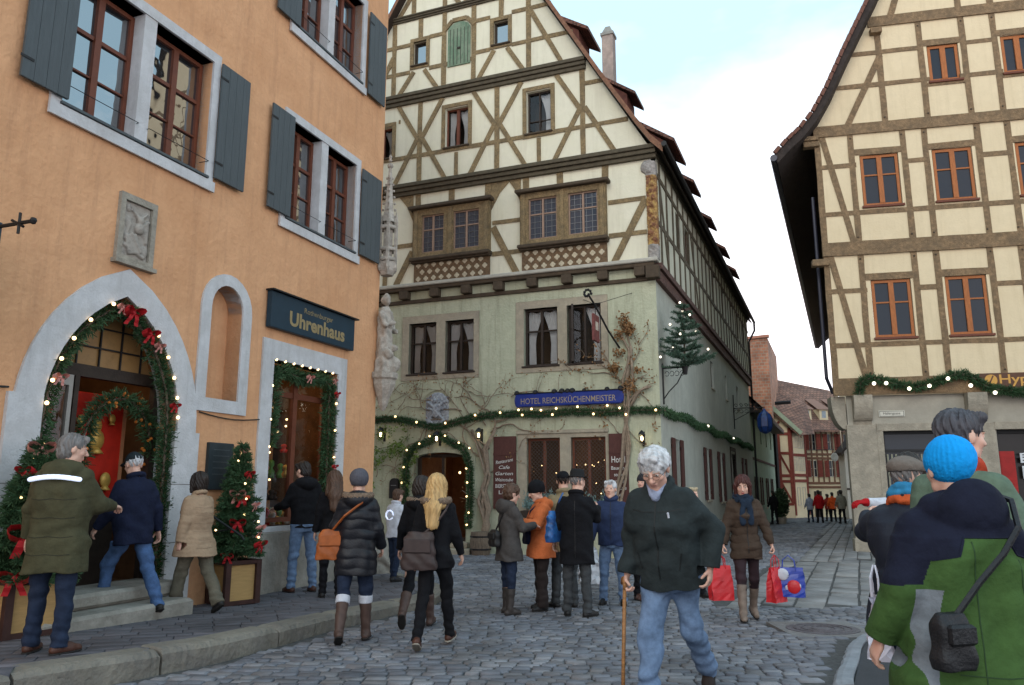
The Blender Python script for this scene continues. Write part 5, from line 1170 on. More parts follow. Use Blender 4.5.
# ------------------------------------------------------------------ D: the half timbered bank on the right
D=empty('timbered_bank_house',(FD.O[0],FD.O[1],0),FD.ang); tag(D,'tall cream half timbered house with stone ground floor and flared gable on the right','timbered house')
sdw=Vector((.43,1.0,0)).normalized(); sdl=(FD.M.inverted().to_3x3()@sdw); SK=32.0     # its left flank follows the street
AD=(7.5,26.8)
wD=[]
for z0,z1,cols in ((5.60,7.24,(1.18,3.04,5.12,7.2,9.3)),(9.36,10.90,(1.18,3.06,5.14,7.2,9.3))):
    for u in cols: wD.append((u,u+1.02,z0,z1))
wD+= [(3.22,4.04,12.92,14.05),(5.12,5.94,12.95,14.10),(7.1,7.9,12.95,14.1)]
gz_=[(.02,4.05),(14.98,4.05),(14.98,11.85),(13.1,15.4),AD,(1.9,15.4),(.02,11.85)]
w=MB(); wall_mb(w,gz_,[rect(*h) for h in wD],.16); w.build('infill',M['creamD'],D)
w=MB(); gh=[(1.18,2.66,.75,3.10),(3.90,5.6,-.3,3.10),(6.6,8.4,.75,3.1),(9.4,11,.75,3.1)]
wall_mb(w,rect(.32,14.7,-.6,4.10),[rect(*h) for h in gh],.35,y=.10); w.build('ground_floor_wall',M['wallD'],D)
def flank(mb,u0,z0,z1,y0=0.0):
    a=Vector((u0,y0,0)); b=a+sdl*SK; mb.add([(a.x,a.y,z0),(b.x,b.y,z0),(b.x,b.y,z1),(a.x,a.y,z1)],[(3,2,1,0)])
w=MB(); flank(w,.02,4.05,11.9); w.build('side_infill',M['creamD'],D); w=MB(); flank(w,.32,-.8,4.1,.1); w.build('side_ground_wall',M['wallD'],D)
mb=MB()
mb.bbox(.28,1.02,.06,.3,-.5,3.28,.015); mb.bbox(.24,1.04,.0,.3,-.5,.32,.03)
mb.bbox(2.72,3.86,.05,.3,-.5,3.28,.012); mb.bbox(1.02,2.72,.04,.3,3.10,3.30,.01); mb.bbox(3.86,5.7,.04,.3,3.10,3.30,.01); mb.bbox(1.02,1.17,.05,.3,-.5,3.1,.01); mb.bbox(2.67,2.72,.055,.3,-.5,3.1,.004); mb.bbox(1.17,2.67,.0,.3,.6,.76,.01)
mb.bbox(5.62,6.5,.05,.3,-.5,3.28,.012); mb.bbox(8.45,9.3,.05,.3,-.5,3.28,.012)
mb.build('stone_piers',M['stoneD'],D)
mb=MB()
for x0,x1 in ((.46,.92),(3.22,3.68),(6.0,6.4),(9,9.4)):
    P_=[(.10,3.28),(.10,4.05),(-.22,4.05)]+[(.10-.32*math.cos(a),3.98-.62*math.sin(a)) for a in np.linspace(0,1.45,8)]
    n=len(P_); V=[(x0,y,z) for y,z in P_]+[(x1,y,z) for y,z in P_]; mb=MB(); mb.add(V,[tuple(range(n)),tuple(range(2*n-1,n-1,-1))]+[(i,i+n,(i+1)%n+n,(i+1)%n) for i in range(n)]); mb.build('corbel',M['stoneD'],D)
mb=MB(); T_=Matrix.Translation((.30,.1,0)); mb.T=T_@Matrix.Rotation(R(180),4,'Z'); 
for y0,y1 in ((-.55,-.0),):
    P_=[(.0,3.2),(.0,4.05),(.36,4.05)]+[(.36*math.cos(a),3.95-.8*math.sin(a)) for a in np.linspace(0,1.5,8)]
    n=len(P_); V=[(x,y0,z) for x,z in P_]+[(x,y1,z) for x,z in P_]; mb.add(V,[tuple(range(n)),tuple(range(2*n-1,n-1,-1))]+[(i,i+n,(i+1)%n+n,(i+1)%n) for i in range(n)])
mb.T=None; mb.build('corbel',M['stoneD'],D)
tb=MB(); Y0=-.02
def post(u,z0,z1,w=.155): tb.beam((u,z0),(u,z1),w,Y0,.04,.12)
def rail(z,u0,u1,w=.13): tb.beam((u0,z),(u1,z),w,Y0-.001,.04,.12)
def brace(a,b,w=.17): tb.beam(a,b,w,Y0-.006,.04,.09)
for z0,z1 in ((4.07,4.53),(7.97,8.36),(11.54,11.86)): tb.beam((0,(z0+z1)/2),(15,(z0+z1)/2),z1-z0,-.055,.05,.03)
def dgx(z): return 0.05+1.9*max(0,(z-11.85))/3.55 if z<15.4 else 1.9+(z-15.4)*5.6/11.4
tb.beam((dgx(14.98),14.98),(15-dgx(14.98),14.98),.31,-.05,.05,.03); tb.beam((dgx(18.2),18.2),(15-dgx(18.2),18.2),.28,-.05,.05,.03)
for z0,z1,ps in ((4.53,7.97,(.085,.98,2.34,2.90,4.22,4.98,6.25,7.05,8.3,9.2,10.5,11.5,13,14.9)),(8.36,11.54,(.085,.98,2.36,2.92,4.26,5.02,6.27,7.05,8.3,9.2,10.5,11.5,13,14.9)),(11.86,14.82,(1.95,3.06,4.18,4.98,6.06,6.95,8.05,9.2,10.4,11.5,13.05))):
    for u in ps: post(u,z0,z1)
    if z0<11:
        W_=[h for h in wD if z0<h[2]<z1]; zl=W_[0][2]-.16; zu=W_[0][3]-.28; 
        ed=[.05]+[x for h in W_ for x in (h[0]-.1,h[1]+.1)]+[14.9]
        rail(zl,.05,14.9)
        for a,b in zip(ed[0::2],ed[1::2]): rail(zu,a,b)
        for h in W_: rail(h[3]+.09,h[0]-.12,h[1]+.12,.18)
        brace((.2,z1) if z0<5 else (.22,z1),(.86 if z0<5 else .84,z0),.16)
rail(13.02,.7,3.22);rail(13.02,4.0,5.1); rail(13.02,5.9,14.3); rail(14.02,1.2,3.1); rail(14.02,4.1,5.05); rail(14.02,6,13.7); rail(12.85,3.1,4.1,.1); rail(12.88,5.0,6,.1)
for h in wD[-3:]: rail(h[3]+.09,h[0]-.1,h[1]+.1,.18)
brace((1.98,13.9),(.95,11.86)); brace((3.0,17.0),(2.35,15.1)); brace((12.5,13.9),(13.6,11.86))
for u in (4.15,4.98,6.1,7.5,8.9): post(u,15.13,18.1)
rail(16.4,2.6,12.4)
frm=tb.build('timber_frame',M['timberD'],D)
mb=MB()                                            # treenails and projecting beam ends
for z in (4.65,7.85,8.48,11.42,11.98,14.7):
    for u in ((.98,2.34,2.90,4.22,4.98,6.25) if z<11.9 else (1.95,3.06,4.18,4.98,6.06)): mb.ball((u+random.uniform(-.02,.02),-.03,z),.028,6,4,(1,.5,1))
mb.build('treenails',M['cornice'],frm)
for bx in ((-.30,.14,-.12,.1,7.70,7.89,.015),(-.30,.14,-.12,.1,11.25,11.41,.015),(-.30,.10,-.16,.1,11.42,11.55,.01),(1.75,2.05,-.2,.1,14.55,14.72,.01)): mb=MB(); mb.bbox(*bx); mb.build('beam_end',M['timberD'],D)
for h in wD[:-3]: window(D,None,h[0]+.02,h[1]-.02,h[2]+.02,h[3]-.02,.03,M['orangewood'],M['glassD'],.075,2,((.62,.04),),cw=.13,sill=(.07,.07,M['redwood']))
for h in wD[-3:]: window(D,None,h[0]+.02,h[1]-.02,h[2]+.02,h[3]-.02,.03,M['orangewood'],M['glassD'],.075,2,(),cw=.14,sill=(.07,.07,M['redwood']))
# shop front with lattice, door with notices
mb=MB(); bars(mb,1.18,2.66,.76,3.10,.28,.07,.06,1,((.80,.07),)); sf=mb.build('shop_window',M['iron'],D); 
mb=MB(); mb.add([(1.2,.36,.8),(2.64,.36,.8),(2.64,.36,3.08),(1.2,.36,3.08)],[(0,1,2,3)]); mb.build('pane',M['glassD'],sf)
mb=MB()
for x in np.linspace(1.3,2.55,13): mb.box(x-.02,x+.02,.33,.35,.84,2.5)
mb.build('blind_slats',mat('pale_slats',(.25,.25,.19),.7,.2),sf)
mb=MB(); mb.box(1.95,2.25,.25,.27,1.95,2.2); nt_=mb.build('notice',mat('paper',(.6,.62,.64),.7,.05),sf); mb=MB(); mb.box(1.98,2.22,.243,.249,1.99,2.08); mb.build('notice_band',mat('notice_blue',(.02,.04,.12),.6),nt_)
mb=MB(); bars(mb,3.9,5.6,-.1,3.10,.30,.09,.06,2,((.80,.07),)); dd=mb.build('bank_door',M['iron'],D)
mb=MB(); mb.add([(3.92,.40,-.1),(5.6,.40,-.1),(5.6,.40,3.08),(3.92,.40,3.08)],[(0,1,2,3)]); mb.build('pane',mat('dark_door_glass',(.015,.013,.012),.25,.1),dd)
mb=MB(); mb.box(3.97,4.32,.27,.30,1.25,2.55); 
for k in range(12): mb.box(3.99,4.30,.262,.269,1.3+.1*k,1.37+.1*k)
mb.build('red_panel',mat('dark_red_slats',(.30,.012,.01),.5,.15),dd)
mb=MB(); mb.box(4.45,4.95,.27,.29,2.25,2.50); mb.box(4.47,4.9,.27,.29,1.85,2.17); nt_=mb.build('notice',MATS['paper'],dd); mb=MB()
for z in (2.44,2.38,2.30,2.08,2.0,1.92): mb.box(4.5,4.83,.264,.269,z,z+.025)
mb.build('notice_lines',M['iron'],nt_)
for x0,x1 in ((6.6,8.4),(9.4,11)):
    window(D,None,x0,x1,.76,3.1,.28,M['iron'],M['glassD'],.07,2,((.8,.06),),name='shop_window')
# roof: flared profile following the street direction
pr=[(-1.10,10.95),(-.70,11.36),(-.36,11.66),(.02,12.12),(.42,12.80),(.98,13.95),(1.86,15.65),(AD[0],AD[1]+.35)]
line=pr+[(15-u,z) for u,z in pr[::-1]][1:]; n=len(line); th=.24
s0=-.42/sdl.y
V=[]
for s_ in (s0,SK): V+= [(u+sdl.x*s_,sdl.y*s_,z) for u,z in line]
V2=[(x+ (0.10 if i%n<8 else -.10),y,z-th) for i,(x,y,z) in enumerate(V)]
F=[(i,i+1,n+i+1,n+i) for i in range(n-1)]
mb=MB(); mb.add(V,F); rf=mb.build('roof',M['tiles'],D); roof_uv(rf)
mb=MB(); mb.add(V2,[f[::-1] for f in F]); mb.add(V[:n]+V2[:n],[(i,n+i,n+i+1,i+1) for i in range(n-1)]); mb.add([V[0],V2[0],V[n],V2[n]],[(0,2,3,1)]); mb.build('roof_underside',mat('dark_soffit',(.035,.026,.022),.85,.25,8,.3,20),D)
mb=MB(); cap=[]
for i in range(7):                                  # verge tiles end on
    a=Vector((V[i][0],V[i][1],V[i][2])); b=Vector(V[i+1]); k=max(2,int((b-a).length/.22))
    for j_ in range(k): p=a+(b-a)*(j_+.5)/k; q_=(b-a).normalized(); mb.tube([p-q_*.11+Vector((0,-.03,.03)),p+q_*.10+Vector((0,-.03,.05))],.06,5)
mb.build('verge_tiles',M['tiles'],D)
e=Vector((-1.10,0,10.85)); mb=MB(); mb.tube([e+sdl*(s0-.05),e+sdl*SK],.10,8); mb.tube([Vector((-.07,.42,9.9)),Vector((-.07,.42,4.6)),Vector((.10,.6,4.2))],.05,7); mb.build('gutter',mat('blue_grey_gutter',(.018,.020,.040),.4,.1,spec=.5),D)
# plate, sign on the bank
t=thing_on(FD,'street_name_plate',1.43,3.56,'pale street name plate on the grey wall of the timbered bank house','street sign',off=-.10); mb=MB(); mb.bbox(-.32,.32,-.03,0,-.085,.085,.008); mb.build('plate',MATS['cream_enamel'],t); mb=MB(); ring(mb,rect(-.30,.30,-.07,.07),rect(-.29,.29,-.06,.06),-.033,-.03); mb.build('border',M['iron'],t); text_obj('Hafengasse','lettering',M['iron'],t,0,0,-.033,.07,.42)
t=thing_on(FD,'bank_sign',5.3,4.33,'brown fascia board with gold bank lettering and round logo','bank sign'); mb=MB(); mb.bbox(-1.72,1.9,-.10,-.058,-.20,.22,.01); mb.build('board',mat('brown_fascia',(.10,.045,.025),.6,.15,8),t)
gl=mat('gold_letter',(.50,.27,.06),.4,.1,metal=.2); mb=MB(); mb.lathe((0,0,0),[(.145,0),(.145,.02)],24); o_=MB(); o_.T=Matrix.Translation((-1.46,-.102,.03))@Matrix.Rotation(R(90),4,'X'); o_.lathe((0,0,0),[(.15,0),(.15,.018)],24); o_.build('logo',gl,t)
o_=MB(); o_.beam((-1.52,-.09),(-1.40,.15),.035,-.124,-.12,0); o_.beam((-1.57,.04),(-1.38,.0),.0,-.124,-.12,0); o_.build('logo_stroke',MATS['brown_fascia'],t)
text_obj('HypoVereinsbank','lettering',gl,t,.27,.02,-.103,.24,3.05,bold=.012)
# ------------------------------------------------------------------ houses further down the side street
FG=Fac(tuple(FC.w(21.55,-.15,0)[:2]),FC.d)
G=empty('low_green_house',(FG.O[0],FG.O[1],-.2),FG.ang); tag(G,'low pale green house with a deep dark eave beyond the hotel','house')
w=MB(); gw=[(2.2,3.0,.9,2.4),(5.2,6.0,.9,2.4),(9,9.8,.9,2.4),(12.6,13.4,.9,2.4),(3,3.8,4.3,5.4),(6.6,7.4,4.3,5.4),(10.2,11,4.3,5.4),(13.8,14.6,4.3,5.4)]
wall_mb(w,rect(0,16.6,-1,5.95),[rect(*h) for h in gw],.15); w.add([(16.6,0,-1),(16.6,8,-1),(16.6,8,5.9),(16.6,0,5.9)],[(0,1,2,3)]); w.build('wall',mat('pale_mint_plaster',(.36,.44,.33),.9,.08,3,.3,12,var2=(.30,.36,.28),v2s=.7),G)
for h in gw:
    window(G,None,*h,.06,M['darkwood'],M['glassD'],.05,2,((.6,.03),)); 
    if h[2]<3: shutter(G,None,h[0]-.42,h[0]-.02,h[2],h[3],-.05,M['brownwood'],2); shutter(G,None,h[1]+.02,h[1]+.42,h[2],h[3],-.05,M['brownwood'],2)
mb=MB(); mb.box(0,16.6,-.05,0,3.25,3.37); mb.build('brown_band',M['brownwood'],G)
mb=MB(); mb.add([(-.2,-.75,5.75),(16.9,-.75,5.75),(16.9,3.6,10.2),(-.2,3.6,10.2),(-.2,-.75,5.6),(16.9,-.75,5.6),(16.9,3.6,10.0),(-.2,3.6,10.0),(-.2,8,5.8),(16.9,8,5.8)],[(0,1,2,3),(4,7,6,5),(0,4,5,1),(1,5,6,2),(3,2,9,8)]); rf=mb.build('roof',M['tilesfar'],G); roof_uv(rf)
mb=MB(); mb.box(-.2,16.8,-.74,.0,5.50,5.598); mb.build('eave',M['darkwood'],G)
c0=FC.w(38.8,-.15,0)
FH=Fac((c0.x-FC.n[0]*12,c0.y-FC.n[1]*12),FC.n)
H=empty('brick_gabled_house',(FH.O[0],FH.O[1],-.3),FH.ang); tag(H,'tall orange brick fire wall rising above the low green house','brick house')
mb=MB(); mb.add([(0,0,-1),(12,0,-1),(12,0,12.55),(0,0,12.1),(0,9,-1),(12,9,-1),(12,9,12.55),(0,9,12.1)],[(0,1,2,3),(1,5,6,2),(4,0,3,7),(5,4,7,6),(3,2,6,7)]); o=mb.build('wall',M['brickwall'],H); add_uv(o,lambda co,n:(co.x+co.y,co.z))
mb=MB(); mb.add([(0,-.12,12.1),(12.12,-.12,12.56),(12.12,.3,12.56),(0,.3,12.1),(0,-.12,12.25),(12.12,-.12,12.75),(12.12,.3,12.75),(0,.3,12.25)],[(0,1,5,4),(1,2,6,5),(2,3,7,6),(4,5,6,7),(3,0,4,7)]); mb.build('coping',mat('pink_coping',(.50,.22,.15),.8,.15,6),H)
mb=MB(); mb.tube([(12.1,-.1,6),(12.1,-.12,-.5)],.16,6); mb.tube([(12.1,2,8.0),(13.2,2,8.05)],.13,6); mb.build('downpipe',M['iron'],H)
# red timbered house
def far_timber(name,Fc,base,Wd,wallm,timm,levels,nwin,label,depth=9,gable=None,wm=None):
    t=empty(name,(Fc.O[0],Fc.O[1],base),Fc.ang); tag(t,label,'timbered house')
    return t
YH=56.0
F1=Fac((18.55,YH),(1.0,.02))
H1=empty('red_timbered_house',(F1.O[0],F1.O[1],-.5),F1.ang); tag(H1,'narrow cream gabled house with dark red timbers at the end of the street','timbered house')
crm=mat('far_cream',(.80,.70,.48),.9,.05,3,var2=(.72,.60,.40),v2s=1); rt=mat('red_timber',(.22,.05,.035),.8,.2,6)
w=MB(); w.add([(0,0,-1),(1.65,0,-1),(1.65,0,6.3),(0,0,8.6)],[(0,1,2,3)]); w.add([(-2,0,-1),(0,0,-1),(0,0,8.6),(-2,0,10)],[(0,1,2,3)]); 
T1=Matrix.Translation((1.65,0,0))@Matrix.Rotation(R(42),4,'Z'); w.T=T1; w.add([(0,0,-1),(2.2,0,-1),(2.2,0,6.35),(0,0,6.35)],[(0,1,2,3)]); w.T=None; w.build('wall',crm,H1)
tb=MB()
for z in (1.0,2.6,3.0,4.6,6.0): tb.beam((-.5,z),(1.6,z),.2,-.06,.0)
for u in (.05,.75,1.55): tb.beam((u,1),(u,7.6 if u<.5 else 6.4),.2,-.07,.0)
tb.beam((0,3.1),(.7,4.5),.13,-.05,0);tb.beam((.8,4.5),(1.5,3.1),.13,-.05,0); tb.beam((.8,2.5),(1.5,1.1),.13,-.05,0); tb.beam((.1,6.0),(.9,6.9),.15,-.05,0)
tb.T=T1
for z in (2.65,3.05,4.5,6.2): tb.beam((0,z),(2.2,z),.2,-.05,.0)
for u in (.08,2.1): tb.beam((u,0.2),(u,6.3),.18,-.06,.0)
tb.build('timber_frame',rt,H1)
for z0,z1 in ((3.35,4.35),(5.0,6.0)):
    for u in (.35,.95,1.5): window(H1,T1,u,u+.45,z0,z1,-.03,mat('far_window_paint',(.55,.5,.42),.6),M['glassD'],.05,2,((.5,.04),))
window(H1,T1,.5,.95,.9,2.2,-.03,MATS['far_window_paint'],M['glassD'],.05,1,()); window(H1,T1,1.3,1.75,.9,2.2,-.03,MATS['far_window_paint'],M['glassD'],.05,1,())
for z0 in (3.5,5.1): window(H1,None,.15,.65,z0,z0+.8,-.05,MATS['far_window_paint'],M['glassD'],.05,2,())
mb=MB(); mb.add([(-2.2,-.4,10.1),(2.3,-.4,5.9),(4.2,1.8,6.1),(4.2,3,8.5),(-2.2,6,11.8)],[(0,1,2,3,4)]); mb.add([(-2.2,-.4,9.85),(2.3,-.4,5.65),(2.3,-.4,5.9),(-2.2,-.4,10.1)],[(0,1,2,3)]); rf=mb.build('roof',M['tilesfar'],H1); roof_uv(rf)
mb=MB(); mb.beam((.2,7.95),(2.3,6.0),.3,-.48,-.38); mb.build('verge_board',mat('pale_green_board',(.35,.42,.30),.7,.1),H1)
# long shuttered house
F2=Fac((21.2,58.5),(.985,.17))
H2=empty('shuttered_long_house',(F2.O[0],F2.O[1],-.5),F2.ang); tag(H2,'long timbered house with red shutters and three small dormers at the street end','timbered house')
wh=[(u,u+.55,z0,z0+1.25) for z0 in (2.95,4.95) for u in (1.35,2.85,3.95)]; w=MB(); wall_mb(w,rect(-.5,6.5,-1,6.7),[rect(*h) for h in wh],.1); w.add([(6.5,0,-1),(6.5,6,-1),(6.5,6,6.7),(6.5,3,10.2),(6.5,0,6.7)],[(0,1,2,3,4)]); w.build('wall',crm,H2)
tb=MB()
for z in (2.2,2.5,4.35,4.65,6.5): tb.beam((-.4,z),(6.5,z),.16,-.06,0)
for i in range(15): tb.beam((.2+.44*i,2.5),(.2+.44*i,6.5),.10,-.05,0)
tb.build('timber_frame',mat('far_timber',(.20,.10,.065),.8,.2,6),H2)
for h in wh: window(H2,None,*h,-.03,MATS['far_window_paint'],M['glassD'],.05,2,((.5,.04),)); shutter(H2,None,h[0]-.38,h[0]-.02,h[2],h[3],-.12,rt,2); shutter(H2,None,h[1]+.02,h[1]+.38,h[2],h[3],-.12,rt,2)
mb=MB(); mb.box(1.5,2.1,-.05,.05,-.2,1.9); mb.box(3.4,4.4,-.05,.05,.4,1.9); mb.build('shop_opening',M['darkwood'],H2)
mb=MB(); mb.add([(-1.2,-.5,6.45),(6.9,-.5,6.45),(5.4,3.2,10.0),(.9,4.2,11.0),(-1.2,4.2,11.0),(6.9,7,6.5),(6.9,-.5,6.3),(-1.2,-.5,6.3)],[(0,1,2,3,4),(1,5,2),(7,6,1,0)]); rf=mb.build('roof',M['tilesfar'],H2); roof_uv(rf)
mb=MB()
for u in (1.6,3.0,4.4):
    mb.box(u-.35,u+.35,.35,1.9,7.3,8.15)
dm=mb.build('dormer',crm,H2); mb=MB()
for u in (1.6,3.0,4.4): mb.add([(u-.55,.2,8.1),(u+.55,.2,8.1),(u+.4,2.6,9.3),(u-.4,2.6,9.3)],[(0,1,2,3)])
mb.build('dormer_roof',M['tilesfar'],dm); mb=MB()
for u in (1.6,3.0,4.4): mb.box(u-.16,u+.16,.33,.36,7.45,8.0)
mb.build('dormer_window',mat('dormer_glass',(.3,.36,.42),.3),dm)
# white house
F3=Fac((23.35,54.5),(1.0,.0))
H3=empty('white_gabled_house',(F3.O[0],F3.O[1],-.5),F3.ang); tag(H3,'plain white gabled house half hidden behind the timbered bank','white house')
w=MB(); w.add([(0,0,-1),(4,0,-1),(4,0,7.0),(2,0,7.0),(0,0,4.9),(0,1,-1),(0,1,4.9),(2,1,7)],[(0,1,2,3,4),(5,0,4,6)]); w.build('wall',mat('off_white_plaster',(.62,.60,.52),.9,.04),H3)
mb=MB(); mb.box(0,4,-.05,-.0,2.0,2.12); mb.build('ledge',M['darkwood'],H3)
mb=MB(); mb.add([(-.35,-.3,4.55),(2,-.3,7.1),(2,1,7.1),(-.35,1,4.55),(-.35,-.3,4.35),(2,-.3,6.9),(2,1,6.9),(-.35,1,4.35),(4.3,-.3,4.55),(4.3,1,4.55)],[(0,1,2,3),(4,7,6,5),(0,4,5,1),(0,3,7,4),(1,8,9,2)]); mb.build('roof',M['darkwood'],H3)
# round white pub sign
t=empty('round_sign',(21.0,50.5,3.6),R(15)); tag(t,'small round white sign hanging before the shuttered house','round sign'); mb=MB(); mb.T=Matrix.Rotation(R(90),4,'X'); mb.lathe((0,0,0),[(.26,-.03),(.28,0),(.26,.03)],20); mb.T=None; mb.build('disc',mat('white_sign',(.6,.6,.56),.5),t); mb=MB(); mb.tube([(0,0,.27),(0,0,.5),(-1.1,1.2,.5)],.02,5); mb.build('arm',M['iron'],t)
# ------------------------------------------------------------------ the ground
gm=mat('joint_earth',(.075,.073,.072),.95,.3,20,.5,30)
xs=np.linspace(-30,40,71); ys=np.concatenate([np.linspace(-12,30,43),np.linspace(32,400,60)])
V=[(x,y,gz(y)-.016) for y in ys for x in xs]; nx=len(xs); F=[(j*nx+i,j*nx+i+1,(j+1)*nx+i+1,(j+1)*nx+i) for j in range(len(ys)-1) for i in range(nx-1)]
V=[(x*(8 if abs(x)>29 else 1),y,z) for x,y,z in V]
tag(mesh_obj('ground',V,F,gm),kind='structure')
def setts(name,inside,x0,x1,y0,y1,dx,dy,ang,m,bev=.012,gap=.012,hj=.006,seed=1,stag=True,curve=0.0,zoff=0.0,slope=None,tilt=.02):
    """laid stones, each one solid with its own height, tilt and outline"""
    rg=np.random.default_rng(seed); ca,sa=math.cos(ang),math.sin(ang); C0=[]
    cx,cy=(x0+x1)/2,(y0+y1)/2; Rr=math.hypot(x1-x0,y1-y0)/2+1; nr=int(2*Rr/dy)
    cols=[]
    for r_ in range(nr):
        v=-Rr+r_*dy; u=-Rr+rg.uniform(0,dx) if stag else -Rr
        while u<Rr:
            w_=dx*(rg.uniform(.72,1.3) if stag else 1.0); uc=u+w_/2; vv=v+curve*math.sin(uc*.35)*1.0
            X=cx+uc*ca-vv*sa; Y=cy+uc*sa+vv*ca
            if x0<=X<=x1 and y0<=Y<=y1: C0.append((uc,vv,w_))
            u+=w_
    A_=np.array(C0); uc,vv,ww=A_.T; X=cx+uc*ca-vv*sa; Y=cy+uc*sa+vv*ca
    keep=inside(X,Y); uc,vv,ww,X,Y=[q[keep] for q in (uc,vv,ww,X,Y)]; N_=len(uc)
    jf=min(1,gap/.009); hx=(ww-gap)/2*rg.uniform(1-.07*jf,1.0,N_); hy=np.full(N_,(dy-gap)/2)*rg.uniform(1-.08*jf,1.0,N_); z=rg.normal(0,hj,N_)+zoff; tx=rg.normal(0,tilt,N_); ty=rg.normal(0,tilt,N_)
    verts=np.zeros((N_,12,3)); k=0
    for lev,(ins,dz) in enumerate(((0,-.05),(0,-bev*.9),(bev,0))):
        for sx,sy in ((-1,-1),(1,-1),(1,1),(-1,1)):
            jx=rg.normal(0,.004*min(1,gap/.009),N_); jy=rg.normal(0,.004*min(1,gap/.009),N_)
            lx=sx*(hx-ins)+jx; ly=sy*(hy-ins)+jy
            px=uc+lx; py=vv+ly
            verts[:,k,0]=cx+px*ca-py*sa; verts[:,k,1]=cy+px*sa+py*ca; verts[:,k,2]=z+dz+lx*tx+ly*ty; k+=1
    yy=verts[:,:,1]; verts[:,:,2]+=.03*np.clip(10.5-yy,0,6)-.013*np.maximum(0,yy-20)+(slope(yy) if slope else 0)
    fs=[]
    for l in (0,1):
        for i in range(4): j=(i+1)%4; fs.append((4*l+i,4*l+j,4*l+4+j,4*l+4+i))
    fs.append((8,9,10,11)); fs=np.array(fs); F=(np.arange(N_)[:,None,None]*12+fs[None]).reshape(-1,4)
    o=mesh_obj(name,verts.reshape(-1,3),F,m); at=o.data.attributes.new('stone','FLOAT','FACE'); at.data.foreach_set('value',np.repeat(rg.random(N_),len(fs)).astype(np.float32)); return tag(o,kind='structure')
def stone_mat(name,cols,rough=.62,bump=.5):
    m=bpy.data.materials.new(name); m.use_nodes=True; nt=m.node_tree;N=nt.nodes;L=nt.links; b=N['Principled BSDF']; b.inputs['Roughness'].default_value=rough; b.inputs['Specular IOR Level'].default_value=.4
    at=N.new('ShaderNodeAttribute'); at.attribute_name='stone'; rp=N.new('ShaderNodeValToRGB'); rp.color_ramp.elements[0].color=cols[0]+(1,); rp.color_ramp.elements[1].color=cols[-1]+(1,)
    for i,c in enumerate(cols[1:-1]): e=rp.color_ramp.elements.new((i+1)/(len(cols)-1)); e.color=c+(1,)
    L.new(at.outputs['Fac'],rp.inputs['Fac']); tc=N.new('ShaderNodeTexCoord'); no=N.new('ShaderNodeTexNoise'); no.inputs['Scale'].default_value=1.1; no.inputs['Detail'].default_value=8; no.inputs['Roughness'].default_value=.7; L.new(tc.outputs['Object'],no.inputs['Vector'])
    r2=N.new('ShaderNodeValToRGB'); r2.color_ramp.elements[0].position=.3; r2.color_ramp.elements[1].position=.7; r2.color_ramp.elements[0].color=(.50,.48,.46,1); r2.color_ramp.elements[1].color=(1.2,1.2,1.2,1); L.new(no.outputs['Fac'],r2.inputs['Fac'])
    mx=N.new('ShaderNodeMix'); mx.data_type='RGBA'; mx.blend_type='MULTIPLY'; mx.inputs['Factor'].default_value=1; L.new(rp.outputs['Color'],mx.inputs['A']); L.new(r2.outputs['Color'],mx.inputs['B']); L.new(mx.outputs['Result'],b.inputs['Base Color'])
    n3=N.new('ShaderNodeTexNoise'); n3.inputs['Scale'].default_value=38; n3.inputs['Detail'].default_value=5; L.new(tc.outputs['Object'],n3.inputs['Vector']); bp=N.new('ShaderNodeBump'); bp.inputs['Strength'].default_value=bump; bp.inputs['Distance'].default_value=.012; L.new(n3.outputs['Fac'],bp.inputs['Height']); L.new(bp.outputs[0],b.inputs['Normal'])
    return m
sm=stone_mat('blue_grey_setts',((.135,.142,.168),(.19,.198,.228),(.155,.162,.188),(.25,.25,.27),(.175,.168,.175),(.115,.12,.14)))
sm2=stone_mat('pale_paving_stones',((.19,.19,.195),(.25,.245,.24),(.22,.22,.225),(.28,.27,.26)))
sm3=stone_mat('pavement_slabs',((.10,.097,.11),(.125,.12,.137),(.112,.108,.122)),rough=.75,bump=.25)
# outlines
kerbL=[(-4.3,3.6),(-3.95,5.0)]+[gpt(x,y)[:2] for x,y in ((116,682),(170,671),(220,661),(293.7,640.8),(331,630),(368.7,621),(400,613))]+[(-1.18,11.0),(-1.02,11.8),(-1.12,12.6),(-1.6,13.6),(-2.4,14.9),(-3.6,17.2),(-5,20)]
kerbR=[(2.1,5.0)]+[gpt(x,y)[:2] for x,y in ((833,685),(841,660),(848.4,643),(869,630),(893,621))]+[(4.9,9.95),(6.2,10.6),(9.0,11.4),(14,12.5)]
def xon(poly,Y): 
    P=np.array(poly); return np.interp(Y,P[:,1],P[:,0])
roadY0=4.2
def in_road(X,Y):
    xl=xon(kerbL,Y)+.10; ok=(X>xl)
    ok&=~((Y<12.5)&(X>xon(kerbR,Y)-.16))
    ok&=~((X>3.01)&(X<3.99)&(Y>8.6)&(Y<9.6))           # drain cover
    ok&=~((Y>11.1)&(Y<17.9)&(X>2.7+(Y-11.1)*.47))
    xr=7.6+(Y-18)*.40; ok&=~((Y>=17.9)&(X>6.75+(Y-18.5)*.425))
    return ok
def stripf(X,Y): return (Y>11.12)&(Y<17.88)&(X>2.72+(Y-11.1)*.47)&(X<2.5+ (Y-11.1)*.47+6.5)&(X<9.6)
def walkf(X,Y): return (Y>17.95)&(X>6.8+(Y-18.5)*.425)&(X<9.0+(Y-20.6)*.43-.0)|((Y>17.95)&(Y<20.6)&(X>=8.2)&(X<16))
setts('cobbled_road',in_road,-6,14,roadY0,24,.165,.122,R(-3),sm,seed=2,curve=.25,gap=.009,bev=.010,hj=.005)
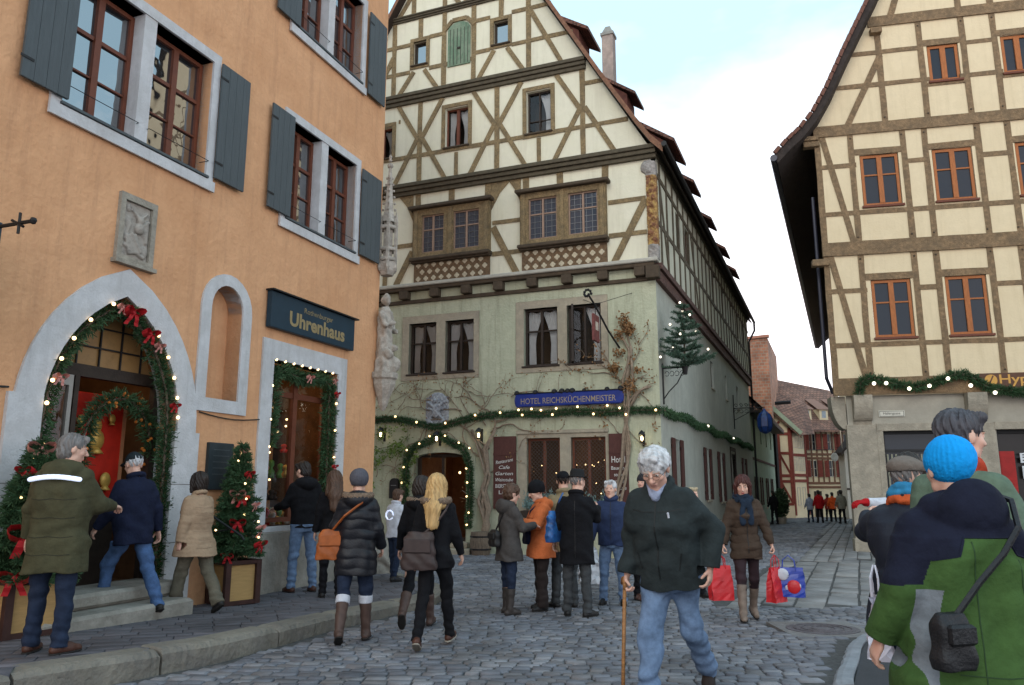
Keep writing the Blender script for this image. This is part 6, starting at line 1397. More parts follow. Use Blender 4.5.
setts('cobbled_side_street',lambda X,Y:(X>3.9+(Y-18)*.417)&(X<6.75+(Y-18.5)*.425)&(Y>=24.05),4,24,24,60,.30,.24,R(8),sm,seed=3,curve=.3)
setts('paved_strip',stripf,2,13,11,18,.62,.42,R(66),sm2,bev=.008,gap=.022,hj=.003,seed=4)
setts('side_walkway',walkf,6,24,17.9,52,.42,.30,R(66),sm2,bev=.006,gap=.010,hj=.002,seed=5)
# left pavement: base + slabs + kerbstones
def in_pavL(X,Y): return (X<xon(kerbL,Y)-.26)&((X-FA.O[0])*FA.n[0]+(Y-FA.O[1])*FA.n[1]>-.3)&(Y<14.6)|((Y>=14.3)&(Y<20)&(X<xon(kerbL,Y)-.26)&(X>-8))
K=kerbL; 
pv=[(x-.2,y) for x,y in K]; base=[(-9.5,3.6),(-9.5,20)]
mb=MB(); pq=[(xon([(x,y) for x,y in K],y)-.2,y) for y in np.linspace(3.6,20,60)]; mb.quadstrip([(-9.5,y,pz(y)-.03) for x,y in pq],[(x,y,pz(y)-.03) for x,y in pq]); o=mb.build('pavement_bed',gm); tag(o,kind='structure')
setts('pavement',in_pavL,-8,0,3.6,20,.30,.21,R(21),sm3,bev=.003,gap=.004,hj=.0008,seed=6,zoff=.13,tilt=.003,slope=lambda Y:.012*np.clip(11-Y,0,5))
def smooth(P,step=.92):
    P=[Vector((x,y,0)) for x,y in P]; out=[P[0]]; 
    pts=[]
    for i in range(len(P)-1):
        p0=P[max(0,i-1)];p1=P[i];p2=P[i+1];p3=P[min(len(P)-1,i+2)]
        for k in range(12):
            t=k/12; pts.append(.5*((2*p1)+(-p0+p2)*t+(2*p0-5*p1+4*p2-p3)*t*t+(-p0+3*p1-3*p2+p3)*t**3))
    pts.append(P[-1]); return pts
def kerb(name,P,width,top,bot,m,length=.95,sgn=1,zf=gz):
    pts=smooth(P); mb=MB(); acc=0; i=0; N_=len(pts)
    while i<N_-1:
        L_=0; j_=i; tgt=length*random.uniform(.75,1.3)
        while j_<N_-1 and L_<tgt: L_+=(pts[j_+1]-pts[j_]).length; j_+=1
        seg=pts[i:j_+1]
        if len(seg)>=2:
            dz=random.uniform(-.008,.008); V=[];n=len(seg)
            for k,p in enumerate(seg):
                t=(seg[min(k+1,n-1)]-seg[max(k-1,0)]).normalized(); q=Vector((-t.y,t.x,0))*sgn; pp=p+t*(.014 if k==0 else (-.014 if k==n-1 else 0)); e=.022 if k in(0,n-1) else 0; jj=random.uniform(-.008,.008)
                for o_,z in ((0,bot),(0+jj,top-.05+dz-e*.3),(.03+jj,top-.012+dz-e),(.07,top+dz-e),(width,top+dz-e*.5),(width,bot)): V.append((pp.x+q.x*o_,pp.y+q.y*o_,z+(zf(pp.y) if z>0 else gz(pp.y))))
            F=[]
            for k in range(n-1):
                for l in range(5): F.append((6*k+l,6*k+6+l,6*k+7+l,6*k+1+l) if sgn<0 else (6*k+l,6*k+1+l,6*k+7+l,6*k+6+l))
            F.append(tuple(range(6))); F.append(tuple(6*(n-1)+l for l in range(5,-1,-1))); mb.add(V,F)
        i=j_
    o=mb.build(name,m); tag(o,kind='structure'); return o
random.seed(21)
kerb('kerb',kerbL,.27,.135,-.1,mat('kerb_sandstone',(.21,.19,.155),.85,.22,5,.8,18,var2=(.12,.11,.10),v2s=2.5,bdist=.03),1.1,1,zf=lambda Y:pz(Y)-.13)
# right corner: flush flat kerb and dark asphalt
kerb('corner_kerb',kerbR,.15,.02,-.1,mat('flat_kerb_stone',(.24,.25,.27),.8,.12,5,.5,20),1.2,-1)
KR=[(x+.14,y-.05) for x,y in kerbR]; mb=MB(); mb.add([(x,y,gz(y)+.006) for x,y in KR]+[(14,2.0,.12),(2.0,2.0,.19)],[tuple(range(len(KR)+2))[::-1]]); o=mb.build('asphalt_pavement',mat('asphalt',(.062,.062,.068),.9,.2,60,.6,140,var2=(.05,.05,.054),v2s=2)); tag(o,kind='structure')
# drain cover
t=empty('drain_cover',(3.50,9.1,gz(9.1)+.004)); tag(t,'rectangular stone framed drain cover with an oval iron plate in the cobbles','drain cover')
mb=MB(); ring2=[(-.48,-.49),(.48,-.49),(.48,.49),(-.48,.49)]; mb.prismz(ring2,-.05,.0); mb.build('frame',mat('cover_stone',(.19,.18,.175),.8,.2,12,.5,40),t)
mb=MB(); mb.prismz([(.40*math.cos(a),.36*math.sin(a)) for a in np.linspace(0,2*math.pi,28)[:-1]],0,.006); pl=mb.build('plate',mat('cover_iron',(.12,.11,.12),.55,.25,25,.5,60,metal=.3),t); mb=MB()
for rr in (.3,.22,.13): mb.tube([(rr*1.05*math.cos(a),rr*.95*math.sin(a),.008) for a in np.linspace(0,2*math.pi,25)],.008,4)
mb.build('ridges',MATS['cover_iron'],pl)
# ------------------------------------------------------------------ greenery
def quads_from(cent, dirs, length, width, rg):
    """needle quads: base at cent, pointing along dirs"""
    n=len(cent); r=rg.normal(size=(n,3)); s=np.cross(dirs,r); s/=np.linalg.norm(s,axis=1)[:,None]+1e-9
    L=(length*rg.uniform(.6,1.2,n))[:,None]; Wd=(width*rg.uniform(.7,1.3,n))[:,None]
    a=cent-s*Wd/2; b=cent+s*Wd/2; c=cent+dirs*L+s*Wd*.25; d=cent+dirs*L-s*Wd*.25
    V=np.stack([a,b,c,d],1).reshape(-1,3); F=np.arange(4*n).reshape(n,4); return V,F
def leafmat(name,c1,c2,rough=.7):
    return mat(name,tuple((a+b)/2 for a,b in zip(c1,c2)),rough,.35,11,var2=c2,v2s=6)
M['fir']=leafmat('fir_needles',(.025,.07,.03),(.05,.10,.04)); M['firb']=leafmat('blue_fir_needles',(.05,.10,.07),(.09,.15,.10))
M['bark']=mat('grey_brown_bark',(.17,.13,.095),.95,.25,9,.9,30,stretch=(3,3,.8),bdist=.03)
M['bark2']=mat('pale_vine_stem',(.26,.20,.145),.95,.2,9,.8,40)
def path_pts(P,step):
    out=[]
    for i in range(len(P)-1):
        a=np.array(P[i]);b=np.array(P[i+1]); n=max(1,int(np.linalg.norm(b-a)/step))
        for k in range(n): out.append(a+(b-a)*k/n)
    out.append(np.array(P[-1])); return np.array(out)
def garland(P,r,label,group=None,per=420,bulbs=(),bs=.022,name='fir_garland',nl=.085,nw=.012,seed=1,bulbm=None,out=None,root=None):
    rg=np.random.default_rng(seed); pts=path_pts([tuple(p) for p in P],.04); base=pts[0]; t=empty(name,tuple(base)); tag(t,label,'garland',group)
    L=len(pts)*.04; n=int(L*per); i=rg.integers(0,len(pts)-1,n); f=rg.random(n)[:,None]; c=pts[i]*(1-f)+pts[i+1]*f
    tan=pts[i+1]-pts[i]; tan/=np.linalg.norm(tan,axis=1)[:,None]+1e-9
    rd=rg.normal(size=(n,3)); rd-=tan*(rd*tan).sum(1)[:,None]; rd/=np.linalg.norm(rd,axis=1)[:,None]
    fat=r*(1+.25*np.sin(i*.9+seed)+.2*rg.normal(size=n))[:,None]*np.clip(rg.random(n)[:,None]**.5,0,1)
    d=rd*.8+tan*rg.uniform(-.5,.9,n)[:,None]; d/=np.linalg.norm(d,axis=1)[:,None]
    V,F=quads_from(c+rd*fat*.55-base,d,nl,nw,rg); mesh_obj('needles',V,F,M['fir'],t)
    mb=MB(); mb.tube([Vector(p-base) for p in pts[::4]]+[Vector(pts[-1]-base)],.018,5); mb.build('stem',M['bark'],t)
    bulbs=[Vector(b)-Vector(base) for b in bulbs]
    for b in bulbs:
        mb=MB(); mb.ball(b,bs,8,6); mb.build('bulb',bulbm or M['bulb'],t)
    return t
def arch_world(F,P2,off): return [F.w(u,off,z) for u,z in P2]
# arched door garland with lights
inner=gothic(XC,.84,2.35,1.36,.5,12); gp=[inner[i] for i in range(2,len(inner))]; gp=[(XC+.84,.55)]+gp+[(XC-.84,.55)]
gw=[FA.w(u,-.05,z) for u,z in gp]
bl=gothic(XC,.90,2.35,1.45,1.5,12)[2:]; bls=[FA.w(u,.06,z) for u,z in bl[1::2]]
gt=garland(gw,.13,'thick fir garland with warm lights around the pointed shop door',per=1300,bulbs=bls,bs=.022,nl=.075,nw=.013,seed=2)
rd=mat('red_ribbon',(.45,.02,.025),.5,.2,12); pk=mat('pink_ribbon',(.62,.28,.24),.6,.2,12)
def bow(mb,c,s,n=(0,-1,0)):
    """ribbon bow: two loops and two tails"""
    n=Vector(n).normalized(); up=Vector((0,0,1)); sd=n.cross(up).normalized(); c=Vector(c)
    for k in (-1,1):
        V=[];m=8
        for i in range(m+1):
            a=math.pi*2*i/m; p=c+sd*(k*s*.30*(1-math.cos(a)))+up*(s*.20*math.sin(a)+.06*s*(1-math.cos(a)))+n*(s*.1*(1-math.cos(a)))
            V+= [p-n*s*.24-up*.08*s,p+n*s*.24+up*.08*s]
        mb.add(V,[(2*i,2*i+2,2*i+3,2*i+1) for i in range(m)])
        V=[]
        for i in range(5): t=i/4; p=c+sd*(k*s*(.10+.25*t))-up*(s*.65*t)+n*(s*.1*math.sin(t*5)+.1*s); V+= [p-sd*s*.13,p+sd*s*.13]
        mb.add(V,[(2*i,2*i+2,2*i+3,2*i+1) for i in range(4)])
    mb.ball(c+n*s*.1,s*.16,6,4)
nA=Vector((FA.n[0],FA.n[1],0)); base=gt.location
for (u,z,s_,mm) in ((-5.64,3.62,.22,rd),(-5.36,3.42,.18,rd),(-6.48,2.75,.13,pk),(-5.2,3.3,.12,pk),(-4.88,2.6,.12,rd),(-5.78,3.66,.12,pk)):
    mb=MB(); bow(mb,FA.w(u,.08,z)-base,s_,nA); mb.build('bow',mm,gt)
# inner wreath arch over the door
wp=[FA.w(-5.30+.50*math.cos(a),-.32,2.05+.62*math.sin(a)) for a in np.linspace(-.1,math.pi+.1,14)]+[FA.w(-5.80,-.32,1.3)]
w_=garland(wp,.13,'dark wreath arch with orange berries over the red door display',per=1300,name='berry_wreath',nl=.08,nw=.014,seed=3)
random.seed(8)
for k in range(30): mb=MB(); p=wp[random.randint(0,13)]; mb.ball(p-w_.location+Vector((random.uniform(-.1,.1),random.uniform(-.1,.1),random.uniform(-.1,.1))),.022,6,4); mb.build('berry',mat('orange_berry',(.55,.17,.03),.4,.2),w_)
# shop window garland
P=[(-2.86,2.2),(-2.88,3.3),(-2.6,3.38),(-2.1,3.30),(-1.6,3.38),(-1.38,3.3),(-1.36,2.4),(-1.38,1.25)]
gt=garland([FA.w(u,-.06,z) for u,z in P],.13,'fir garland with a row of small lights framing the shop window',per=1300,bulbs=[FA.w(u,.02,z) for u,z in [(-2.9+.21*i,3.50) for i in range(8)]+[(-2.96,3.1),(-2.96,2.6),(-2.96,2.2),(-1.29,3.0),(-1.29,2.55),(-1.29,2.1)]],bs=.02,nl=.09,nw=.014,seed=4)
for (u,z,s_,mm) in ((-2.15,3.32,.13,pk),(-1.38,3.15,.11,rd),(-1.36,1.95,.11,rd),(-1.45,3.36,.09,pk)):
    mb=MB(); bow(mb,FA.w(u,.08,z)-gt.location,s_,nA); mb.build('bow',mm,gt)
# hotel garlands
def swag(F,us,z0,dip,off=.09):
    out=[]
    for i in range(len(us)-1):
        for k in range(6): t=k/6; out.append(F.w(us[i]+(us[i+1]-us[i])*t,off,z0-dip*4*t*(1-t)))
    out.append(F.w(us[-1],off,z0)); return out
Pb=[FB.w(u,.10,z) for u,z in ((-7.9,3.42),(-7.4,3.46),(-6.9,3.42),(-6.4,3.30),(-5.95,3.18),(-5.5,3.26),(-4.9,3.40),(-4.3,3.46),(-3.6,3.46),(-2.9,3.42),(-2.2,3.47),(-1.4,3.42),(-.6,3.44),(.05,3.42))]
garland(Pb,.075,'fir garland with small lights strung across the hotel front under its name board',per=900,bulbs=[FB.w(u,.16,z) for u,z in ((-7.1,3.50),(-6.45,3.33),(-5.6,3.28),(-4.75,3.46),(-4.05,3.50),(-3.55,3.55),(-3.45,3.42),(-3.2,3.56),(-2.95,3.52),(-2.65,3.40),(-2.55,3.55),(-2.0,3.57),(-1.6,3.38),(-1.25,3.57),(-.95,3.50),(-.80,3.34),(-.08,3.42))],bs=.028,nl=.09,nw=.015,seed=5)
Pc=[FC.w(u,.10,3.42+.03*u/20*3-.05*math.sin(u*1.6)) for u in np.linspace(0,20.5,60)]
garland(Pc,.085,'fir garland running along the side street wall of the hotel',per=520,bulbs=[FC.w(u,.18,3.5) for u in (6.2,12.6)],bs=.04,nl=.10,nw=.02,seed=6,bulbm=M['bulbw'])
Pd=[(-4.93,.6),(-4.90,1.4),(-4.92,2.2),(-5.1,2.62),(-5.5,2.80),(-5.82,3.0),(-6.15,2.80),(-6.6,2.66),(-6.75,2.4),(-6.78,1.5),(-6.80,.5)]
garland([FB.w(u,.10,z) for u,z in Pd],.085,'fir garland with lights around the hotel door',per=1000,bulbs=[FB.w(u,.17,z) for u,z in ((-4.9,2.62),(-5.2,2.76),(-5.6,2.95),(-6.05,2.95),(-6.35,2.76),(-6.72,2.6),(-6.8,2.15),(-6.85,1.75),(-4.98,2.1),(-4.95,1.75),(-4.96,1.4),(-4.9,1.0),(-6.9,1.2),(-6.86,.9),(-4.95,.7))],bs=.024,nl=.09,nw=.015,seed=7)
Pg=swag(FD,[.72,1.9,2.75,3.55,4.6,5.5],4.50,.22,.16)
Pg=[FD.w(.62,.16,4.05)]+[FD.w(.68,.16,4.4)]+[FD.w(u,.16,z) for u,z in ((.95,4.52),(1.35,4.38),(1.7,4.28),(2.0,4.22),(2.35,4.30),(2.75,4.42),(3.0,4.55),(3.35,4.50),(3.6,4.25),(3.9,4.12),(4.3,4.06),(4.8,4.0),(5.4,4.1))]
garland(Pg,.11,'fir garland with round lights swagged across the bank front',per=900,bulbs=[FD.w(u,.26,z) for u,z in ((.98,4.34),(1.28,4.34),(1.83,4.18),(2.32,4.24),(2.78,4.42),(3.3,4.22),(3.85,4.02))],bs=.05,nl=.12,nw=.02,seed=8,bulbm=M['bulbw'])
# fir trees
def fir(loc,h,r,label,seed=1,group=None,name='fir_tree',den=1.0,sparse=False,bows=(),bulbs=0,lw=.010,nl=.06,bulbm=None,bs=.014,branches=None):
    rg=np.random.default_rng(seed); t=empty(name,loc); tag(t,label,'fir tree',group)
    mb=MB(); mb.tube([(0,0,0),(0.01,0,h*.5),(0,0,h*.97)],.03,6,.008); br=[]
    nb=branches or int(120*den); 
    for i in range(nb):
        f=(i+.5)/nb; z=h*(.06+.92*f**(1.0 if not sparse else .9)); 
        if sparse: lev=9; z=h*(.05+.93*(int(f*lev)+.25*rg.random())/lev)
        a=rg.uniform(0,2*math.pi); L=r*(1-(z/h))**.85*rg.uniform(.75,1.12)+.04; dr=np.array([math.cos(a),math.sin(a),rg.uniform(-.22,.12) if not sparse else rg.uniform(-.05,.25)])
        p0=np.array([0,0,z]); p1=p0+dr*L*.6; p2=p0+dr*L+np.array([0,0,(-.05 if not sparse else .06)*L]); mb.tube([p0,p1,p2],.007,4,.003); br.append((p0,p1,p2,L))
    mb.build('trunk',M['bark'],t)
    C_=[];D_=[]
    for p0,p1,p2,L in br:
        n=int((700 if not sparse else 420)*L*den)+10; f=rg.random(n)[:,None]; c=np.where(f<.6,p0+(p1-p0)*(f/.6),p1+(p2-p1)*((f-.6)/.4)); ax=(p2-p0)/np.linalg.norm(p2-p0)
        sp=rg.normal(size=(n,3)); side=np.cross(ax,[0,0,1]); off=(rg.uniform(-1,1,n)[:,None]*side)*(.32*L*(1-f)+.02)*(1 if not sparse else .45); c=c+off
        d=ax*.6+sp*.5+np.sign((off*side).sum(1))[:,None]*side*.5; d/=np.linalg.norm(d,axis=1)[:,None]; C_.append(c); D_.append(d)
    V,F=quads_from(np.concatenate(C_),np.concatenate(D_),nl,lw,rg); mesh_obj('foliage',V,F,M['fir'] if not sparse else M['firb'],t)
    for (az,z,s_,mm) in bows:
        rr=r*max(.02,1-z/h)**.85; mb=MB(); a=R(az); bow(mb,(rr*math.cos(a),rr*math.sin(a),z),s_,(math.cos(a),math.sin(a),.1)); mb.build('bow',mm,t)
    for k in range(bulbs):
        z=h*(.1+.88*(k+.5)/bulbs); a=rg.uniform(0,6.28) if not sparse else (k*2.4+3.4); rr=r*(1-z/h)**.85+.01; mb=MB(); mb.ball((rr*math.cos(a),rr*math.sin(a),z+.02),bs,6,5); mb.build('bulb',bulbm or M['bulb'],t)
    return t
def planter(loc,s,h,label,rz,group=None):
    t=empty('planter',loc,rz); tag(t,label,'planter',group); mb=MB()
    for x in (-s/2,s/2):
        for y in (-s/2,s/2): mb.box(x-.035,x+.035,y-.035,y+.035,0,h)
    for z0,z1 in ((0,.05),(h-.05,h)):
        mb.box(-s/2+.035,s/2-.035,-s/2-.03,-s/2+.03,z0,z1); mb.box(-s/2+.035,s/2-.035,s/2-.03,s/2+.03,z0,z1); mb.box(-s/2-.03,-s/2+.03,-s/2+.035,s/2-.035,z0,z1); mb.box(s/2-.03,s/2+.03,-s/2+.035,s/2-.035,z0,z1)
    mb.build('frame',mat('dark_red_planter_frame',(.045,.018,.014),.6,.2,8),t); mb=MB()
    q=s/2-.012
    mb.box(-q,q,-q,q,.05,h-.06); mb.build('panel',mat('tan_wood_panel',(.42,.26,.10),.6,.1,5,.15,30,stretch=(1,1,8)),t); return t
pA=(-3.90,10.38); pB_=(-5.22,8.05)
pA=FA.w(-3.93,.36,.16); pl=planter(pA,.42,.54,'small tan panelled planter beside the slate plaque',FA.ang-R(20))
fir((pA.x,pA.y,.66),1.55,.38,'slim fir tree with red and pink bows before the slate plaque',seed=3,den=1.5,bulbs=14,bows=((-50,1.42,.10,pk),(-20,1.12,.13,rd),(-75,.86,.17,pk),(-60,.80,.15,rd),(-10,.72,.12,pk),(-70,.50,.17,rd),(-5,.42,.16,pk),(-15,.22,.17,rd),(-85,.1,.13,rd)))
pB=FA.w(-6.86,.42,.27); planter(pB,.50,.52,'large tan panelled planter at the left edge of the photo',FA.ang-R(12))
fir((pB.x,pB.y,.75),1.32,.42,'bushy fir tree with big red bows at the left edge',seed=5,den=1.9,bulbs=16,nl=.075,bows=((-55,1.22,.20,pk),(-25,.88,.28,rd),(-60,.42,.30,rd),(-20,.30,.16,pk),(-70,.05,.22,rd),(-100,1.0,.16,rd)))
tb_=FC.w(.35,.56,4.42)
tr=fir((tb_.x,tb_.y,4.42),1.75,.72,'small lit fir tree standing on the iron bracket at the hotel corner',seed=9,sparse=True,bulbs=9,bulbm=M['bulbw'],bs=.028,branches=74,nl=.065,lw=.014,den=1.15)
# ------------------------------------------------------------------ climbing vines on the hotel
def grow(mb,F,p,ang,L,r,depth,rg,off,leafpts,zmax=5.0,umin=-8,umax=-.05,zmin=.3):
    pts=[p]; n=max(3,int(L/.10)); a=ang; u,z=p
    for i in range(n):
        a+=rg.normal(0,.28); a+=.06*math.sin(i); u+=.10*math.cos(a); z+=.10*math.sin(a)
        if z>zmax or u<umin or u>umax or z<zmin: break
        pts.append((u,z))
        if depth>0 and rg.random()<.17 and i>1: grow(mb,F,(u,z),a+rg.choice([-1,1])*rg.uniform(.5,1.2),L*rg.uniform(.4,.7),r*.6,depth-1,rg,off,leafpts,zmax,umin,umax,zmin)
    if len(pts)>2: mb.tube([F.w(q[0],off+.02*math.sin(3*q[0]+2*q[1]),q[1]) for q in pts],r,5,r*.35); leafpts+=pts[len(pts)//2:]
def vine(F,seeds,label,seed,leafm,nleaf,leafbox=(),trunkpts=None,name='climbing_vine',size=.05,zmax=4.6,umin=-7.9,umax=-.05):
    rg=np.random.default_rng(seed); t=empty(name,(0,0,0)); tag(t,label,'climbing plant'); mb=MB(); lp=[]
    for tp_,r0,r1 in (trunkpts or ()):
        for s_ in range(3):
            o=rg.normal(0,.045,2); mb.tube([F.w(u+o[0]*math.sin(i*1.3+s_),.10+.04*math.cos(i*1.7+s_*2),z) for i,(u,z) in enumerate(tp_)],r0*rg.uniform(.55,.8),7,r1)
    for u,z,a,L,r in seeds: grow(mb,F,(u,z),a,L,r,3,rg,.05,lp,zmax,umin,umax)
    o0=Vector(F.w(seeds[0][0],0,0)) ; t.location=o0; mb.v=[tuple(Vector(v)-o0) for v in mb.v]
    mb.build('stem',M['bark2'],t,True)
    C_=[]
    if nleaf and lp:
        idx=rg.integers(0,len(lp),nleaf)
        for i in idx: u,z=lp[i]; C_.append(F.w(u+rg.normal(0,.06),.06+abs(rg.normal(0,.05)),z+rg.normal(0,.06))-o0)
    for (u0,u1,z0,z1,n) in leafbox:
        ncl=max(3,n//70); cl=[(rg.uniform(u0,u1),rg.uniform(z0,z1)) for _ in range(ncl)]
        for k in range(n): c=cl[k%ncl]; C_.append(F.w(c[0]+rg.normal(0,(u1-u0)*.16),.08+abs(rg.normal(0,.10)),c[1]+rg.normal(0,(z1-z0)*.10))-o0)
    if C_:
        c=np.array([tuple(v) for v in C_]); d=rg.normal(size=c.shape); d/=np.linalg.norm(d,axis=1)[:,None]; V,F_=quads_from(c,d,size,size*.8,rg); mesh_obj('leaves',V,F_,leafm,t)
    return t
dead=leafmat('dead_leaves',(.30,.14,.05),(.20,.115,.05)); grl=leafmat('yellow_green_leaves',(.20,.27,.05),(.10,.17,.04))
vine(FB,[(-4.4,2.6,2.4,2.6,.028),(-4.35,3.0,1.2,1.8,.028),(-4.5,2.4,2.9,2.4,.022),(-4.3,3.1,.7,2.2,.022),(-4.5,3.2,2.1,1.8,.02),(-4.35,2.0,.4,1.0,.018),(-5.2,3.6,2.6,2.0,.02),(-6.0,3.9,2.9,1.6,.015),(-3.8,3.9,.3,1.5,.015),(-4.45,1.2,2.2,.8,.02),(-4.2,3.3,.1,1.2,.014),(-5.0,4.1,.1,2,.012),(-7.1,3.7,.9,1.0,.012)],'leafless wisteria spreading over the hotel wall from a thick twisted trunk by the door',12,dead,500,trunkpts=[([(-4.40,.1),(-4.5,.6),(-4.38,1.1),(-4.52,1.6),(-4.40,2.1),(-4.48,2.6),(-4.2,3.1)],.10,.03),([(-4.55,.1),(-4.42,.7),(-4.58,1.3),(-4.42,1.9),(-4.6,2.5),(-4.9,3.1)],.08,.02)],size=.045)
vine(FB,[(-.85,3.3,1.6,1.8,.03),(-.75,3.6,1.2,1.5,.025),(-.95,3.5,2.2,1.2,.02),(-.7,4.0,1.7,1.4,.02),(-.8,3.8,.5,.8,.02),(-1.0,2.9,2.4,1.2,.012),(-.8,3.0,-.9,.9,.012)],'gnarled vine with brown dead leaf clumps climbing beside the hotel name board',14,dead,260,leafbox=((-.95,-.55,5.0,5.75,420),(-1.15,-.75,4.35,4.9,220),(-.8,-.45,4.0,4.5,120),(-.95,-.6,3.5,4.0,80)),trunkpts=[([(-1.05,.1),(-.95,.8),(-1.12,1.5),(-.92,2.2),(-.85,2.9),(-.72,3.5),(-.78,4.2),(-.70,4.9),(-.9,5.4)],.06,.025),([(-.95,.1),(-1.1,.9),(-.85,1.8),(-.75,2.6),(-.85,3.4),(-.62,4.2),(-.66,5.0)],.05,.02),([(-.8,3.4),(-.6,3.7),(-.45,3.9),(-.25,4.0)],.05,.03)],size=.06,zmax=5.6)
vine(FB,[(-7.7,1.9,1.4,1.6,.014),(-7.5,2.2,.6,1.2,.012),(-7.75,2.6,.3,1.2,.01)],'yellow green creeper hanging beside the hotel door',16,grl,420,leafbox=((-7.75,-6.9,2.5,3.25,420),(-7.85,-7.5,1.6,2.5,90)),size=.055,zmax=3.4)
# planted shrubs on the sill, wooden barrel at the vine foot
t=empty('window_box',FB.w(-2.35,.18,1.02),FB.ang); tag(t,'frosted blue green shrubs in a box below the lattice windows','window box'); mb=MB(); mb.bbox(-1.1,1.1,-.13,.13,-.12,.05,.01); mb.build('box',M['darkwood'],t)
rg=np.random.default_rng(4); c=np.stack([rg.uniform(-1.05,1.05,2600),rg.normal(0,.07,2600),np.abs(rg.normal(.02,.14,2600))],1); c[:,2]+=.12*np.abs(np.sin(c[:,0]*4)); d=rg.normal(size=c.shape); d[:,2]=abs(d[:,2])+.4; d/=np.linalg.norm(d,axis=1)[:,None]; V,F_=quads_from(c,d,.08,.018,rg); mesh_obj('foliage',V,F_,leafmat('blue_green_sprigs',(.11,.19,.17),(.20,.30,.29)),t)
t=empty('wooden_tub',FB.w(-4.45,.42,.0)); tag(t,'weathered wooden tub at the foot of the twisted vine trunk','tub'); mb=MB(); mb.lathe((0,0,0),[(.22,0),(.26,.15),(.27,.35),(.25,.55),(.22,.55)],12); mb.build('staves',M['bark'],t); mb=MB()
for z in (.12,.42): mb.lathe((0,0,z),[(.268,0),(.272,.04)],12)
mb.build('hoop',M['iron'],t)
# shrub down the street by the dark figure
t=empty('potted_shrub',(14.75,43.0,gz(43.0))); tag(t,'dark round shrub against the wall of the low green house','shrub'); rg=np.random.default_rng(6)
c=rg.normal(size=(2600,3)); c/=np.linalg.norm(c,axis=1)[:,None]; c*=rg.uniform(.35,1,2600)[:,None]*np.array([.42,.42,.85]); c[:,2]+=1.1; d=rg.normal(size=c.shape); d/=np.linalg.norm(d,axis=1)[:,None]; V,F_=quads_from(c,d,.12,.07,rg); mesh_obj('foliage',V,F_,leafmat('dark_shrub',(.02,.045,.025),(.04,.075,.03)),t)
mb=MB(); mb.tube([(0,0,0),(0,0,1)],.03,5); mb.lathe((0,0,0),[(.2,0),(.26,.35)],10); mb.build('pot',M['plinth'],t)
# stone guard at the pavement end
g=Grid((-.3,-.3,-.1),(.3,.3,.8),.02); g.loft((0,0,0),np.eye(3),[(-.1,.24,.22,0),(.3,.22,.2,0),(.6,.15,.14,0),(.75,.05,.05,0)],k=.02); g.folds(.012,12,4); P_,F_=g.mesh(); gs=FC.w(0,0,0); p=FA.w(.12,.10,.10)
t=empty('guard_stone',p); tag(t,'worn rounded guard stone at the foot of the orange house corner','guard stone'); mesh_obj('stone',P_,F_,M['plinth'],t,True)
# ------------------------------------------------------------------ people
t_people=0
skin()
hg=mat('hair_silver',(.50,.50,.51),.5,.32,26,1.0,60,bdist=.012,stretch=(1,1,.10),spec=.35); hdg=mat('hair_iron_grey',(.16,.15,.145),.5,.32,26,1.0,60,bdist=.012,stretch=(1,1,.10),spec=.35); hdk=mat('hair_dark',(.022,.015,.012),.5,.32,26,1.0,60,bdist=.012,stretch=(1,1,.10),spec=.35)
hbr=mat('hair_brown',(.075,.038,.022),.5,.32,26,1.0,60,bdist=.012,stretch=(1,1,.10),spec=.35); hred=mat('hair_red',(.065,.018,.014),.5,.32,26,1.0,60,bdist=.012,stretch=(1,1,.10),spec=.35); hbl=mat('hair_blonde',(.46,.29,.12),.5,.32,26,1.0,60,bdist=.012,stretch=(1,1,.10),spec=.35)
olive=cloth('olive',(74,72,52)); dkjean=cloth('dark_jean',(36,46,66),var=.2); jean=cloth('jean',(108,130,160),var=.24); jean2=cloth('mid_jean',(76,102,142),var=.24); navy_c=cloth('navy',(26,32,54)); black_c=cloth('black',(20,20,24)); beige=cloth('beige',(168,142,116),var=.08)
greyc=cloth('grey_wool',(74,70,68)); orangec=cloth('orange',(200,108,62)); greytr=cloth('grey_trouser',(64,66,68)); oltr=cloth('olive_trouser',(104,98,84)); dkgreen=cloth('fleece_green',(46,53,54)); brownp=cloth('brown_puffer',(72,58,48)); blackp=mat('black_puffer',lin((26,27,33)),.45,.15,9,.2,60)
brshoe=mat('brown_leather',(.07,.028,.018),.5,.2,12); bkshoe=mat('black_leather',(.014,.013,.013),.5,.2,12); boot_b=mat('brown_boot',(.075,.045,.036),.55,.2,12); boot_g=mat('taupe_boot',(.19,.145,.115),.65,.2,12); fur=mat('brown_fur',(.17,.12,.085),.95,.3,30); bluej=cloth('blue_jacket',(46,58,88)); khaki=cloth('khaki',(140,126,98)); whitec=cloth('white',(200,203,212)); redc=cloth('red',(172,24,30)); greenj=cloth('moss_green',(66,94,48)); sage=cloth('sage',(98,116,98))
refl=mat('reflective_band',(.80,.83,.90),.3,.05,4,emit=None)
def G(x,y,z=0): return gpt(x,y,pz if z else gz)
PV=.125
def bag_tag(o,l,c='bag'): return tag(o,l,c)
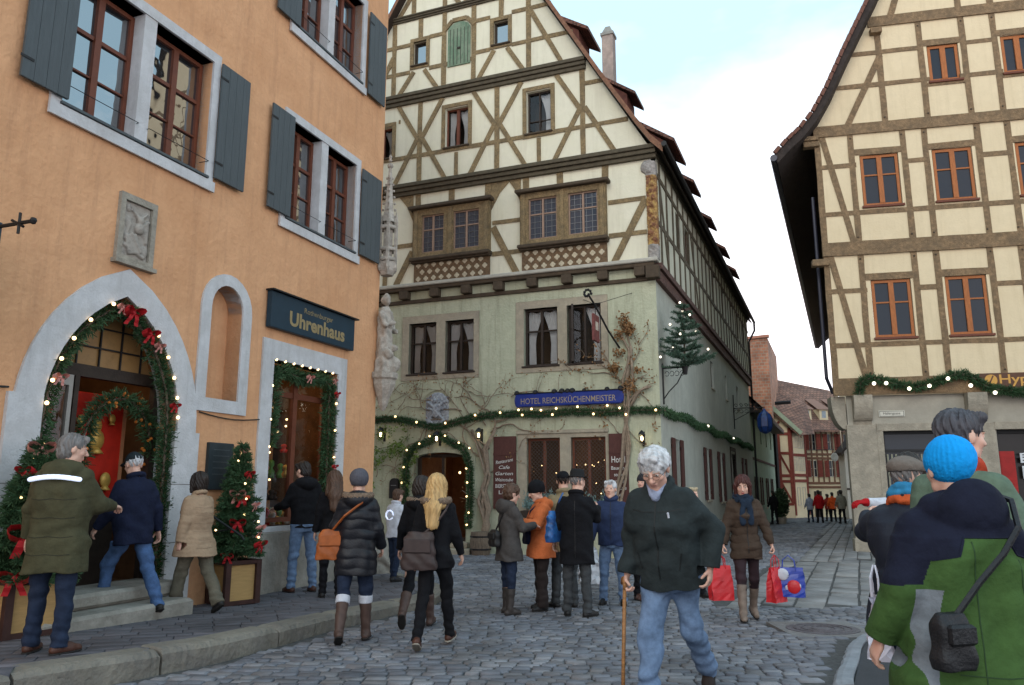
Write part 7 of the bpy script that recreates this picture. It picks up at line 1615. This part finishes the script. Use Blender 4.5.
def tote(loc,rz,w,h,d,m,label,handle=.18,name='shopping_bag',crease=.006,extra=None,cat='shopping bag',res=.010,taper=.92,sag=0):
    """thin creased bag: front, back, folded gussets, open mouth, two loops"""
    t=empty(name,loc,rz); tag(t,label,cat); rg=np.random.default_rng(int(abs(loc[0])*1000)); V=[];F=[]; nr=9
    sec=[(-1,-1),(-.6,-1.0),(-.2,-1.0),(.2,-1.0),(.6,-1.0),(1,-1),(.93,0),(1,1),(.6,1.0),(.2,1.0),(-.2,1.0),(-.6,1.0),(-1,1),(-.93,0)]; n=len(sec)
    for j in range(nr+1):
        f=j/nr; ww=w/2*(.92+.08*math.sin(f*3)-(1-taper)*f); dd=d/2*(1-.80*f**1.5)
        for x,y in sec:
            gx_=(1-.35*f) if y==0 else 1
            V.append((x*ww*gx_+rg.normal(0,crease*1.1),y*dd+rg.normal(0,crease*1.2),h*f+rg.normal(0,crease*.5)))
    for j in range(nr):
        for i in range(n): k=(i+1)%n; F.append((j*n+i,j*n+k,(j+1)*n+k,(j+1)*n+i))
    F.append(tuple(range(n-1,-1,-1))); o=mesh_obj('body',V,F,m,t,False)
    if extra: extra(t,w,h,d)
    if handle:
        for y in (-.02,.02):
            mb=MB(); mb.tube([(-w*.22,y,h-.04),(-w*.18,y,h+handle*.6),(0,y*.3,h+handle),(w*.18,y,h+handle*.6),(w*.22,y,h-.04)],.006,5); mb.build('handle',m,t)
    return t
def satchel(loc,rz,w,h,d,m,label,strap,cat='handbag',name='shoulder_bag',res=.009,flap=True):
    """bag body at loc; strap = list of world points"""
    t=empty(name,loc,rz); tag(t,label,cat); g=Grid((-w/2-.03,-d/2-.03,-h/2-.03),(w/2+.03,d/2+.03,h/2+.03),res); g.loft((0,0,0),np.eye(3),[(-h/2,w/2*.95,d/2*.9,0),(-h*.3,w/2,d/2,0),(h*.3,w/2*.85,d/2*.8,0),(h/2,w/2*.7,d/2*.4,0)],k=.001,e=3.5)
    g.disp(lambda X,Y,Z: .005*np.sin(40*X+20*Z)*np.sin(30*Z)); P_,F_=g.mesh(); mesh_obj('body',P_,F_,m,t,True)
    if flap: mb=MB(); mb.bbox(-w*.36,w*.36,-d/2-.012,-d/2+.01,-h*.05,h*.32,.01); mb.build('flap',m,t)
    if strap:
        Mi=(Matrix.Translation(loc)@Matrix.Rotation(rz,4,'Z')).inverted(); pts=[Mi@Vector(p) for p in strap]; mb=MB()
        V=[];n=len(pts); S=[]
        for i in range(n-1):
            for k in range(5): S.append(pts[i]+(pts[i+1]-pts[i])*k/5)
        S.append(pts[-1]); mb.tube(S,.012,5); mb.build('strap',m,t)
    return t
def wp(p,x,y,z):
    """torso point of a person in world space"""
    v=p.tp(x,y,z)*p.s; return p.root.matrix_basis@Vector(v)
def pw(p,v): return p.root.matrix_basis@Vector(tuple(np.array(v)*p.s))
def setroot(p,loc,yaw,label): 
    p.start(loc,yaw,label); bpy.context.view_layer.update(); p.root.matrix_basis  # noqa
    return p
# P1 olive parka, back to us, half turned right
p=Person(h=1.74,head=(52,12),legs=((2,2,5),(-3,2,4)),arms=((0,10,14,0),(26,12,58,6)),bulk=1.10,res=.008,seed=1,foot=(5,30)); p.grey=1
setroot(p,G(46,653,PV),2,'man in a long olive parka with a bright reflective strip across the shoulders'); p.body()
def strip(c):
    L=(c-p.pel)@p.Tm; s_=p.Tm; z=c[:,2]-p.pel[2]; return ((z>.435)&(z<.465)&(L[:,1]<-.02)&(abs(L[:,0])<.185)).astype(int)
jk=p.jacket(olive,hem=-.30,quilt=.15,qa=.004,hood=1.05,bulk=1.10,fold=.006,flare=.015); zm=mat('olive_seam',(.025,.025,.015),.8,.1); [seam(p,jk,[(-.19,z),(-.1,z-.01),(0,z),(.1,z-.01),(.19,z)],-1,.004,'seam',zm) for z in (1.22,1.07,.92,.78)]; p.trousers(dkjean,w=1.05); p.shoes(brshoe); p.hair(hdg,'short')
g=Grid(*p.bounds([p.tp(-.24,-.26,1.30),p.tp(.24,.0,1.46)],.02),.009)
for i in range(10):
    f=lambda k: p.tp(-.20+.04*k,-.150-.028*math.sin(math.pi*k/10),1.375+.022*math.sin(math.pi*k/10))
    g.cone(f(i),f(i+1),.02,.02,.004)
p.out('reflective_strip',g,mat('retroreflector_glow',(.75,.8,.95),.25,.03,emit=(.65,.75,1),estr=1.1))  # emission stands in for the light the strip throws back
# P2 navy jacket man with cap stepping left
p=Person(h=1.80,head=(0,15),lean=4,legs=((32,30,4),(-22,6,4)),arms=((12,10,30,0),(-8,12,15,0)),bulk=1.06,res=.009,seed=2); p.grey=1
q_=G(120,617,PV); setroot(p,(q_[0]+.30*FA.n[0]-.17,q_[1]+.30*FA.n[1],pz(q_[1]-.1)),58,'man in a dark navy jacket and cap stepping towards the arch in light blue jeans'); p.body(); p.jacket(navy_c,hem=-.16,bulk=1.06); p.trousers(jean2,w=1.05); p.shoes(bkshoe); p.hair(hg,'short',under=True); p.cap(cloth('dark_cap',(38,46,50)))
# P3 woman in beige coat walking left
p=Person(h=1.60,fem=True,head=(0,5),legs=((14,4,3),(-20,10,3)),arms=((-4,8,8,0),(10,8,12,0)),bulk=1.12,res=.009,seed=3)
q_=G(203,612,PV); setroot(p,(q_[0]+.10*FA.n[0]-.20,q_[1]-.10,q_[2]),62,'woman with short black hair in a beige quilted coat before the small fir tree'); p.body(); jk=p.jacket(beige,hem=-.22,bulk=1.12,quilt=.06,qa=.003,flare=.05,fold=.004); [seam(p,jk,[(-.14,z),(0,z-.01),(.14,z)],-1,.0025,'seam',mat('beige_seam',(.22,.15,.10),.8,.1)) for z in (1.32,1.22,1.12,1.02,.92,.82)]; p.trousers(oltr,w=1.15,cuff=1.25); p.shoes(bkshoe); p.hair(hdk,'bob')
# P4 man in black hoodie facing the shop window
p=Person(h=1.86,head=(-20,22),legs=((3,4,4),(-4,3,5)),arms=((18,12,62,0),(2,10,20,0)),bulk=1.0,res=.010,seed=4)
setroot(p,G(300,592,PV),38,'man in a black hooded jacket and blue jeans looking into the shop window'); p.body(); p.jacket(black_c,hem=-.08,hood=1.0); p.trousers(jean,w=1.02); p.shoes(brshoe); p.hair(hdk,'short')
# P5 dark haired woman behind the puffer coat
p=Person(h=1.70,fem=True,head=(10,8),legs=((3,2,2),(-4,3,2)),arms=((0,8,15,0),(0,8,15,0)),res=.011,seed=5)
setroot(p,(-2.50,11.0,pz(11)),15,'woman with long brown hair in a dark coat, left of the puffer coat woman'); p.body(); p.jacket(black_c,hem=-.22); p.trousers(black_c,w=.95); p.shoes(bkshoe); p.hair(hbr,'longback')
# P6 black puffer coat, fur hood, orange-brown bag
p=Person(h=1.70,fem=True,head=(0,5),legs=((-12,16,3),(8,3,3)),arms=((4,12,28,0),(2,10,34,0)),bulk=1.08,res=.008,seed=6)
setroot(p,G(353,642),6,'woman in a black puffer coat with a fur collar and brown boots walking away'); p.body(); p.jacket(blackp,hem=-.26,bulk=1.12,quilt=.10,hood=1.0,furm=fur); p.trousers(dkjean,w=1.02,tuck=True); p.shoes(boot_b,boot=.78,flare=1.05); p.hair(hdg,'short',under=True); p.beanie(cloth('grey_knit',(84,84,92)),low=-.01,puff=1.08)
for l in p.leg:
    e=l['ank']+(l['knee']-l['ank'])*.72; d=(l['knee']-l['ank'])*.20; g=Grid(*p.bounds([e,e+d],.1),.009); g.cone(e,e+d,.074,.074,.004); dd=l['d2']; g.plane(e,dd); g.plane(e+d,-dd); p.out('sock',g,whitec)
satchel(wp(p,-.27,-.02,.98),p.root.rotation_euler.z,.30,.30,.14,mat('tan_leather',(.32,.085,.02),.5,.2,10),'orange brown leather shoulder bag on the puffer coat woman',[wp(p,-.26,-.03,1.12),wp(p,-.12,-.175,1.28),wp(p,.06,-.165,1.42),wp(p,.13,-.02,1.49)])
# P7 distant figure in white jacket
p=Person(h=1.45,head=(0,10),legs=((6,3,3),(-6,5,3)),arms=((10,10,30,0),(5,10,25,0)),res=.012,seed=7)
setroot(p,(-1.90,12.9,pz(13)),-40,'child in a white and blue jacket beside the end of the orange house'); p.body(); p.jacket(whitec,hem=-.1,bulk=1.15); p.trousers(dkjean); p.shoes(bkshoe); p.hair(hbr,'short')
g=Grid(*p.bounds([p.tp(-.24,-.2,1.1),p.tp(.24,-.05,1.42)],.02),.012)
for i in range(8):
    f=lambda k: p.tp(-.02+.11*math.cos(k*.7),-.155,1.26+.09*math.sin(k*.7)); g.cone(f(i),f(i+1),.013,.013,.003)
p.out('reflective_trim',g,MATS['retroreflector_glow'])
# P8 dark coat, fur hood, boots
p=Person(h=1.70,fem=True,head=(25,5),legs=((-20,28,2),(16,4,2)),arms=((0,10,20,0),(6,10,20,0)),res=.010,seed=8)
setroot(p,G(418,628),-3,'dark haired woman in a black coat with fur hood, left of the blonde woman'); p.body(); p.jacket(black_c,hem=-.18,hood=1.05,furm=fur,bulk=1.05); p.trousers(black_c,w=.92,tuck=True); p.shoes(boot_b,boot=.72); p.hair(hdk,'bob')
# P9 blonde
p=Person(h=1.64,fem=True,head=(-6,0),legs=((-16,10,2),(18,4,2)),arms=((-6,10,16,0),(8,8,22,0)),res=.008,seed=9)
setroot(p,G(434,648),-8,'woman with long blonde hair in black, walking away with a dark shoulder bag'); p.body(); p.jacket(black_c,hem=-.14,furm=fur,bulk=1.05); p.trousers(black_c,w=.95); p.shoes(brshoe,mat('pale_sole',(.3,.27,.22),.7)); p.hair(hbl,'longback')
satchel(wp(p,-.13,-.21,.98),p.root.rotation_euler.z,.36,.36,.14,mat('dark_brown_leather',(.045,.03,.028),.5,.2,10),'large dark brown slouchy bag hanging behind the blonde woman',[wp(p,-.1,-.2,1.14),wp(p,.04,-.19,1.25),wp(p,.13,-.15,1.38),wp(p,.15,-.02,1.49)])
# P10 grey coat woman
p=Person(h=1.64,fem=True,head=(10,14),legs=((2,2,2),(-2,2,2)),arms=((22,8,70,18),(22,8,74,22)),res=.009,seed=10,bulk=1.06)
setroot(p,G(509,614),-62,'woman in a grey wool coat and dark boots reading with the orange jacket woman'); p.body(); p.jacket(greyc,hem=-.22,hood=1.15,bulk=1.08,flare=.02); p.trousers(dkjean,tuck=True,w=1.02); p.shoes(mat('dark_boot',(.04,.033,.03),.6,.2),boot=.66,flare=1.05); p.hair(hbr,'curly')
satchel(wp(p,-.02,-.22,1.02),p.root.rotation_euler.z,.22,.22,.10,bkshoe,'small black bag behind the grey coat woman',[wp(p,-.02,-.2,1.12),wp(p,.08,-.12,1.40),wp(p,.12,0,1.49)])
# P11 orange jacket
p=Person(h=1.68,fem=True,head=(8,20),legs=((2,2,2),(-3,2,2)),arms=((24,8,74,14),(20,8,78,24)),res=.009,seed=11,bulk=1.08)
setroot(p,G(541,610),108,'woman in a bright orange jacket and black beanie holding papers'); p.body(); p.jacket(orangec,hem=-.22,bulk=1.12,flare=.03,hood=1.0); p.trousers(mat('dark_brown_cloth',(.02,.013,.012),.85,.2),w=1.12,cuff=1.35); p.shoes(bkshoe); p.hair(hdk,'short',under=True); p.beanie(black_c,low=0,puff=1.12,longer=.02)
tote(pw(p,p.arm[1]['W'])+Vector((-.06,-.16,-.50)),R(20),.26,.36,.08,mat('white_plastic',(.55,.57,.60),.35,.08,8,spec=.5),'pale patterned carrier bag in front of the orange jacket',handle=.10)
satchel(wp(p,.10,.17,1.0),p.root.rotation_euler.z,.2,.22,.09,navy_c,'small navy bag against the orange jacket',[wp(p,.10,.16,1.1),wp(p,.0,.15,1.35),wp(p,-.1,.0,1.49)])
mb=MB(); q=pw(p,p.arm[0]['W']+p.arm[0]['d2']*.12); t=empty('leaflet',q,R(30)); tag(t,'folded white paper held between the two women','leaflet'); mb.add([(-.1,-.02,0),(.1,-.02,0),(.1,.1,.10),(-.1,.1,.10),(-.1,-.02,.004),(.1,-.02,.004),(.1,.1,.104),(-.1,.1,.104)],[(3,2,1,0),(4,5,6,7),(0,1,5,4),(2,3,7,6),(1,2,6,5),(3,0,4,7)]); mb.build('sheet',whitec,t)
# P12 khaki coat behind
p=Person(h=1.82,head=(30,5),legs=((2,2,3),(-2,2,3)),arms=((0,10,20,0),(0,10,20,0)),res=.011,seed=12)
setroot(p,(.72,11.0,0),20,'man in a khaki coat standing behind the black coated man'); p.body(); p.jacket(khaki,hem=-.22); p.trousers(greytr); p.shoes(bkshoe); p.hair(hdk,'short',under=True); p.cap(black_c)
# P13 black coat with hat
p=Person(h=1.80,head=(35,5),legs=((2,2,4),(-3,2,4)),arms=((0,12,10,0),(30,10,88,6)),res=.009,seed=13,bulk=1.06,foot=(12,35))
setroot(p,(.84,10.25,0),-14,'man in a long black coat and black hat seen from behind'); p.body(); jk=p.jacket(black_c,hem=-.30,bulk=1.06,flare=.01); seam(p,jk,[(0,1.40),(0,1.0),(.004,.66)],-1,.004,'seam',bkshoe); p.trousers(greytr,w=1.0); p.shoes(bkshoe); p.hair(hdg,'short',under=True); p.brimhat(mat('black_felt',(.012,.012,.013),.9,.1),.125,.11)
satchel(wp(p,-.28,-.01,1.08),p.root.rotation_euler.z+R(65),.36,.40,.12,mat('blue_print_plastic',(.02,.07,.22),.35,.4,9,var2=(.03,.16,.42),v2s=8,spec=.5),'shiny blue carrier bag on the shoulder of the black coated man',[wp(p,-.24,-.03,1.28),wp(p,-.2,-.06,1.42),wp(p,-.16,-.04,1.5)],flap=False,cat='carrier bag')
# P14 blue jacket facing camera
p=Person(h=1.70,head=(8,0),legs=((2,2,5),(-2,2,5)),arms=((2,10,12,0),(2,12,10,0)),res=.008,seed=14,bulk=1.12); p.grey=1
setroot(p,(1.42,11.25,0),168,'white haired man in a blue jacket and jeans facing the camera with a plastic bag'); p.body(); jk=p.jacket(bluej,hem=-.10,bulk=1.0,collar=.05); seam(p,jk,[(0,1.45),(0,1.2),(.0,.86)],1,.006,'zip',bkshoe); p.trousers(jean,w=1.04); p.shoes(bkshoe); p.hair(hg,'short')
q=pw(p,p.arm[1]['W']+p.arm[1]['d2']*.1); tote((q.x-.02,q.y-.08,.30),R(5),.30,.50,.16,mat('white_carrier_plastic',(.62,.63,.65),.3,.06,8,spec=.5),'crumpled white plastic bag hanging from the hand of the blue jacket man',handle=.08,crease=.012,taper=.72)
# P15 dark figure behind the old man
p=Person(h=1.80,head=(60,0),legs=((3,2,4),(-3,2,4)),arms=((0,10,60,0),(0,12,70,0)),res=.012,seed=15)
setroot(p,(1.98,11.7,0),-160,'dark jacketed person partly hidden behind the old man'); p.body(); p.jacket(black_c,hem=-.12); p.trousers(black_c); p.shoes(brshoe); p.hair(hbr,'short',under=True); p.beanie(cloth('dark_grey_knit',(50,50,54)))
p=Person(h=1.60,fem=True,head=(0,0),res=.012,seed=17)
setroot(p,(2.75,12.0,0),-150,'fair haired person mostly hidden behind the old man shoulder'); p.body(); p.jacket(greyc,hem=-.2); p.trousers(black_c); p.shoes(bkshoe); p.hair(mat('hair_fair',(.42,.34,.22),.6,.2,30),'short')
# P16 the old man with the stick
p=Person(h=1.76,lean=15,head=(-4,20),legs=((-20,24,2),(16,5,2)),arms=((-20,24,40,22),(2,9,24,2)),bulk=1.12,res=.005,seed=16,foot=(8,14),curl=(.5,.9),headscale=1.12); p.grey=1
setroot(p,(1.07,5.42,gz(5.42)),150,'elderly white haired man in glasses and dark green fleece walking with a cane'); p.body(); jk=p.jacket(dkgreen,hem=-.10,bulk=1.13,collar=.035,fold=.007,open_=True); zm=mat('dark_zip',(.012,.014,.014),.4,.1); seam(p,jk,[(0,1.43),(0,1.2),(.005,.86)],1,.005,'zip',zm); seam(p,jk,[(-.16,1.36),(-.08,1.35),(0,1.35)],1,.003,'seam',zm); seam(p,jk,[(.16,1.36),(.08,1.35),(0,1.35)],1,.003,'seam',zm); seam(p,jk,[(-.15,1.08),(-.12,.95)],1,.004,'pocket_seam',zm); seam(p,jk,[(.15,1.08),(.12,.95)],1,.004,'pocket_seam',zm); p.trousers(jean,w=1.13,fold=.008,cuff=1.1); p.shoes(mat('dark_suede',(.03,.022,.02),.8,.2),name='shoe'); p.hair(hg,'grey')
mb=MB(); hp=lambda x,y,z: Vector(p.hp(x,y,z)*p.s)
for sx in (-1,1):
    mb.tube([hp(sx*.031+.020*math.cos(a),.108,.008+.015*math.sin(a)) for a in np.linspace(0,2*math.pi,13)],.0016,4); mb.tube([hp(sx*.052,.106,.012),hp(sx*.074,.06,.014),hp(sx*.080,-.01,.012)],.0014,4)
mb.tube([hp(-.011,.11,.01),hp(.011,.11,.01)],.0016,4); mb.build('glasses',mat('wire_frame',(.12,.10,.08),.3,.1,metal=.8),p.root)
g=Grid(*p.bounds([p.tp(-.09,.02,1.40),p.tp(.09,.16,1.53)],.02),.005)        # shirt collar
for sx in (-1,1): g.cone(p.tp(.055*sx,.055,1.515),p.tp(.022*sx,.108,1.455),.014,.016,.004); g.cone(p.tp(.0,.095,1.44),p.tp(0,.088,1.48),.03,.028,.01)
p.out('shirt_collar',g,cloth('pale_blue_shirt',(150,160,185)))
g=Grid(*p.bounds([p.tp(0,.1,1.30),p.tp(0,.16,1.48)],.02),.004)
mb=MB(); z0=[Vector(p.tp(.0,.150-.0,1.15)*p.s),Vector(p.tp(.0,.158,1.30)*p.s),Vector(p.tp(0,.13,1.42)*p.s)]; 
mb.tube([Vector(p.tp(-.09,.148,1.34)*p.s),Vector(p.tp(-.092,.150,1.315)*p.s)],.008,5); mb.ball(Vector(p.tp(-.09,.150,1.345)*p.s),.008,6,4); mb.build('badge',whitec,p.root)
a=p.arm[1]; hd=pw(p,a['W']+a['d2']*.085); t=empty('walking_cane',(hd.x-.01,hd.y-.03,gz(5.2))); tag(t,'brown wooden walking cane in the right hand of the elderly man','cane')
mb=MB(); hz_=hd.z-gz(5.2); mb.tube([(-.035,-.01,0),(-.02,0,.35),(0,0,hz_)],.013,8); mb.tube([(0,0,hz_-.02),(0,0,hz_+.03),(.0,.03,hz_+.055),(.0,.08,hz_+.045),(0,.11,hz_+.01)],.014,8); mb.build('shaft',mat('cane_wood',(.30,.14,.05),.4,.25,12,.2,40,stretch=(1,1,6)),t,True); mb=MB(); mb.lathe((-.035,-.01,0),[(.016,0),(.017,.03)],8); mb.build('ferrule',M['iron'],t)
# P18 red haired woman with shopping bags
p=Person(h=1.71,fem=True,head=(14,16),legs=((-10,16,2),(12,3,2)),arms=((4,14,10,0),(2,14,10,0)),res=.007,seed=18,curl=(.9,.9),bulk=1.02)
setroot(p,G(750,621),176,'red haired woman in a brown quilted jacket and taupe boots carrying shopping bags'); p.body(); jk=p.jacket(brownp,hem=-.20,quilt=.095,bulk=1.06); seam(p,jk,[(0,1.42),(0,1.1),(.0,.76)],1,.006,'zip',bkshoe); p.trousers(mat('aubergine_cloth',(.028,.014,.018),.8,.2),tuck=True,w=.97); p.shoes(boot_g,boot=.84,heel=1,flare=1.0); p.hair(hred,'bob'); p.scarf(cloth('teal_scarf',(34,46,62)),r=.036)
redbag=mat('red_bag_paper',(.52,.015,.02),.4,.15,6,spec=.5)
q=pw(p,p.arm[1]['W']+p.arm[1]['d2']*.11); tote((q.x-.03,q.y,q.z-.55),R(14),.30,.40,.12,redbag,'plain red carrier bag in the right hand of the red haired woman',handle=.14,res=.008,crease=.003)
q=pw(p,p.arm[0]['W']+p.arm[0]['d2']*.11); tote((q.x-.02,q.y-.05,q.z-.56),R(40),.28,.40,.13,redbag,'plain red carrier bag beside the coloured bag in the left hand',handle=.14,res=.008,crease=.003)
def prints(t,w,h,d):
    for cx,cz,rr,mm in ((-.07,.26,.07,whitec),(.05,.12,.08,redbag),(.10,.13,.035,whitec),(-.02,.11,.03,whitec)):
        mb=MB(); mb.ball((cx,-d*.42,cz),rr,12,8,(1,.35,1)); mb.build('print',mm,t)
q2=q+Vector((.10,-.06,0)); tote((q2.x+.04,q2.y,q.z-.50),R(-25),.36,.34,.10,mat('blue_bag_plastic',(.02,.05,.33),.35,.2,6,spec=.5),'blue bag printed with red and white shapes held by the red haired woman',handle=.14,extra=prints,res=.008,sag=1,crease=.004)
# far figures
def far(px,Y,h,yaw,jm,tm,label,fem=False,hat=None,hr=None,legs=((4,3,2),(-6,4,2)),bk=1.05):
    X=(px-512)/FOC*(Y*math.cos(PITCH)+(-2.0)*math.sin(PITCH)); p=Person(h=h,fem=fem,legs=legs,arms=((4,10,20,0),(-4,10,25,0)),res=.02,seed=int(px),bulk=bk)
    setroot(p,(X,Y,gz(Y)),yaw,label); p.body(False); p.jacket(jm,hem=-.16,fold=.004); p.trousers(tm); p.shoes(bkshoe); p.hair(hr or hdk,'short'); 
    if hat: p.beanie(hat)
    return p
far(775,42,1.75,20,black_c,black_c,'dark figure with a pack beside the round shrub far down the side street')
far(811,45.5,1.62,10,cloth('pale_blue',(150,160,178)),dkjean,'distant walker in a pale blue jacket, leftmost of the group down the street')
far(820.5,44.5,1.80,0,redc,black_c,'distant walker in a bright red jacket down the street',bk=1.15)
far(829,48,1.62,15,cloth('dull_red',(150,50,40)),black_c,'small distant walker in dull red between the red and orange jackets')
far(834,46.5,1.70,-10,cloth('vivid_orange',(222,90,40)),black_c,'distant walker in an orange jacket down the street')
far(843,43.5,1.80,0,cloth('stone_grey',(140,136,122)),black_c,'distant walker in a pale grey coat, rightmost of the group down the street',hat=greyc,bk=1.1)
# P25 flat cap
p=Person(h=1.63,head=(32,5),lean=3,legs=((6,4,3),(-6,4,3)),arms=((62,16,50,12),(10,16,25,0)),res=.0065,seed=25,bulk=1.10); p.grey=1
setroot(p,(2.33,4.62,.14),-28,'person in a grey flat cap with an orange and blue scarf and loose black jacket'); p.body(); p.jacket(mat('black_softshell',lin((30,34,46)),.7,.12,9,.2,60),hem=-.22,bulk=1.14,flare=.05,fold=.008); p.trousers(dkjean,w=1.05); p.shoes(bkshoe); p.hair(hdg,'short',under=True); p.cap(cloth('flat_cap_tweed',(118,108,100),bs=30,bump=.6),flat=True)
p.scarf(cloth('orange_scarf',(200,92,50)),tail=False,r=.030,z=1.515); p.scarf(cloth('blue_scarf',(52,128,170)),tail=False,r=.026,z=1.555)
X=2.03; tote((2.10,4.62,.66),R(60),.28,.34,.12,mat('lilac_white_plastic',(.60,.58,.66),.35,.06,8,spec=.5),'pale plastic bag hanging by the side of the flat capped person',handle=.16,res=.007,crease=.008)
# P26 red gloves
p=Person(h=1.86,head=(10,0),legs=((3,3,3),(-3,3,3)),arms=((62,10,30,0),(10,8,30,10)),res=.009,seed=26)
setroot(p,(4.08,8.0,gz(8)),84,'dark haired person raising white sleeved arms with red gloves beside the stone pier'); p.body(); p.jacket(whitec,hem=-.1,bulk=1.0); p.trousers(dkjean); p.shoes(bkshoe); p.hair(hdk,'curly')
for a in p.arm:
    g=Grid(*p.bounds([a['W'],a['W']+a['d2']*.19],.07),.006); sv=g; 
    p.hand(g,a); g.cone(a['W']-a['d2']*.03,a['W']+a['d2']*.02,.036,.036,.01); g.D-=.002; p.out('glove',g,redc)
# P27 tall man with backpack
p=Person(h=1.87,head=(20,5),legs=((5,4,3),(-5,4,3)),arms=((10,10,35,0),(10,10,35,0)),res=.0065,seed=27,headscale=1.03)
setroot(p,(2.24,3.9,.11),-62,'tall dark haired man in a sage jacket and orange scarf behind the blue beanie'); p.body(); p.jacket(sage,hem=-.2,bulk=1.16,collar=.03); p.scarf(cloth('orange_red',(178,66,44)),tail=False,r=.03,z=1.50); p.trousers(dkjean); p.shoes(bkshoe); p.hair(mat('hair_slate',(.06,.058,.068),.5,.32,26,1.0,60,bdist=.012,stretch=(1,1,.10),spec=.35),'short')
# P28 foreground figure in the blue beanie
p=Person(h=1.60,head=(4,2),legs=((3,3,4),(-3,3,4)),arms=((-6,17,30,0),(4,16,40,0)),res=.0055,seed=28,bulk=1.34,headscale=1.04)
setroot(p,(1.74,3.08,.18),2,'person in a bright blue beanie and navy and green jacket, nearest on the right'); p.body()
def yoke(c):
    L=(c-p.pel)@p.Tm; z=c[:,2]-p.pel[2]+.93; x=abs(L[:,0]); top=np.interp(x,[0,.09,.125,.21,.24,.5],[1.355,1.355,1.285,1.265,1.17,1.15]); r=(z<top).astype(int); r[(L[:,0]<-.185-.16*(1.14-z))&(L[:,0]>-.275)&(z<1.15)]=2; return r
hoodm=cloth('navy_hood',(26,29,46)); jk=p.jacket(None,hem=-.26,bulk=1.12,hood=1.24,fold=.008,flare=.03,mats=[hoodm,greenj,cloth('grey_lining',(124,130,136))],matfn=yoke,collar=.04); zm=mat('green_seam',(.02,.05,.015),.7,.1); seam(p,jk,[(-.07,1.34),(-.072,1.1),(-.08,.72)],-1,.003,'seam',zm); seam(p,jk,[(.12,1.27),(.125,1.0),(.13,.72)],-1,.003,'seam',zm); seam(p,jk,[(-.17,.84),(0,.83),(.2,.84)],-1,.003,'seam',zm); seam(p,jk,[(-.21,1.265),(-.125,1.285),(-.09,1.355),(.09,1.355),(.125,1.285),(.21,1.265)],-1,.005,'piping',hoodm); p.trousers(dkjean); p.shoes(bkshoe); p.hair(hdk,'short',under=True); p.beanie(cloth('bright_blue',(18,158,238),bump=.5,bs=30,var=.05),puff=1.08,low=-.055)
mb=MB(); 
satchel(wp(p,-.235,-.27,.98),p.root.rotation_euler.z+R(12),.14,.19,.10,mat('black_nylon',(.014,.014,.016),.5,.15,14,.3,90),'black camera case slung over the back of the green jacket',[wp(p,-.21,-.27,1.07),wp(p,-.10,-.262,1.19),wp(p,.02,-.25,1.30),wp(p,.11,-.225,1.40),wp(p,.16,-.13,1.50),wp(p,.15,.0,1.53)],cat='camera case',name='camera_case',res=.006)
# ------------------------------------------------------------------ light, sky, camera
sc=bpy.context.scene
w=bpy.data.worlds.new("World"); sc.world=w; w.use_nodes=True; nt=w.node_tree; N=nt.nodes; L=nt.links
bg=N['Background']; sky=N.new('ShaderNodeTexSky'); sky.sky_type='NISHITA'; sky.sun_disc=False; SE,SR=R(32),R(205)
sky.sun_elevation=SE; sky.sun_rotation=SR; sky.air_density=1.0; sky.dust_density=1.0; sky.ozone_density=1.0
# thin bright cloud over the blue, denser towards the horizon
tc=N.new('ShaderNodeTexCoord'); mp=N.new('ShaderNodeMapping'); mp.inputs['Scale'].default_value=(1,1,2.2); L.new(tc.outputs['Generated'],mp.inputs['Vector'])
no=N.new('ShaderNodeTexNoise'); no.inputs['Scale'].default_value=1.7; no.inputs['Detail'].default_value=7; no.inputs['Roughness'].default_value=.55; L.new(mp.outputs[0],no.inputs['Vector'])
sp=N.new('ShaderNodeSeparateXYZ'); L.new(tc.outputs['Generated'],sp.inputs[0])
ma=N.new('ShaderNodeMath'); ma.operation='MULTIPLY_ADD'; L.new(sp.outputs['Z'],ma.inputs[0]); ma.inputs[1].default_value=-.95; L.new(no.outputs['Fac'],ma.inputs[2])
rp=N.new('ShaderNodeValToRGB'); rp.color_ramp.elements[0].position=-.0; rp.color_ramp.elements[0].position=.0; rp.color_ramp.elements[1].position=.34; L.new(ma.outputs[0],rp.inputs['Fac'])
veil=N.new('ShaderNodeMix'); veil.data_type='RGBA'; veil.inputs['Factor'].default_value=.8; L.new(sky.outputs[0],veil.inputs['A']); veil.inputs['B'].default_value=(7.8,11.4,13.6,1)
mx=N.new('ShaderNodeMix'); mx.data_type='RGBA'; L.new(rp.outputs['Color'],mx.inputs['Factor']); L.new(veil.outputs['Result'],mx.inputs['A']); mx.inputs['B'].default_value=(16.4,15.8,16.4,1)
L.new(mx.outputs['Result'],bg.inputs['Color']); bg.inputs['Strength'].default_value=.15
sl=bpy.data.lights.new('sun','SUN'); sl.energy=1.0; sl.angle=R(20); sl.color=(1,.93,.82); so=bpy.data.objects.new('sun',sl); C.objects.link(so)
# nishita: rotation measured clockwise from +Y
sd=Vector((math.sin(SR)*math.cos(SE),math.cos(SR)*math.cos(SE),math.sin(SE))); so.rotation_euler=sd.to_track_quat('Z','Y').to_euler()
cam=bpy.data.cameras.new('camera'); co=bpy.data.objects.new('camera',cam); C.objects.link(co); co.location=(0,0,CH); co.rotation_euler=(R(90)+PITCH,0,0)
cam.sensor_width=36; cam.lens=36*FOC/1024; cam.clip_end=2000; cam.clip_start=.05; sc.camera=co
sc.view_settings.view_transform='Standard'; sc.view_settings.look='None'; sc.view_settings.exposure=-.38; sc.view_settings.gamma=1.0; sc.view_settings.use_curve_mapping=False
